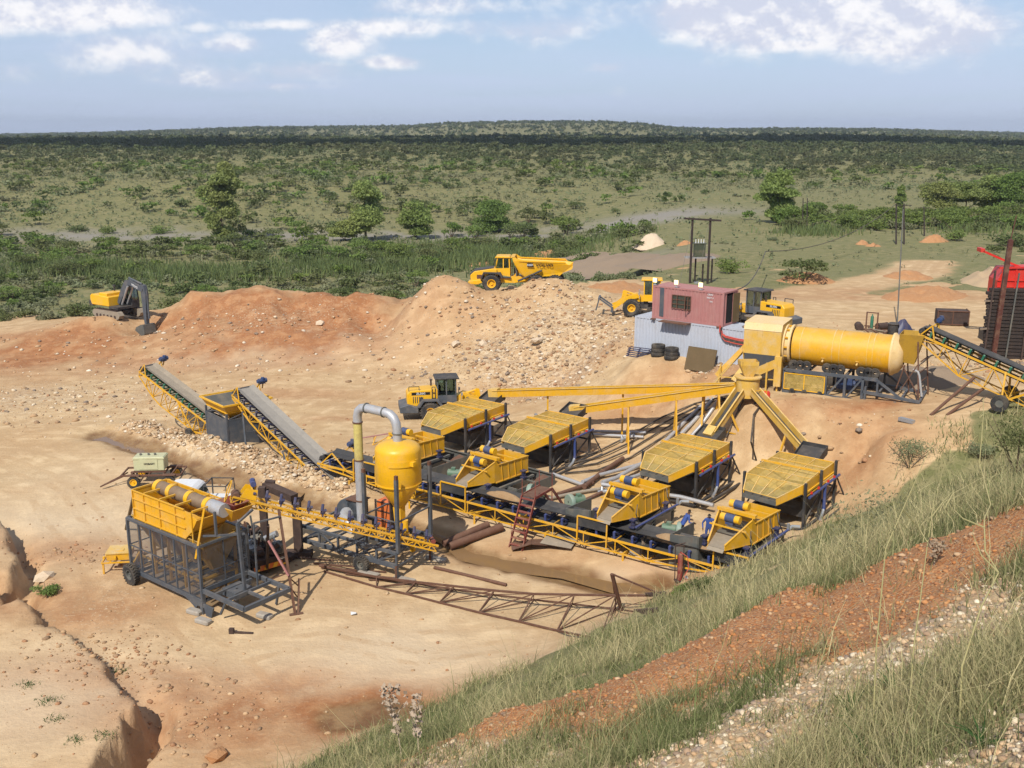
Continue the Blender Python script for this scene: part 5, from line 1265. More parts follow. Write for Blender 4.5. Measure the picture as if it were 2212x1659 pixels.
# --- shipping containers
def container(name, label, loc, rz, Lc, Wc, Hc, mat, mtop=None, pitch=.28):
    t = thing(name, label, 'container', loc, rz)
    def corr(L, x0, fn):
        mb = MB(); n = int(L/pitch); V = []
        for i in range(n):
            x = x0+i*L/n; p = L/n
            for dx, d in ((0, 0), (.25, 0), (.38, .045), (.87, .045)): V.append((x+dx*p, d))
        V.append((x0+L, 0)); return V
    for y, sgn in ((0, 1), (Wc, -1)):
        V = corr(Lc-.2, .1, None); mb = MB(); n = len(V)
        mb.add([(x, y+sgn*d, .16) for x, d in V]+[(x, y+sgn*d, Hc-.12) for x, d in V], [(i, i+1, n+i+1, n+i) for i in range(n-1)]); mb.build('side_wall', mat, t)
    for x, sgn in ((0, 1), (Lc, -1)):
        V = corr(Wc-.2, .1, None); mb = MB(); n = len(V)
        if name == 'hut_container' and x > 0: V = [v for v in V if v[0] < .55 or v[0] > 1.45]; a = [i for i in range(len(V)-1) if V[i+1][0]-V[i][0] < .5]; n = len(V)
        else: a = list(range(n-1))
        mb.add([(x+sgn*d, y, .16) for y, d in V]+[(x+sgn*d, y, Hc-.12) for y, d in V], [(i, i+1, n+i+1, n+i) for i in a]); mb.build('end_wall', mat, t)
    V = corr(Lc-.2, .1, None); n = len(V); mb = MB(); mb.add([(x, .05, Hc-d*.6) for x, d in V]+[(x, Wc-.05, Hc-d*.6) for x, d in V], [(i, i+1, n+i+1, n+i) for i in range(n-1)]); mb.box(.05, Lc-.05, .06, Wc-.06, .04, .12); mb.build('roof', mtop or mat, t)
    mb = MB()
    for x in (.06, Lc-.06):
        for y in (.06, Wc-.06): mb.cbox((x, y, Hc/2), .15, .15, Hc)
    for y in (.04, Wc-.04): mb.beam((.1, y, .08), (Lc-.1, y, .08), .1, .16); mb.beam((.1, y, Hc-.06), (Lc-.1, y, Hc-.06), .1, .12)
    for x in (.04, Lc-.04): mb.beam((x, .1, .08), (x, Wc-.1, .08), .1, .16); mb.beam((x, .1, Hc-.06), (x, Wc-.1, Hc-.06), .1, .12)
    mb.build('corner_frame', mat, t); return t
wc = W(1370, 757, 5.45); CT = R(-39)
CX = Vector((math.cos(CT), math.sin(CT), 0)); CY = Vector((-CX.y, CX.x, 0))
white = container('storage_container', 'long pale grey corrugated container under the red hut', (wc.x, wc.y, 5.45), CT, 12.0, 2.44, 2.75, M['wcon'])
rc = wc+CX*1.5+CY*.02+ZU*(2.78)
red = container('hut_container', 'faded red container hut with barred window, stacked on the pale container', (rc.x, rc.y, rc.z-.02), CT, 5.95, 2.2, 2.5, M['redc'])
def rp(x, y, z): return rc+CX*x+CY*y+ZU*z
MB().box(.62, .98, -.02, .0, .2, 2.4).build('grey_panel', M['grey'], red)
wn = MB().box(1.75, 3.25, -.02, .01, 1.0, 1.95).build('window', M['glass'], red)
mb = MB()
for z in (.98, 1.3, 1.63, 1.96): mb.beam((1.72, -.07, z), (3.28, -.07, z), .045)
for x in (1.72, 2.15, 2.85, 3.28): mb.beam((x, -.07, .96), (x, -.07, 1.98), .05)
mb.beam((3.0, -.4, .9), (3.0, -.4, 2.0), .05); mb.beam((3.28, -.07, 1.96), (3.0, -.4, 2.0), .05); mb.beam((3.28, -.07, .96), (3.0, -.4, .9), .05); mb.beam((3.15, -.24, .95), (3.15, -.24, 1.95), .04)
mb.build('window_bars', M['rust'], wn)
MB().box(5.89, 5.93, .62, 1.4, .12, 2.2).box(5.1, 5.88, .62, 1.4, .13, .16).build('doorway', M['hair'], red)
mb = MB(); mb.quad((5.98, 1.42, .15), (6.15, 2.1, .15), (6.15, 2.1, 2.3), (5.98, 1.42, 2.3), .04); mb.build('door', M['brn'], red)
mb = MB().box(-.0, .35, -.25, .1, -.08, 0).box(5.5, 5.98, -.1, .3, -.08, 0).box(1.0, 3.4, -.75, 0, -.08, -.02).beam((1.0, -.75, -.05), (3.4, -.75, -.05), .06).build('ledge', M['rust'], red)
LAMP = bpy.data.materials.new('lit_floodlight'); LAMP.use_nodes = True; b = LAMP.node_tree.nodes['Principled BSDF']; b.inputs['Base Color'].default_value = (.9, .8, .5, 1); b.inputs['Emission Color'].default_value = (1, .72, .28, 1); b.inputs['Emission Strength'].default_value = 2.2
for x, y, lb in ((.1, .1, 'leftmost lit floodlight on the red hut roof, on a tall bent pole'), (1.95, .1, 'middle lit floodlight on the red hut roof'), (4.0, .1, 'rightmost lit floodlight on the red hut roof')):
    p = rp(x, y, 2.5); f = thing('floodlight', lb, 'floodlight', p, CT, 'floodlights on the red hut')
    MB().beam((0, 0, 0), (0, 0, .28), .05).cbox((0, 0, .02), .25, .2, .04).build('stand', M['galv'], f)
    MB().cbox((0, .03, .36), .34, .14, .3).build('housing', M['galv'], f); MB().cbox((0, -.06, .38), .30, .05, .32).build('lens', LAMP, f)
for i, (s_, z, sz, x) in enumerate((('CRXU', 2.25, .17, 4.85), ('202571 6', 2.02, .15, 4.85), ('22G1', 1.75, .13, 4.95))):
    text('lettering', s_, sz, M['white'], red, (x, -.012, z), (math.pi/2, 0, 0))
pth = [rp(6.0, -.12, .1), rp(6.0, -.14, -.35), rp(6.3, -.14, -.62), rp(7.2, -.14, -.72), rp(10.3, -.14, -.78)]
for k, (off, mt) in enumerate(((0, 'redcab'), (.09, 'redcab'), (.18, 'hose'), (.27, 'hose'), (.36, 'redcab'))):
    mb = MB(); mb.path([p-ZU*off-CY*.01*k+CX*(-.2+off*.6 if i < 2 else 0) for i, p in enumerate(pth)], .045, 8)
    wsingle(mb, 'power_cable', M[mt], '%s power cable draped along the front of the pale container, %s of the bundle' % ('red' if mt == 'redcab' else 'black', ('topmost', 'second', 'third', 'fourth', 'lowest')[k]), 'cable', pth[0], 'cables on the pale container', smooth=True)
# cable reel on the container roof
p = wc+CX*9.0+CY*1.2+ZU*2.76
t = thing('cable_reel', 'small upright cable reel standing on the pale container roof', 'cable reel', p)
MB().lathe([(.05, 0), (.52, 0), (.52, .05), (.05, .05)], n=20).build('flange', M['wood'], t); MB().lathe([(.05, .8), (.42, .8), (.42, .86), (.05, .86)], n=20).build('flange', M['wood'], t); MB().tube((0, 0, .05), (0, 0, .8), .22, n=16).build('core', M['yeld'], t, smooth=True)
# truck tyres in two stacks
def tyre_mesh(r=.5, w_=.27, ri=.28, n=22):
    return MB().lathe([(ri, -w_*.38), (r*.84, -w_/2), (r*.96, -w_*.44), (r, -w_*.25), (r, w_*.25), (r*.96, w_*.44), (r*.84, w_/2), (ri, w_*.38), (ri-.02, 0), (ri, -w_*.38)], n=n)
for sx, nm in ((2.55, 'left'), (3.72, 'right')):
    g = wc+CX*sx-CY*.75; z = gz(g.x, g.y)
    for k in range(3):
        o = tyre_mesh(.53, .29).build('tyre', M['rub'], smooth=True); o.location = (g.x+.02*k, g.y, z+.15+k*.29)
        tag(o, '%s tyre of the %s tyre stack against the pale container' % (('bottom', 'middle', 'top')[k], nm), 'tyre', 'tyres stacked against the container')
g = wc+CX*5.2-CY*.9; z = gz(g.x, g.y); t = MB().quad((0, 0, 0), (2.3, 0, 0), (2.3, .55, 1.65), (0, .55, 1.65), .05).beam((2.3, 0, 0), (2.3, .55, 1.65), .08).build('board', M['brn']); place(t, (g.x-.2, g.y, z), CT); tag(t, 'brown rectangular board leaning on the pale container', 'board')
for k in range(5):
    g = wc+CX*(.75+.05*k)-CY*.7; z = gz(g.x, g.y)
    mb = MB()
    for y in (-.3, .3): mb.beam((-.85, y, 0), (.85, y, 0), .06)
    for x in (-.85, 0, .85): mb.beam((x, -.3, 0), (x, .3, 0), .05)
    single(mb, 'steel_rack', M['navy'], '%s of the navy steel frames piled at the left foot of the pale container' % ('bottom', 'second', 'third', 'fourth', 'topmost')[k], 'rack', (g.x, g.y, z+.1+k*.13), CT+.03*k, 'navy steel racks')
# --- wheels and vehicles
def wheel(t, x, y, r, w_, rim, n=28, mt='rub', rc_='yelb'):
    wh = MB().lathe([(rim, -w_*.42), (r*.85, -w_/2), (r*.97, -w_*.42), (r*.97, w_*.42), (r*.85, w_/2), (rim, w_*.42)], (x, y, r), 'Y', n)
    for k in range(22):
        a = k/22*6.283; a2 = a+.10; 
        for q in (-1, 1): wh.beam((x+r*math.cos(a), y+q*w_*.46, r+r*math.sin(a)), (x+r*math.cos(a2+.1), y, r+r*math.sin(a2+.1)), .07, .07, (math.cos(a), 0, math.sin(a)))
    o = wh.build('wheel', M[mt], t, smooth=False)
    MB().lathe([(.02, -w_*.25), (rim*.35, -w_*.28), (rim*.4, -w_*.05), (rim*.75, -w_*.05), (rim*.85, -w_*.40), (rim*1.02, -w_*.43), (rim*1.02, w_*.43), (rim*.85, w_*.4), (rim*.75, w_*.05), (rim*.4, w_*.05), (rim*.35, w_*.28), (.02, w_*.25)], (x, y, r), 'Y', 20).build('rim', M[rc_], o, smooth=True)
    return o
def loader(label, loc, rz, bucket='wide', cabc='grey', badge=None, badge_mat=None, fork=False):
    """+x is forward"""
    t = thing('wheel_loader', label, 'wheel loader', loc, rz, 'wheel loaders in the yard'); Y = M['yelb']
    for x in (-1.6, 1.6):
        for y in (-1.08, 1.08): wheel(t, x, y, .78, .55, .36)
    mb = MB(); mb.prism([(-3.35, 1.15), (-3.35, 2.15), (-3.1, 2.42), (-.95, 2.5), (-.95, 1.2)], -.78, .78, 'Y')
    mb.build('engine_hood', Y, t, bevel=.04)
    mb = MB()
    for k in range(5): mb.box(-2.9+k*.16, -2.84+k*.16, -.80, -.785, 1.45, 1.95); 
    for k in range(5): mb.box(-2.9+k*.16, -2.84+k*.16, .785, .80, 1.45, 1.95)
    mb.box(-2.35, -2.1, -.80, -.785, 1.5, 1.9); mb.build('vent', M['dark'], t)
    MB().prism([(-3.95, .75), (-3.95, 1.25), (-3.3, 1.4), (-2.5, 1.15), (-2.5, .7)], -1.15, 1.15, 'Y').build('counterweight', M['grey'], t, bevel=.04)
    MB().box(-2.6, -.5, -.5, .5, .65, 1.2).box(.1, 2.3, -.45, .45, .6, 1.25).beam((-.5, 0, .9), (.2, 0, .9), .4).build('chassis', M['dark'], t)
    MB().prism([(-2.4, 1.2), (-2.1, 1.66), (-1.1, 1.66), (-.72, 1.15), (-.5, 1.15), (-.9, 1.74), (-2.2, 1.76), (-2.6, 1.2)], -1.38, -.78, 'Y').prism([(-2.4, 1.2), (-2.1, 1.66), (-1.1, 1.66), (-.72, 1.15), (-.5, 1.15), (-.9, 1.74), (-2.2, 1.76), (-2.6, 1.2)], .78, 1.38, 'Y').build('mudguard', M['grey'], t)
    cb = MB(); x0, x1, z0_, z1_ = -1.0, .55, 1.35, 3.25
    cb.box(x0, x1, -.74, .74, z0_, 1.95)
    for x in (x0+.05, -.25, x1-.05):
        for y in (-.7, .7): cb.beam((x, y, 1.95), (x, y*.95, z1_), .09)
    cab = cb.build('cab', M[cabc], t)
    MB().prism([(x0-.18, z1_), (x1+.25, z1_), (x1+.15, z1_+.13), (x0-.1, z1_+.13)], -.88, .88, 'Y').build('roof', M['dark' if cabc == 'grey' else cabc], cab, bevel=.03)
    gm = MB(); gm.quad((x1-.03, -.68, 1.97), (x1-.03, .68, 1.97), (x1-.03, .66, z1_), (x1-.03, -.66, z1_)); gm.quad((x0+.03, -.68, 1.97), (x0+.03, .68, 1.97), (x0+.03, .66, z1_), (x0+.03, -.66, z1_))
    for y in (-.69, .69): gm.quad((x0+.08, y, 1.97), (x1-.08, y, 1.97), (x1-.08, y*.97, z1_), (x0+.08, y*.97, z1_))
    gm.build('glass', M['cabglass'], cab)
    MB().box(-.7, -.25, -.28, .28, 1.6, 2.1).box(-.78, -.65, -.26, .26, 2.0, 2.6).beam((.2, 0, 1.7), (.05, 0, 2.3), .06).build('seat', M['hair'], cab)
    MB().tube((-1.35, .55, 2.45), (-1.35, .55, 3.0), .07).build('exhaust', M['rustd'], t)
    MB().beam((-1.15, -.85, 1.3), (-1.15, -.85, 2.7), .05).beam((-1.4, -.85, 1.3), (-1.4, -.85, 2.7), .05).beam((-1.4, -.85, 2.7), (-1.15, -.85, 2.7), .05).beam((-1.4, -.85, 1.8), (-1.15, -.85, 1.8), .04).beam((-1.4, -.85, 2.25), (-1.15, -.85, 2.25), .04).beam((-3.2, -.7, 2.4), (-3.2, -.7, 2.75), .05).beam((-2.4, -.7, 2.45), (-2.4, -.7, 2.75), .05).beam((-3.2, -.7, 2.75), (-2.4, -.7, 2.75), .05).build('hand_rail', M['dark'], t)
    MB().prism([(.5, 1.0), (.55, 1.75), (1.2, 2.0), (1.6, 1.9), (2.4, 1.2), (2.4, .85)], -.42, .42, 'Y').build('front_frame', Y, t)
    for y in (-.55, .55):
        MB().prism([(1.0, 1.65), (1.15, 1.95), (2.2, 1.75), (3.45, .75), (3.35, .42), (2.1, 1.3)], y-.08, y+.08, 'Y').build('lift_arm', Y, t)
        MB().tube((1.3, y*.8, 1.1), (2.3, y*.8, 1.4), .08).build('lift_cylinder', M['yel'], t)
    MB().prism([(2.0, 1.9), (2.2, 2.25), (2.45, 2.2), (2.6, 1.3), (2.4, 1.25)], -.12, .12, 'Y').tube((1.3, 0, 1.85), (2.25, 0, 2.15), .08).beam((2.5, 0, 1.3), (3.4, 0, .95), .1).build('bell_crank', Y, t)
    for y in (-.9, .9): MB().cbox((.95, y, 2.05), .12, .24, .2).beam((.9, y, 1.6), (.9, y, 2.0), .05).build('headlight', M['galv'], t)
    if fork:
        MB().beam((3.3, -.6, .6), (4.6, -.6, 1.5), .14).beam((3.3, .6, .6), (4.6, .6, 1.5), .14).beam((3.4, -.8, .5), (3.4, .8, .5), .2, .5).beam((4.6, -.9, 1.5), (4.6, .9, 1.5), .18).beam((4.6, 0, 1.5), (4.9, 0, .3), .12).build('fork_boom', M['grey'], t)
    else:
        prf = [(3.35, .25), (3.55, .1), (4.55, .1), (4.55, .16), (3.65, .2), (3.45, .5), (3.5, 1.0), (3.75, 1.32), (3.7, 1.38), (3.4, 1.1)]
        mb = MB().prism(prf, -1.45, 1.45, 'Y')
        for y in (-1.47, 1.43): mb.prism([(3.4, .15), (4.5, .13), (3.75, 1.35), (3.42, 1.0)], y, y+.04, 'Y')
        mb.build('bucket', M['sand' if bucket == 'wide' else 'yeld'], t)
    if badge:
        MB().box(-3.0, -1.55, -.792, -.783, 2.08, 2.30).box(-3.0, -1.55, .783, .792, 2.08, 2.30).build('badge', badge_mat or M['hair'], t)
        for q in (-1, 1): text('lettering', badge, .22, M['white'], t, (-2.28, q*.794, 2.19), (math.pi/2, 0, 0 if q < 0 else math.pi), sx=1.15)
    return t
cg = bpy.data.materials.new('cab_glass'); cg.use_nodes = True; q_ = NT(cg.node_tree); cg.node_tree.nodes.clear()
gg = q_.n('ShaderNodeBsdfGlossy', {'Color': (.8, .9, .9, 1), 'Roughness': .05}); gt = q_.n('ShaderNodeBsdfTransparent', {'Color': (.35, .45, .42, 1)}); q_.n('ShaderNodeOutputMaterial', {0: q_.n('ShaderNodeMixShader', {0: .14, 1: gt, 2: gg})}); M['cabglass'] = cg
def frame2(u0, v0, u1, v1, z): 
    a, b = W(u0, v0, z), W(u1, v1, z); return a, b, math.atan2((b-a).y, (b-a).x)
g = G(970, 899); loader('yellow wheel loader with dark cab parked behind the washing boxes, nearest loader', (g.x, g.y, g.z-.03), R(10), badge='ZL50G')
g = WD(1402, 672, 93); loader('wheel loader half hidden behind the left side of the container hut', (g.x, g.y, gz(g.x, g.y)), R(172), cabc='yelb', fork=True)
g = G(1630, 707); loader('small-looking yellow loader with dark cab parked right of the container hut', (g.x, g.y, g.z), R(132), bucket='y', badge='ZL50G')
# --- articulated dump truck
def dump_truck(label, loc, rz):
    t = thing('dump_truck', label, 'dump truck', loc, rz); Y = M['yelb']
    for x in (3.15, -1.55, -3.45):
        for y in (-1.2, 1.2): wheel(t, x, y, .93, .7, .45)
    MB().prism([(5.35, 1.05), (5.4, 1.75), (4.95, 2.15), (3.0, 2.45), (2.6, 2.4), (2.6, 1.5), (3.0, 1.3)], -1.15, 1.15, 'Y').build('bonnet', Y, t, bevel=.05)
    MB().prism([(5.42, 1.2), (5.46, 1.85), (5.0, 2.22), (3.0, 2.52), (3.0, 2.46), (4.95, 2.14), (5.38, 1.75)], -.95, .95, 'Y').build('grille', M['dark'], t)
    MB().box(3.9, 4.7, -1.17, -1.155, 1.4, 1.8).box(3.9, 4.7, 1.155, 1.17, 1.4, 1.8).build('side_vent', M['rust'], t)
    MB().prism([(5.55, .85), (5.6, 1.15), (4.3, 1.3), (4.1, 1.0), (4.6, .8)], -1.4, 1.4, 'Y').build('bumper', Y, t, bevel=.04)
    MB().prism([(2.1, 1.5), (2.35, 1.9), (3.9, 1.98), (4.2, 1.3), (4.3, 1.35), (4.0, 2.1), (2.2, 2.08), (1.95, 1.55)], -1.5, -.9, 'Y').prism([(2.1, 1.5), (2.35, 1.9), (3.9, 1.98), (4.2, 1.3), (4.3, 1.35), (4.0, 2.1), (2.2, 2.08), (1.95, 1.55)], .9, 1.5, 'Y').build('mudguard', M['dark'], t)
    mb = MB().prism([(2.9, 1.9), (2.9, 2.45), (1.25, 2.5), (1.25, 1.6)], -.95, .95, 'Y')
    for x, xt in ((2.8, 2.55), (1.95, 1.95), (1.3, 1.35)):
        for y in (-.9, .9): mb.beam((x, y, 2.45), (xt, y*.92, 3.55), .1)
    cab = mb.build('cab', Y, t)
    MB().prism([(2.85, 3.52), (2.7, 3.72), (1.3, 3.72), (1.15, 3.52)], -1.0, 1.0, 'Y').build('roof', Y, cab, bevel=.05)
    gm = MB(); gm.quad((2.8, -.85, 2.46), (2.8, .85, 2.46), (2.56, .8, 3.55), (2.56, -.8, 3.55))
    for y in (-.88, .88): gm.quad((2.76, y, 2.46), (1.35, y, 2.46), (1.38, y*.93, 3.53), (2.52, y*.93, 3.53))
    gm.build('glass', M['cabglass'], cab); MB().box(1.7, 2.1, -.3, .3, 2.2, 2.6).box(1.6, 1.72, -.3, .3, 2.5, 3.1).build('seat', M['hair'], cab)
    for y in (-1.25, 1.25): MB().cbox((2.85, y, 3.2), .06, .22, .5).beam((2.75, y*.8, 3.3), (2.85, y, 3.3), .04).build('mirror', M['dark'], t)
    mb = MB()
    for x in (.9, 1.15): mb.beam((x, -1.15, 1.2), (x, -1.15, 2.8), .05)
    for z in (1.4, 1.8, 2.2, 2.6): mb.beam((.9, -1.15, z), (1.15, -1.15, z), .04)
    mb.beam((1.15, -1.15, 2.8), (.4, -1.15, 2.8), .05).beam((.4, -1.15, 2.8), (.4, -1.15, 2.0), .05).beam((.4, -1.15, 2.2), (1.15, -1.15, 2.2), .04); mb.build('ladder', Y, t)
    MB().cbox((.7, -.8, 1.9), .5, .5, .7).tube((.6, .5, 1.6), (.6, .5, 3.0), .1).build('exhaust', M['tank'], t)
    MB().path([(.95, 0, 1.2), (.6, 0, 1.9), (.1, 0, 2.1), (-.4, 0, 1.9), (-.6, 0, 1.3)], .12, 8).build('hose_arch', Y, t)
    MB().box(-4.2, .9, -.5, .5, .95, 1.35).box(.5, 4.8, -.5, .5, .9, 1.35).prism([(.9, .9), (1.2, 1.6), (-.4, 1.6), (-.9, 1.3)], -.7, .7, 'Y').cbox((-2.5, 0, 1.1), 1.3, 1.9, .35).build('chassis', Y, t)
    mb = MB(); ys = 1.42; prf = [(.25, 2.0), (.9, 3.25), (1.0, 3.68), (.7, 3.68), (.2, 3.35), (-4.5, 3.2), (-4.75, 2.95), (-5.3, 2.9), (-5.2, 2.5), (-4.3, 2.1), (-3.9, 1.75), (-.3, 1.6)]
    top = {3.25, 3.68, 3.35, 3.2, 2.95, 2.9}
    for q in (-1, 1):
        o_ = [(x, q*(ys if z > 2.4 else 1.05), z) for x, z in prf]; mb.add(o_, [tuple(range(len(prf)))])
    L_ = [(.9, 3.6), (.25, 2.0), (-.3, 1.6), (-3.9, 1.75), (-4.3, 2.1), (-5.2, 2.5)]
    for (x0, z0_), (x1, z1_) in zip(L_[:-1], L_[1:]):
        w0, w1 = (ys if z0_ > 2.4 else 1.05), (ys if z1_ > 2.4 else 1.05); mb.add([(x0, -w0, z0_), (x0, w0, z0_), (x1, w1, z1_), (x1, -w1, z1_)], [(0, 1, 2, 3)])
    for q in (-1, 1): mb.beam((.3, q*ys, 3.33), (-4.5, q*ys, 3.18), .12, .14); 
    mb.beam((.95, -ys, 3.66), (.95, ys, 3.66), .4, .08)
    body = mb.build('dump_body', Y, t)
    for q in (-1, 1):
        mb = MB(); mb.prism([(-.55, 2.72), (-.55, 3.08), (-1.1, 3.08), (-1.28, 2.72)], q*(ys+.005), q*(ys+.02), 'Y'); mb.build('badge', M['hair'], body)
        text('lettering', 'A35D' if q > 0 else 'A35D', .26, M['white'], body, (-.85, q*(ys+.03), 2.9), (math.pi/2, 0, 0 if q < 0 else math.pi))
        text('lettering', 'VOLVO', .40, M['hair'], body, (-2.35, q*(ys+.02), 2.88), (math.pi/2, 0, 0 if q < 0 else math.pi), sx=1.35)
        MB().tube((.4, q*1.25, 1.2), (-2.1, q*1.4, 2.35), .11).build('tipping_ram', M['dark'], t)
    return t
a = W(1030, 638, 5.5); b = W(1222, 633, 5.5); c = (a+b)/2
dump_truck('yellow articulated dump truck on the haul road above the earth mounds', (c.x+.1, c.y+.6, gz(c.x, c.y)-.03), R(176))
# --- excavator
def excavator(label, loc, rz):
    t = thing('excavator', label, 'excavator', loc, rz); Y = M['yelb']
    for y in (-1.35, 1.35):
        prf = [(-2.45, .5), (-2.2, .15), (-1.8, 0), (1.8, 0), (2.2, .15), (2.45, .5), (2.2, .85), (1.8, .95), (-1.8, .95), (-2.2, .85)]
        tr = MB().prism(prf, y-.3, y+.3, 'Y').build('track', M['sand'], t)
        mb = MB()
        for k in range(24):
            x = -1.9+k*.165; mb.box(x, x+.08, y-.32, y+.32, .93, .99); mb.box(x, x+.08, y-.32, y+.32, -.04, .02)
        for k in range(6): mb.tube((-1.6+k*.64, y-.33, .3), (-1.6+k*.64, y+.33, .3), .18)
        mb.build('track_shoe', M['rustd'], tr)
    MB().box(-1.2, 1.2, -1.1, 1.1, .45, .8).lathe([(.1, .8), (.8, .8), (.8, 1.12), (.1, 1.12)], n=20).build('undercarriage', M['dark'], t)
    MB().prism([(-3.0, 1.3), (-3.0, 2.3), (-2.7, 2.5), (.3, 2.35), (.3, 1.3)], -1.4, 1.4, 'Y').box(-1.6, -.2, -1.2, 1.0, 2.3, 2.7).build('upper_body', Y, t, bevel=.06)
    MB().prism([(-3.25, 1.15), (-3.3, 1.75), (-2.9, 1.8), (-2.6, 1.15)], -1.42, 1.42, 'Y').build('counterweight', M['dark'], t, bevel=.05)
    MB().box(.3, 1.9, -1.4, 1.4, 1.1, 1.35).build('deck', M['dark'], t)
    MB().tube((-1.3, .6, 2.6), (-1.3, .6, 3.3), .1).tube((-1.3, .6, 3.15), (-1.3, .6, 3.35), .16).build('exhaust', M['dark'], t)
    mb = MB().box(.35, 1.9, .45, 1.4, 1.3, 1.9)
    for x, xt in ((1.85, 1.7), (1.1, 1.1), (.4, .4)):
        for y in (.5, 1.36): mb.beam((x, y, 1.9), (xt, y, 3.1), .09)
    mb.box(.33, 1.75, .45, 1.4, 3.08, 3.18); cab = mb.build('cab', M['dark'], t)
    gm = MB(); gm.quad((1.83, .5, 1.9), (1.83, 1.36, 1.9), (1.7, 1.36, 3.1), (1.7, .5, 3.1)); gm.quad((.4, 1.37, 1.9), (1.83, 1.37, 1.9), (1.7, 1.37, 3.1), (.4, 1.37, 3.1)); gm.quad((.4, .49, 1.9), (1.83, .49, 1.9), (1.7, .49, 3.1), (.4, .49, 3.1)); gm.build('glass', M['cabglass'], cab)
    D = M['grey']
    MB().prism([(.2, 1.6), (.6, 1.45), (1.9, 3.1), (2.6, 3.75), (4.7, 3.15), (4.95, 3.5), (2.7, 4.4), (1.9, 4.2), (1.1, 3.2)], -.25, .25, 'Y').build('boom', D, t)
    MB().prism([(4.55, 3.95), (5.05, 3.9), (5.3, 2.9), (5.0, -.55), (4.7, -.55), (4.5, 2.9)], -.2, .2, 'Y').build('dipper_arm', D, t)
    for y in (-.34, .34): MB().tube((1.2, y, 1.5), (2.5, y, 3.6), .11).build('boom_cylinder', M['galv'], t)
    MB().tube((2.4, 0, 4.5), (4.6, 0, 4.0), .11).tube((5.25, 0, 3.4), (5.3, 0, .3), .1).build('arm_cylinder', D, t)
    mb = MB().prism([(5.2, -.3), (4.7, -.35), (3.9, -.7), (3.45, -1.4), (3.95, -1.9), (4.9, -1.95), (5.3, -1.3)], -.75, .75, 'Y')
    for k in range(5): mb.beam((3.6, -.65+k*.32, -1.5), (3.4, -.65+k*.32, -2.1), .08)
    mb.build('bucket', M['tank'], t)
    for q in (-1, 1): text('lettering', 'VOLVO', .32, M['white'], t, (3.6, q*.262, 3.72), (math.pi/2, R(18) if q < 0 else R(-18), 0 if q < 0 else math.pi))
    return t
g = WD(258, 686, 112); excavator('yellow and black crawler excavator digging on the orange earth mound', (g.x, g.y, gz(g.x, g.y)+.1), R(-34))
# ================= LOWER YARD =================
# --- trailer with caged hoppers and the rusty tube
o3 = W(440, 1326, 0); t = thing('bin_trailer', 'yellow trough with rusty tube on a blue-grey caged hopper trailer, lower left', 'hopper trailer', (o3.x, o3.y, gz(o3.x, o3.y)), TH)
LX, WY, ZC = 5.9, 2.7, 3.35
mb = MB(); g_ = .12
for y in (0, WY):
    for x in (0, -LX): mb.beam((x, y, .5), (x, y, ZC), g_)
    for k in range(1, 6): mb.beam((-LX*k/6, y, .6), (-LX*k/6, y, ZC), .07)
    mb.beam((0, y, ZC), (-LX, y, ZC), .16, .12); mb.beam((0, y, .6), (-LX, y, .6), .14, .2); mb.beam((0, y, 1.95), (-LX, y, 1.95), .05)
    mb.beam((-LX, y, .6), (-LX, y, .6), .1)
for x in (0, -LX): mb.beam((x, 0, ZC), (x, WY, ZC), .12); mb.beam((x, 0, .6), (x, WY, .6), .12); mb.beam((x, 0, 1.95), (x, WY, 1.95), .05); mb.beam((x, WY/2, .6), (x, WY/2, ZC), .06)
for k in range(7): mb.beam((-LX*k/6, 0, .62), (-LX*k/6, WY, .62), .08)
mb.beam((0, 0, -.05), (0, 0, .6), .2, .2); mb.prism([(-1.4, .55), (.9, .55), (.7, .0), (.3, .0), (.2, .35), (-.3, .35), (-.5, .15), (-1.0, .4)], -.08, .0, 'Y')
mb.build('cage_frame', M['grey'], t)
mb = MB(); mb.quad((0, -.02, .65), (-LX, -.02, .65), (-LX, -.02, ZC), (0, -.02, ZC)); mb.quad((0.02, 0, .65), (.02, WY, .65), (.02, WY, ZC), (.02, 0, ZC)); mb.quad((0, WY+.02, .65), (-LX, WY+.02, .65), (-LX, WY+.02, ZC), (0, WY+.02, ZC)); mb.build('mesh_panel', M['wire'], t)
for k in range(4):
    xc = -LX*(k+.5)/4+.0; w2 = LX/8-.02; mb = MB()
    T_ = [(xc-w2, .2, ZC+.1), (xc+w2, .2, ZC+.1), (xc+w2, WY-.2, ZC+.1), (xc-w2, WY-.2, ZC+.1)]; B_ = [(xc-.2, WY/2-.2, 1.6), (xc+.2, WY/2-.2, 1.6), (xc+.2, WY/2+.2, 1.6), (xc-.2, WY/2+.2, 1.6)]
    for i in range(4): mb.quad(T_[i], T_[(i+1) % 4], B_[(i+1) % 4], B_[i], .02)
    mb.build('cone_hopper', M['yeld'], t)
for k in range(5):
    x = -.5-k*1.25
    mb = MB()
    for y in (.35, WY-.35): mb.beam((x, y, .7), (x, y, ZC), .13, .09)
    mb.beam((x, .3, 1.35), (x, WY-.3, 1.35), .1); mb.beam((x, .35, .75), (x, WY-.35, .75), .1)
    if k < 4: mb.beam((x, .35, 1.35), (x-1.25, .35, 1.35), .08); mb.beam((x, WY-.35, 1.35), (x-1.25, WY-.35, 1.35), .08)
    mb.build('inner_stand', M['yel'], t)
X0, X1_, zt0, zt1 = -5.35, -.75, ZC+.02, 4.92
mb = MB(); pts = [(X0, zt0), (X0, zt1), (X1_+.0, zt1-.1), (X1_+.6, zt1-.35), (X1_+.15, zt0+.55), (X1_-.6, zt0-.1), (X1_-1.2, zt0)]
WY = 2.2
for y in (.15, WY-.15): mb.prism(pts, y-.02, y+.02, 'Y')
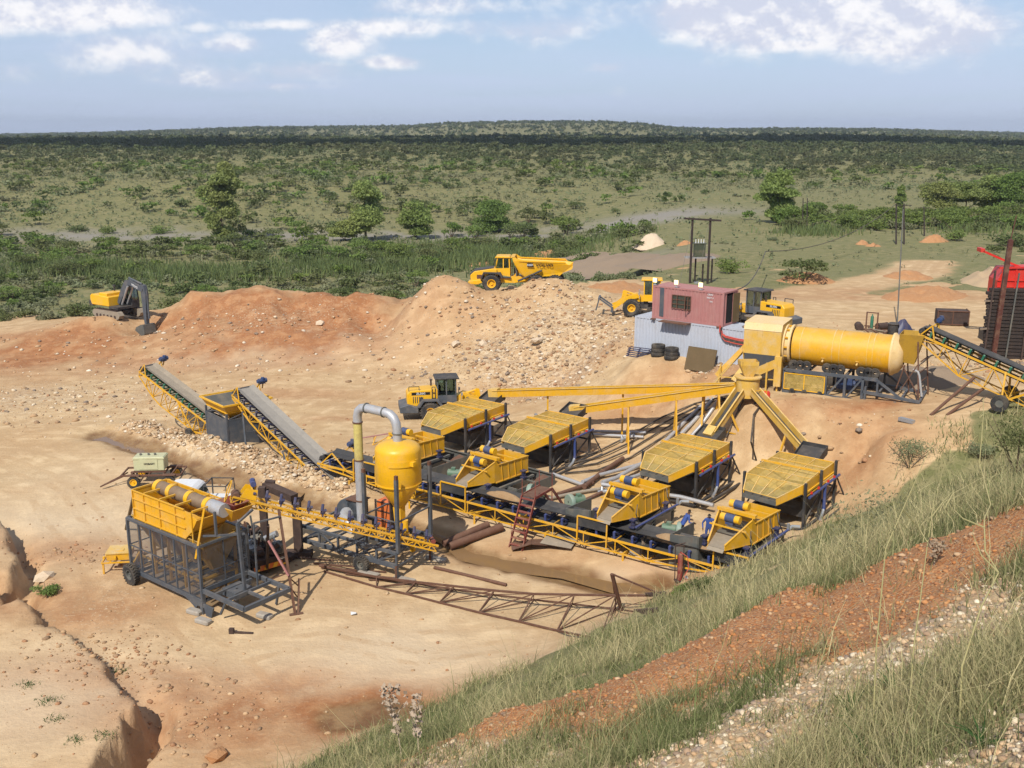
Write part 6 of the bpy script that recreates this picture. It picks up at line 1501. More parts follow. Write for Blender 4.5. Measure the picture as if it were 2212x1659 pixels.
mb.quad((X0, .15, zt0), (X0, WY-.15, zt0), (X0, WY-.15, zt1), (X0, .15, zt1), .03)
ed = [(X1_+.6, zt1-.35), (X1_+.15, zt0+.55), (X1_-.6, zt0-.1), (X1_-1.2, zt0)]
for (xa, za), (xb, zb_) in zip(ed[:-1], ed[1:]): mb.quad((xa, .15, za), (xa, WY-.15, za), (xb, WY-.15, zb_), (xb, .15, zb_), .03)
mb.quad((X0, .15, zt0+.3), (X1_, .15, zt0+.3), (X1_, WY-.15, zt0+.3), (X0, WY-.15, zt0+.3), .03)
mb.build('trough', M['yel'], t)
mb = MB()
for z in (zt0+.12, zt0+.62, zt1-.42, zt1+.0): mb.beam((X0, .09, z), (X1_-.3, .09, z), .06, .06)
for x in (X0, -4.4, -3.1, -1.8, -.5): mb.beam((x, .09, zt0), (x, .09, zt1), .05, .05); mb.beam((x, .15, zt1), (x, WY-.15, zt1), .09, .09)
mb.beam((X0, WY-.15, zt1), (X1_, WY-.15, zt1), .07); mb.build('rib', M['yel'], t)
tz = zt1-.08; ty = WY*.6
for a, b, mt in ((-4.8, -3.85, 'rust'), (-3.65, -2.35, 'rust'), (-2.15, -.9, 'rust'), (-.7, .35, 'silv')): MB().tube((a, ty, tz), (b, ty, tz-.02), .335, n=22).build('tube_section', {'rust': M['brnt'] if 'brnt' in M else paint('brown_rolled_tube', (.20, .13, .08), .55, dirt=.4, dcol=(.32, .24, .15), scale=2.5), 'silv': M['silv']}[mt], t, smooth=True)
for a in (-4.85, -3.75, -2.25, -.8): MB().tube((a-.14, ty, tz), (a+.14, ty, tz), .375, n=22).build('tube_band', M['yelb'], t, smooth=True)
MB().lathe([(.05, -.35), (.2, -.35), (.22, 0), (.2, 0)], (-4.95, ty, tz), 'X', 14).build('tube_plug', M['rust'], t)
mb = MB(); rx = -.35
T_ = [(rx-.1, 1.5, zt1+.2), (rx+1.2, 1.5, zt1+.2), (rx+1.2, 2.4, zt1+.2), (rx-.1, 2.4, zt1+.2)]; B_ = [(rx+.2, 1.75, zt1-.2), (rx+.9, 1.75, zt1-.2), (rx+.9, 2.15, zt1-.2), (rx+.2, 2.15, zt1-.2)]
for i in range(4): mb.quad(T_[i], T_[(i+1) % 4], B_[(i+1) % 4], B_[i], .03)
mb.quad(*B_, .03).build('red_hopper', M['redst'], t)
mb = MB()
T2 = [(rx-.15, 1.35, zt1), (rx+1.3, 1.35, zt1), (rx+1.3, 2.55, zt1), (rx-.15, 2.55, zt1)]; B2_ = [(rx-.1, 1.8, zt0+.7), (rx+.5, 1.8, zt0+.7), (rx+.5, 2.5, zt0+.7), (rx-.1, 2.5, zt0+.7)]
for i in range(4): mb.quad(T2[i], T2[(i+1) % 4], B2_[(i+1) % 4], B2_[i], .03)
mb.build('hopper_skirt', M['yel'], t)
mb = MB(); mb.beam((.75, .5, ZC+.6), (.75, .5, zt1+.2), .1); mb.beam((.75, .5, ZC+.6), (.3, .1, ZC+.6), .08); mb.beam((.75, .5, ZC+.6), (1.4, 1.6, ZC+.5), .09); mb.beam((1.45, 1.35, 1.0), (1.3, 1.3, ZC+1.1), .13); mb.beam((1.3, 1.3, ZC+1.1), (1.3, 2.2, ZC+1.5), .1); mb.beam((1.7, 1.9, 1.2), (1.7, 1.9, ZC+1.0), .07); mb.beam((1.7, 1.9, ZC+1), (2.0, 3.2, ZC+1), .07); mb.build('boom_post', M['grey'], t)
MB().beam((-.2, -.05, ZC-.6), (.35, .25, ZC+1.9), .09).build('strut', M['yel'], t)
mb = MB(); zf = 1.15
F_ = [(0, .05, zf), (3.1, .05, zf), (3.1, 2.65, zf), (0, 2.65, zf)]
for i in range(4): mb.beam(F_[i], F_[(i+1) % 4], .14, .2)
mb.beam((1.75, .05, zf), (1.75, 2.65, zf), .1, .14); mb.beam((1.75, 1.3, zf), (3.1, 1.3, zf), .1, .14); mb.beam((.6, .3, zf-.1), (.6, 2.4, zf-.1), .1)
mb.beam((0, .05, zf), (0, .05, .5), .16); mb.beam((1.75, .1, zf), (1.2, .1, .3), .09); mb.beam((2.4, 2.6, zf), (2.1, 2.6, .1), .09); mb.beam((.9, 1.3, zf-.1), (.9, 1.3, .2), .09); mb.build('drawbar_frame', M['grey'], t)
MB().box(.3, 1.3, .9, 1.9, .7, 1.05).build('drawbar_box', M['grey'], t)
for y in (-.02, 2.72): 
    wh = wheel(t, -5.55, y-.25 if y < 1 else y+.25, .52, .34, .26, 22, 'rub', 'tank')
MB().beam((-5.55, 0, .52), (-5.55, WY, .52), .12).build('axle', M['dark'], t)
for dx, dy, lb in ((-.35, -.25, 'pale concrete slab under the near corner of the caged trailer'), (.75, -.55, 'rounded concrete block right of the caged trailer leg'), (2.6, 1.5, 'concrete block in the shadow of the trailer drawbar frame')):
    p = Vector(t.location)+E1*dx+E2*dy; single(MB().cbox((0, 0, .1), .8, .4, .24), 'concrete_block', M['conc'], lb, 'block', (p.x, p.y, gz(p.x, p.y)), TH+.2, 'concrete blocks', bevel=.06)
# --- yellow table frame left of it
g = G(232, 1238); t = thing('yellow_feeder_box', 'low yellow steel box on four short legs, left of the caged trailer', 'feeder box', (g.x, g.y, g.z), R(8))
MB().box(.0, 1.15, .1, 1.15, .62, .98).build('box', M['yel'], t, bevel=.02); MB().box(-.04, 1.19, .06, 1.19, .98, 1.03).box(.3, .8, .35, .6, 1.03, 1.06).build('lid', M['yeld'], t)
mb = MB()
for z in (.6,): mb.beam((-.2, -.1, z), (1.4, -.1, z), .07).beam((-.2, 1.35, z), (1.4, 1.35, z), .07).beam((-.2, -.1, z), (-.2, 1.35, z), .07).beam((1.4, -.1, z), (1.4, 1.35, z), .07)
mb.build('rail', M['yel'], t)
for x, y in ((-.15, -.05), (1.3, -.05), (-.15, 1.3), (1.3, 1.3)): MB().beam((x, y, 0), (x, y, .6), .09).build('leg', M['yel'], t)
for x in (-.1, .45): MB().cbox((x, .02, .85), .1, .1, .12).build('lug', M['yelb'], t)
mb = MB(); a, b, c, d = G(375, 1195), G(405, 1162), G(440, 1180), G(425, 1212)
a, b, c, d = [p+ZU*h for p, h in ((a, .2), (b, .8), (c, .7), (d, .2))]
for p, q in ((a, b), (b, c), (c, d), (d, a), (a, c)): mb.beam(p, q, .05)
wsingle(mb, 'mesh_frame', M['grey'], 'small grey frame lying between the yellow box and the caged trailer', 'frame', a)
# --- generator on a rusty trailer
g = G(330, 1042); t = thing('generator_trailer', 'cream generator on a rusty four-wheel trailer with yellow rims', 'generator', (g.x, g.y, g.z), R(4))
MB().box(-.95, .95, -.5, .5, .95, 1.85).build('generator_case', M['cream'], t, bevel=.04)
MB().box(-.6, .55, -.53, -.5, 1.05, 1.75).box(-.98, .98, -.53, .53, 1.72, 1.80).build('side_door', M['cream'], t)
for x in (-.6, -.1, .3): MB().tube((x, 0, 1.85), (x, 0, 1.97), .07).build('cap', M['tank'], t)
text('lettering', 'HOBART', .17, M['hair'], t, (.05, -.545, 1.42), (math.pi/2, 0, 0))
mb = MB()
for y in (-.8, .8): mb.beam((-1.7, y, .75), (2.0, y, .75), .1, .1)
for x in (-1.7, -1.1, 0, .9, 1.4, 2.0): mb.beam((x, -.8, .75), (x, .8, .75), .08)
mb.beam((-1.0, -.4, .88), (1.0, -.4, .88), .12).beam((-1.0, .4, .88), (1.0, .4, .88), .12).beam((-1.2, 0, .4), (-1.2, 0, .75), .2)
for y in (-.9, .9): mb.beam((-1.3, y, .8), (-.5, y, .8), .35, .04); mb.beam((.9, y, .8), (1.7, y, .8), .35, .04)
mb.build('trailer_deck', M['rust'], t)
MB().beam((-1.6, -.3, .6), (-3.0, -.9, .1), .07).beam((-1.6, .3, .6), (-3.0, -.9, .1), .07).build('drawbar', M['rust'], t)
for x in (-.9, 1.3):
    for y in (-.95, .95): wheel(t, x, y, .36, .2, .22, 18)
# --- white pickup behind the trough
g = W(402, 1046, 1.86); t = thing('pickup', 'white pickup with a black roll bar, half hidden behind the yellow trough', 'pickup', (g.x, g.y, gz(g.x, g.y)), R(178))
MB().prism([(-1.1, .95), (-1.05, 1.15), (-.85, 1.72), (-.55, 1.86), (.6, 1.86), (.95, 1.78), (1.35, 1.15), (2.4, 1.05), (2.5, .5), (-1.1, .5)], -.82, .82, 'Y').build('cab_body', M['white'], t, bevel=.07)
MB().box(-2.7, -1.1, -.82, .82, .5, .95).build('load_bed', M['white'], t, bevel=.03)
MB().quad((-1.07, -.62, 1.22), (-1.07, .62, 1.22), (-.9, .58, 1.66), (-.9, -.58, 1.66), .02).quad((-.75, -.835, 1.22), (.9, -.835, 1.22), (.7, -.835, 1.66), (-.6, -.835, 1.66), .01).quad((-.75, .835, 1.22), (.9, .835, 1.22), (.7, .835, 1.66), (-.6, .835, 1.66), .01).build('window', M['glass'], t)
mb = MB(); mb.path([(-1.3, -.75, .9), (-1.3, -.75, 1.95), (-1.3, .75, 1.95), (-1.3, .75, .9)], .045, 8); mb.path([(-1.3, .75, 1.95), (-2.6, .75, 1.95), (-2.65, .75, .95)], .04, 8); mb.path([(-1.3, -.75, 1.95), (-2.6, -.75, 1.95), (-2.65, -.75, .95)], .04, 8); mb.path([(-2.6, -.75, 1.95), (-2.6, .75, 1.95)], .04, 8)
mb.build('roll_bar', M['dark'], t, smooth=True)
for x in (-1.9, 1.6):
    for y in (-.75, .75): wheel(t, x, y, .33, .2, .2, 18, 'rub', 'tank')
# --- cluttered old rig truck between trough and cyclone trailer
g = G(565, 1225); t = thing('rig_truck', 'old rusty drill-rig truck crammed with machinery behind the caged trailer', 'truck', (g.x, g.y, g.z), R(-50))
rr = random.Random(4)
MB().box(-3.6, 1.2, -.9, .9, .75, .95).beam((-3.6, -.7, .6), (1.2, -.7, .6), .15, .25).beam((-3.6, .7, .6), (1.2, .7, .6), .15, .25).build('flatbed', M['rustd'], t)
for i in range(60):
    x, y = rr.uniform(-3.3, 1.0), rr.uniform(-.9, .9); mb = MB()
    k = rr.random(); s = rr.uniform(.15, .5)
    if k < .4: mb.cbox((x, y, .98+s/2), s*1.5, s, s)
    elif k < .75: mb.tube((x, y-.2, 1.1), (x+s, y+.3, 1.1+rr.uniform(0, .5)), .06+s*.25)
    else: mb.beam((x, y, .95), (x+rr.uniform(-.4, .4), y, 1.6+rr.uniform(0, .6)), .08)
    mb.build('machine_part', M[rr.choice(['rustd', 'rust', 'tank', 'dark', 'rustd', 'galv'])], t)
MB().box(.95, 1.15, -.95, .95, .45, .8).build('rear_bumper', M['rustd'], t)
ch = MB()
for k in range(4): ch.quad((1.17, -.9+k*.48, .36), (1.17, -.66+k*.48, .36), (1.17, -.56+k*.48, .6), (1.17, -.8+k*.48, .6))
MB().box(1.10, 1.16, -.95, .95, .35, .62).build('reflector_board', M['orange'], t); ch.build('chevrons', M['yelb'], t)
MB().box(1.17, 1.2, .35, .85, .7, .84).build('number_plate', M['white'], t)
for x in (-2.6, .2):
    for y in (-.8, .8): wheel(t, x, y, .45, .28, .25, 18, 'rub', 'tank')
# --- rusty columns with cross beam
mb = MB(); 
def wsimple(name, label, cat, segs, mat, group=None, r=None, **kw):
    mb = MB(); base = Vector(segs[0][0])
    for s in segs: mb.beam(s[0], s[1], s[2], s[3] if len(s) > 3 else None)
    return wsingle(mb, name, mat, label, cat, base, group)
c1, c2 = WD(574, 1180, 53.5), WD(690, 1228, 52.0)
g1, g2 = grd(c1), grd(c2); t1 = WD(573, 1040, 53.5)
wsimple('rusty_mast', 'dark rusty steel column with a slanting heavy beam, behind the trough conveyor', 'mast', [(g1, Vector((g1.x, g1.y, t1.z)), .36), (t1-ZU*.2, WD(636, 1075, 52.4), .5, .35), (t1-ZU*.05, t1+Vector((.5, 0, -.1)), .3, .25), (Vector((g1.x, g1.y, 0.2)), Vector((g1.x+1.5, g1.y-.7, .2)), .9, .25)], M['rustd'])
g = W(646, 1195, .2); g.z = gz(g.x, g.y)
wsimple('rusty_mast', 'shorter rusty column under the thin idler conveyor, right of the tall mast', 'mast', [(g, Vector((g.x, g.y, 3.3)), .42), (g+ZU*.2-Vector((.7, 0, 0)), g+ZU*.2+Vector((.7, 0, 0)), .6, .3)], M['rustd'])
# A-frame trestle
top, bt = WD(602, 1100, 47.6), W(638, 1329, 0)
b2 = W(646, 1250, 1.2)
wsimple('trestle_leg', 'tall narrow rust-brown trestle leg right of the trailer drawbar frame', 'trestle', [(bt, top, .11), (bt+Vector((.12, .05, 0)), b2, .09), (lerp(bt, top, .35), lerp(bt, b2, .8), .05), (lerp(bt, top, .25), lerp(bt, b2, .5), .05), (bt-Vector((.25, .1, -.05)), bt+Vector((.35, .1, .05)), .2, .08), (lerp(bt, top, .4), lerp(bt, top, .4)+Vector((-1.6, 1.5, -1.2)), .06)], M['rust'])
p1, p2 = WD(579, 1135, 47.3), W(577, 1238, .0)
wsimple('steel_prop', 'thin dark rusty prop standing just left of the tall trestle leg', 'prop', [(Vector((p2.x, p2.y, gz(p2.x, p2.y))), p1, .13)], M['rustd'])
wsimple('steel_prop', 'faded pink prop leaning across between the rusty prop and the trestle leg', 'prop', [(lerp(bt, top, .38)+Vector((0, -.1, 0)), WD(580, 1168, 46.9), .09)], M['redc'])
a, b = W(272, 1141, .0), WD(291, 1062, 53.5)
wsimple('steel_prop', 'brown leaning prop behind the left end of the yellow trough', 'prop', [(Vector((a.x, a.y, gz(a.x, a.y))), b, .14)], M['brn'])
# --- cyclone on its trailer
n0 = W(858, 1253, 0); n1 = W(651, 1192, 0); YA = math.atan2((n0-n1).y, (n0-n1).x)
t = thing('cyclone_unit', 'tall yellow cyclone with silver duct on a blue-grey wheeled frame', 'cyclone', (n0.x, n0.y, gz(n0.x, n0.y)), YA)
Lx, Wy = 6.5, 2.85; mb = MB(); zl, zh = .75, 1.45
for y in (0, Wy):
    mb.beam((0, y, zl), (-Lx, y, zl), .17, .22); mb.beam((0, y, zh), (-Lx, y, zh+.12), .14, .15)
    for k in range(6): x = -Lx*k/5; mb.beam((x, y, zl), (x, y, zh+.05), .1)
    for k in range(5): x = -Lx*k/5; mb.beam((x, y, zl if k % 2 else zh), (x-Lx/5, y, zh if k % 2 else zl), .07)
    for x in (0,): mb.beam((x, y, -.05), (x, y, zl), .14)
for k in range(6): x = -Lx*k/5; mb.beam((x, 0, zl), (x, Wy, zl), .1); 
for x in (0, -.6, -1.3, -2.6, -5.2, -Lx): mb.beam((x, 0, zh), (x, Wy, zh), .1)
mb.beam((-Lx, 0, zl), (-5.2, Wy, zl), .07); mb.beam((-2.6, 0, zl), (-1.3, Wy, zl), .07)
for y in (.9, 2.2): mb.beam((0, y, zh), (-2.6, y, zh), .12, .14)
mb.build('trailer_frame', M['grey'], t)
for y in (0, Wy): MB().beam((0.0, y-.03, 0), (0, y-.03, .8), .12).build('jack_leg', M['rust'], t)
for y in (-.22, Wy+.22): wheel(t, -2.15, y, .44, .26, .22, 20, 'rub', 'tank')
cxl, cyl = -.98, 1.55
for x, y in ((.05, .08), (.05, Wy-.05), (-2.05, .08), (-2.05, Wy-.05)):
    MB().beam((x, y, zh), (x, y, 5.35), .17, .17).build('post', M['grey'], t); MB().cbox((x, y, 5.45), .15, .15, .22).build('post_cap', M['rust'], t)
mb = MB()
for z in (3.1,): mb.beam((.05, .08, z), (.05, Wy, z), .07).beam((-2.05, .08, z), (-2.05, Wy, z), .07).beam((-2.05, .08, z), (.05, .08, z), .05).beam((-2.05, Wy, z), (.05, Wy, z), .05)
mb.build('brace', M['grey'], t)
Rc = 1.17; zb1 = 4.65
MB().lathe([(.15, 3.15), (.24, 3.2), (Rc, zb1), (Rc, 6.35), (Rc*.97, 6.5), (Rc*.82, 6.66), (Rc*.5, 6.78), (.1, 6.84)], (cxl, cyl, 0), n=44).build('cyclone_body', M['yelb'], t, smooth=True)
MB().lathe([(Rc+.01, 5.75), (Rc+.05, 5.75), (Rc+.05, 6.05), (Rc+.01, 6.05)], (cxl, cyl, 0), n=40, a0=R(-75), a1=R(5)).lathe([(Rc+.0, 4.62), (Rc+.03, 4.62), (Rc+.03, 4.69), (Rc, 4.69)], (cxl, cyl, 0), n=40).build('rim_band', M['yelb'], t)
MB().cbox((cxl+Rc+.05, cyl-.35, 5.9), .25, .25, .22).build('inlet_stub', M['yelb'], t)
mb = MB(); mb.prism([(cxl-.27, 3.25), (cxl+.22, 3.25), (cxl+.22, 2.7), (cxl+.1, 1.85), (cxl-.12, 1.8)], cyl-.2, cyl+.2, 'Y'); mb.tube((cxl+.35, cyl, 1.9), (cxl+.35, cyl, 2.6), .16, n=12).build('discharge_spout', M['yelb'], t)
bx = -3.6
pd = [(cxl, cyl, 6.8), (cxl, cyl, 7.35), (cxl-.06, cyl, 7.72), (cxl-.22, cyl, 8.0), (cxl-.45, cyl, 8.15), (cxl-.75, cyl, 8.2), (bx+.55, cyl, 8.25), (bx+.28, cyl, 8.18), (bx+.08, cyl, 8.0), (bx, cyl, 7.7), (bx, cyl, 7.4)]
MB().path(pd, .235, 18).build('elbow_duct', M['silv'], t, smooth=True)
MB().tube((bx, cyl, 7.4), (bx, cyl, 5.35), .235, n=18).build('yellow_duct', paint('chipped_yellow', (.60, .50, .16), .6, dirt=.5, dcol=(.3, .2, .1), scale=3), t, smooth=True)
MB().tube((bx, cyl, 5.35), (bx, cyl, 1.6), .235, n=18).build('down_duct', M['silv'], t, smooth=True)
for z in (7.4, 5.35, 3.1, 1.6): MB().tube((bx, cyl, z-.03), (bx, cyl, z+.03), .275, n=18).build('flange', M['rust'], t)
MB().tube((cxl, cyl, 7.2), (cxl, cyl, 7.25), .28, n=18).tube((cxl-.8, cyl, 8.2), (cxl-.86, cyl, 8.2), .28, n=18).tube((bx+.6, cyl, 8.25), (bx+.66, cyl, 8.25), .28, n=18).build('flange', M['tank'], t)
fx, fy_ = -4.55, 1.9
MB().lathe([(.05, -.35), (.82, -.35), (.85, -.3), (.85, .3), (.82, .35), (.05, .35)], (fx, fy_, 2.1), 'Y', 26).box(fx+.0, fx+.85, fy_-.35, fy_+.35, 2.0, 2.95).build('fan_housing', M['grey'], t, smooth=True)
MB().box(fx-.05, fx+.95, fy_-.45, fy_+.45, 2.95, 3.0).build('fan_flange', M['rust'], t)
MB().path([(fx, fy_-.35, 2.1), (fx+.2, fy_-.9, 2.05), (fx+.7, fy_-1.2, 1.9), (bx-.0, cyl-.9, 1.75), (bx, cyl, 1.65)], [.42, .36, .3, .25, .24], 16).build('fan_inlet', M['silv'], t, smooth=True)
ox = -2.85
mb = MB().box(ox, ox+1.0, 1.9, 2.9, 1.5, 3.15).build('engine_cover', M['orange'], t, bevel=.08)
mb = MB()
for z in (1.5, 2.05, 2.6, 3.1): mb.beam((ox-.02, 1.88, z), (ox+1.02, 1.88, z), .05).beam((ox+1.02, 1.88, z), (ox+1.02, 2.9, z), .05)
for x in (ox, ox+1.0): mb.beam((x, 1.87, 1.45), (x, 1.87, 3.2), .08)
mb.box(ox+1.0, ox+1.05, 1.88, 2.9, 1.5, 3.1); mb.build('cover_frame', M['rustd'], t)
MB().lathe([(.03, -.05), (.16, -.05), (.16, .05), (.03, .05)], (-.3, 1.7, 1.0), 'Y', 12).build('pulley', M['yel'], t)
for dx, dy, lb in ((.3, .2, 'concrete slab under the near right leg of the cyclone frame'), (.2, 3.0, 'long concrete slab under the far right leg of the cyclone frame'), (-1.6, -.3, 'pale flat slab beside the cyclone trailer wheel')):
    p = n0+Vector((math.cos(YA)*dx-math.sin(YA)*dy, math.sin(YA)*dx+math.cos(YA)*dy, 0)); single(MB().cbox((0, 0, .06), 1.2, .35, .2), 'concrete_block', M['conc'], lb, 'block', (p.x, p.y, gz(p.x, p.y)), YA+.1, 'concrete blocks', bevel=.03)
# --- thin conveyor with bare idlers over the cyclone trailer
hE, tE = WD(503, 1066, 47.6), WD(944, 1172, 51.6)
t = thing('idler_conveyor', 'thin yellow lattice conveyor with bare blue idlers and no belt, above the cyclone trailer', 'conveyor', grd(tE), 0, 'yellow belt conveyors')
fw = (tE-hE).normalized(); side = fw.cross(ZU).normalized(); up = side.cross(fw).normalized(); L = (tE-hE).length
mb = MB(); P2 = lambda s, q, d: hE+fw*(L*s)+side*q*.33-up*d
nb = 26
for q in (-1, 1):
    mb.beam(P2(0, q, .05), P2(1, q, .05), .10, .09, up); mb.beam(P2(0.02, q, .36), P2(1, q, .36), .07, .06, up)
    for k in range(nb):
        mb.beam(P2(k/nb, q, .05), P2(k/nb, q, .36), .04); mb.beam(P2(k/nb, q, .05 if k % 2 else .36), P2((k+1)/nb, q, .36 if k % 2 else .05), .035)
for k in range(nb+1): mb.beam(P2(k/nb, -1, .36), P2(k/nb, 1, .36), .04)
mb.build('frame', M['yel'], t, world=True)
for k in range(14):
    s = .085+k*.066
    for q in (-1, 1):
        c = P2(s, q*.75, -.12); MB().beam(c-up*.15, c+up*.05, .06, .05).tube(c-side*.12*q+up*.0, c+side*.16*q+up*.28, .075, n=8).build('idler', M['navy'], t, world=True, smooth=True)
c = P2(.0, 0, .05); mb = MB().tube(c-side*.33+fw*.15, c+side*.33+fw*.15, .2, n=16); mb.build('head_pulley', M['orange'] if 0 else M['rust'], t, world=True, smooth=True)
mb = MB(); 
for q in (-1, 1): mb.quad(P2(.03, q*1.05, -.02), P2(.10, q*1.05, -.02), P2(.095, q*1.05, -.55), P2(.045, q*1.05, -.5), .03)
mb.beam(P2(.07, -1.1, -.5), P2(.07, 1.1, -.5), .08); mb.build('head_bracket', M['yelb'], t, world=True)
c = P2(.07, -.2, -.72); MB().tube(c-side*.35, c+side*.25, .14, n=12).cbox(c+ZU*.15, .15, .15, .1).build('motor', M['blue'], t, world=True, smooth=True)
mb = MB(); ring_ = [P2(.0, .95*math.cos(a), -.05)+fw*(-.05+0)+up*.55*math.sin(a)-fw*.2 for a in [k*.52 for k in range(13)]]; mb.path(ring_, .03, 6); mb.build('guard_ring', M['yel'], t, world=True)
MB().tube(P2(.97, -1, -.1), P2(.97, 1, -.1), .12, n=14).build('tail_pulley', M['redst'], t, world=True, smooth=True)
# --- lattice boom lying on the ground
LCH = [(700, 1236), (813, 1270), (875.7, 1284.7), (949, 1303.8), (1033.8, 1325), (1120, 1344.6), (1203, 1364.5), (1295, 1384), (1345, 1395)]
BCH = [(700, 1226), (813, 1252), (897.8, 1262.6), (980, 1275), (1065, 1286.5), (1153, 1297.5), (1236, 1306.7), (1330, 1318), (1416, 1330.6)]
TCH = [(690, 1222, .15), (813, 1246, .3), (897.8, 1257, .35), (980, 1266, .5), (1067, 1275.5, .65), (1153, 1283, .8), (1241, 1284.7, 1.1), (1330, 1286, 1.25), (1434.6, 1286.5, 1.45)]
Lp = [G(*p)+ZU*.06 for p in LCH]; Bp = [G(*p)+ZU*.06 for p in BCH]; Tp = [W(p[0], p[1], p[2]+G(p[0], p[1]).z*.0) for p in TCH]
mb = MB()
for Q_, w_ in ((Lp, .08), (Bp, .06), (Tp, .09)):
    for a, b in zip(Q_[:-1], Q_[1:]): mb.beam(a, b, w_)
for i in range(1, len(Lp)-1):
    mb.beam(Lp[i], Tp[i], .045); mb.beam(Lp[i], Tp[i+1], .045); mb.beam(Lp[i], Bp[i], .035); mb.beam(Lp[i], Bp[i+1], .035); mb.beam(Bp[i], Tp[i], .035); mb.beam(Bp[i], Tp[i+1], .03)
wsingle(mb, 'lattice_boom', M['rust'], 'long rusty triangular lattice boom lying across the yard floor', 'boom', Lp[0])
e0, e1 = Tp[-1], Bp[-1]; t_ = thing('boom_end_frame', 'rusty upright frame and stay standing at the right end of the lattice boom', 'frame', grd(e0))
a, b = W(1322, 1240, 2.6), W(1344, 1325, .1)
MB().beam(a, b, .16, .1).beam(a, W(1330, 1300, .3), .07).beam(a, e0, .07).beam(W(1295, 1384, .05), W(1332, 1300, .5), .08).build('upright', M['rust'], t_, world=True)
for p, dx in ((e0, .0), (e1+ZU*.1, -.1)): MB().prism([(-.9, .12), (.1, .2), (.1, -.25), (-.1, -.25)], -.05, .05, 'Y', ).build('end_bracket', M['rustd'], t_).location = mat_of(t_).inverted() @ p
MB().beam(e0-ZU*.2, Vector((e1.x+.1, e1.y, .1)), .05).beam(e0, Vector((e0.x-.3, e0.y-1.3, .1)), .05).build('strut', M['rust'], t_, world=True)
for i in range(9):   # smaller jumbled lattice sections behind
    u = 660+i*17; v = 1210+i*4.2+(i % 3)*6; a = G(u, v)+ZU*.1; b = G(u+60+i*2, v+4+(i % 2)*9)+ZU*(.1+.15*(i % 2))
    wsimple('steel_bar', 'rusty bar in the scrap heap left of the cyclone trailer wheel', 'steel bar', [(a, b, .06)], M['rust'], 'scrap bars by the cyclone trailer')
# --- pipes
def pipe(label, pts, r, mat, cat='pipe', name='pipe', group=None, lift=None, n=10):
    Q_ = [G(p[0], p[1])+ZU*((p[2] if len(p) > 2 else 0)+r) for p in pts]
    return wsingle(MB().path(Q_, r, n), name, mat, label, cat, Q_[0], group, smooth=True)
SP_ = 'silver water pipes on the plant floor'
pipe('silver pipe on the ground, uppermost of the three going down to the pipe joint', [(1530, 868, .1), (1480, 918, .15), (1430, 968, .15), (1395, 1010, .2), (1290, 1038, .2), (1258, 1052, .2)], .12, M['silv'], group=SP_)
pipe('silver pipe running next to the hoses down the sandy slope, middle one', [(1541, 868, .1), (1500, 915, .1), (1452, 965, .15), (1412, 1000, .3), (1330, 1045, .25), (1300, 1055, .25)], .13, M['silv'], group=SP_)
pipe('silver pipe lowest of the pair reaching the pipe joint', [(1556, 866, .1), (1512, 928, .1), (1475, 968, .1), (1440, 1005, .2), (1385, 1035, .2), (1308, 1062, .25)], .12, M['silv'], group=SP_)
pipe('short silver pipe lying right of the open rusty pipe end', [(1195, 1031, .1), (1260, 1055, .12)], .11, M['silv'], group=SP_)
pipe('silver pipe crossing behind the third vibrating screen', [(1300, 1060, .3), (1395, 1080, .4), (1470, 1095, .5), (1540, 1112, .45)], .12, M['silv'], group=SP_)
pipe('silver pipe lying under the second launder legs, upper', [(1280, 937, .1), (1395, 940, .1)], .10, M['silv'], group=SP_)
pipe('silver pipe lying under the second launder legs, lower', [(1275, 944, .1), (1390, 950, .1)], .10, M['silv'], group=SP_)
pipe('silver pipe along the back of the second washing box', [(1200, 912, .1), (1280, 938, .1)], .08, M['silv'], group=SP_)
pipe('thick rusty pipe with open end lying across the muddy plant floor', [(1262, 1062, .15), (1300, 1030, .15), (1345, 998, .1)], .15, M['rust'], group='rusty pipes on the plant floor')
pipe('rusty log-like pipe from the stairs up to the pipe joint', [(1205, 1075, .1), (1280, 1050, .1)], .12, M['rust'], group='rusty pipes on the plant floor')
pipe('brown muddy pipe in front of the pumps, lower one', [(1180, 1085, .1), (1240, 1072, .1), (1300, 1062, .1)], .1, M['sand'], group='rusty pipes on the plant floor')
pipe('brown pipe by the grey tank of the third screen', [(1232, 1098, .05), (1275, 1080, .05), (1300, 1070, .1)], .1, M['rust'], group='rusty pipes on the plant floor')
pipe('thin straight red-brown pipe on the sand right of the cyclone trailer', [(938, 1229), (1094, 1267)], .09, M['rust'])
pipe('thick rusty beam pipe lying beside the puddle, left one', [(958, 1186, .12), (1055, 1143, .1)], .2, M['rust'], group='rusty beams by the stairs')
pipe('thick rusty beam pipe lying beside the puddle, right one', [(972, 1192, .1), (1085, 1149, .1)], .22, M['rust'], group='rusty beams by the stairs')
HG = 'black hoses down the slope'
pipe('black hose hanging in a wide loop down the bank, left side of the loop', [(1652, 868, .1), (1628, 900, .1), (1622, 960, .1), (1635, 1005, .1), (1660, 1030, .1)], .055, M['hose'], 'hose', 'hose', HG, n=8)
pipe('black hose of the wide loop, right side, down the bank below the distributor', [(1655, 868, .1), (1662, 920, .1), (1672, 980, .1), (1690, 1030, .1)], .055, M['hose'], 'hose', 'hose', HG, n=8)
for i, (o, lb) in enumerate(((0, 'upper'), (14, 'middle'), (28, 'lower'), (44, 'lowest'))):
    pipe('long black hose sweeping left from the distributor under the launders, %s of four' % lb, [(1560+o*.3, 862+o*.2, .08), (1500, 876+o*.6, .08), (1430, 905+o, .08), (1360, 945+o*1.1, .08), (1290, 980+o*.9, .08), (1220, 1000+o*.6, .08)], .06, M['hose'], 'hose', 'hose', HG, n=8)
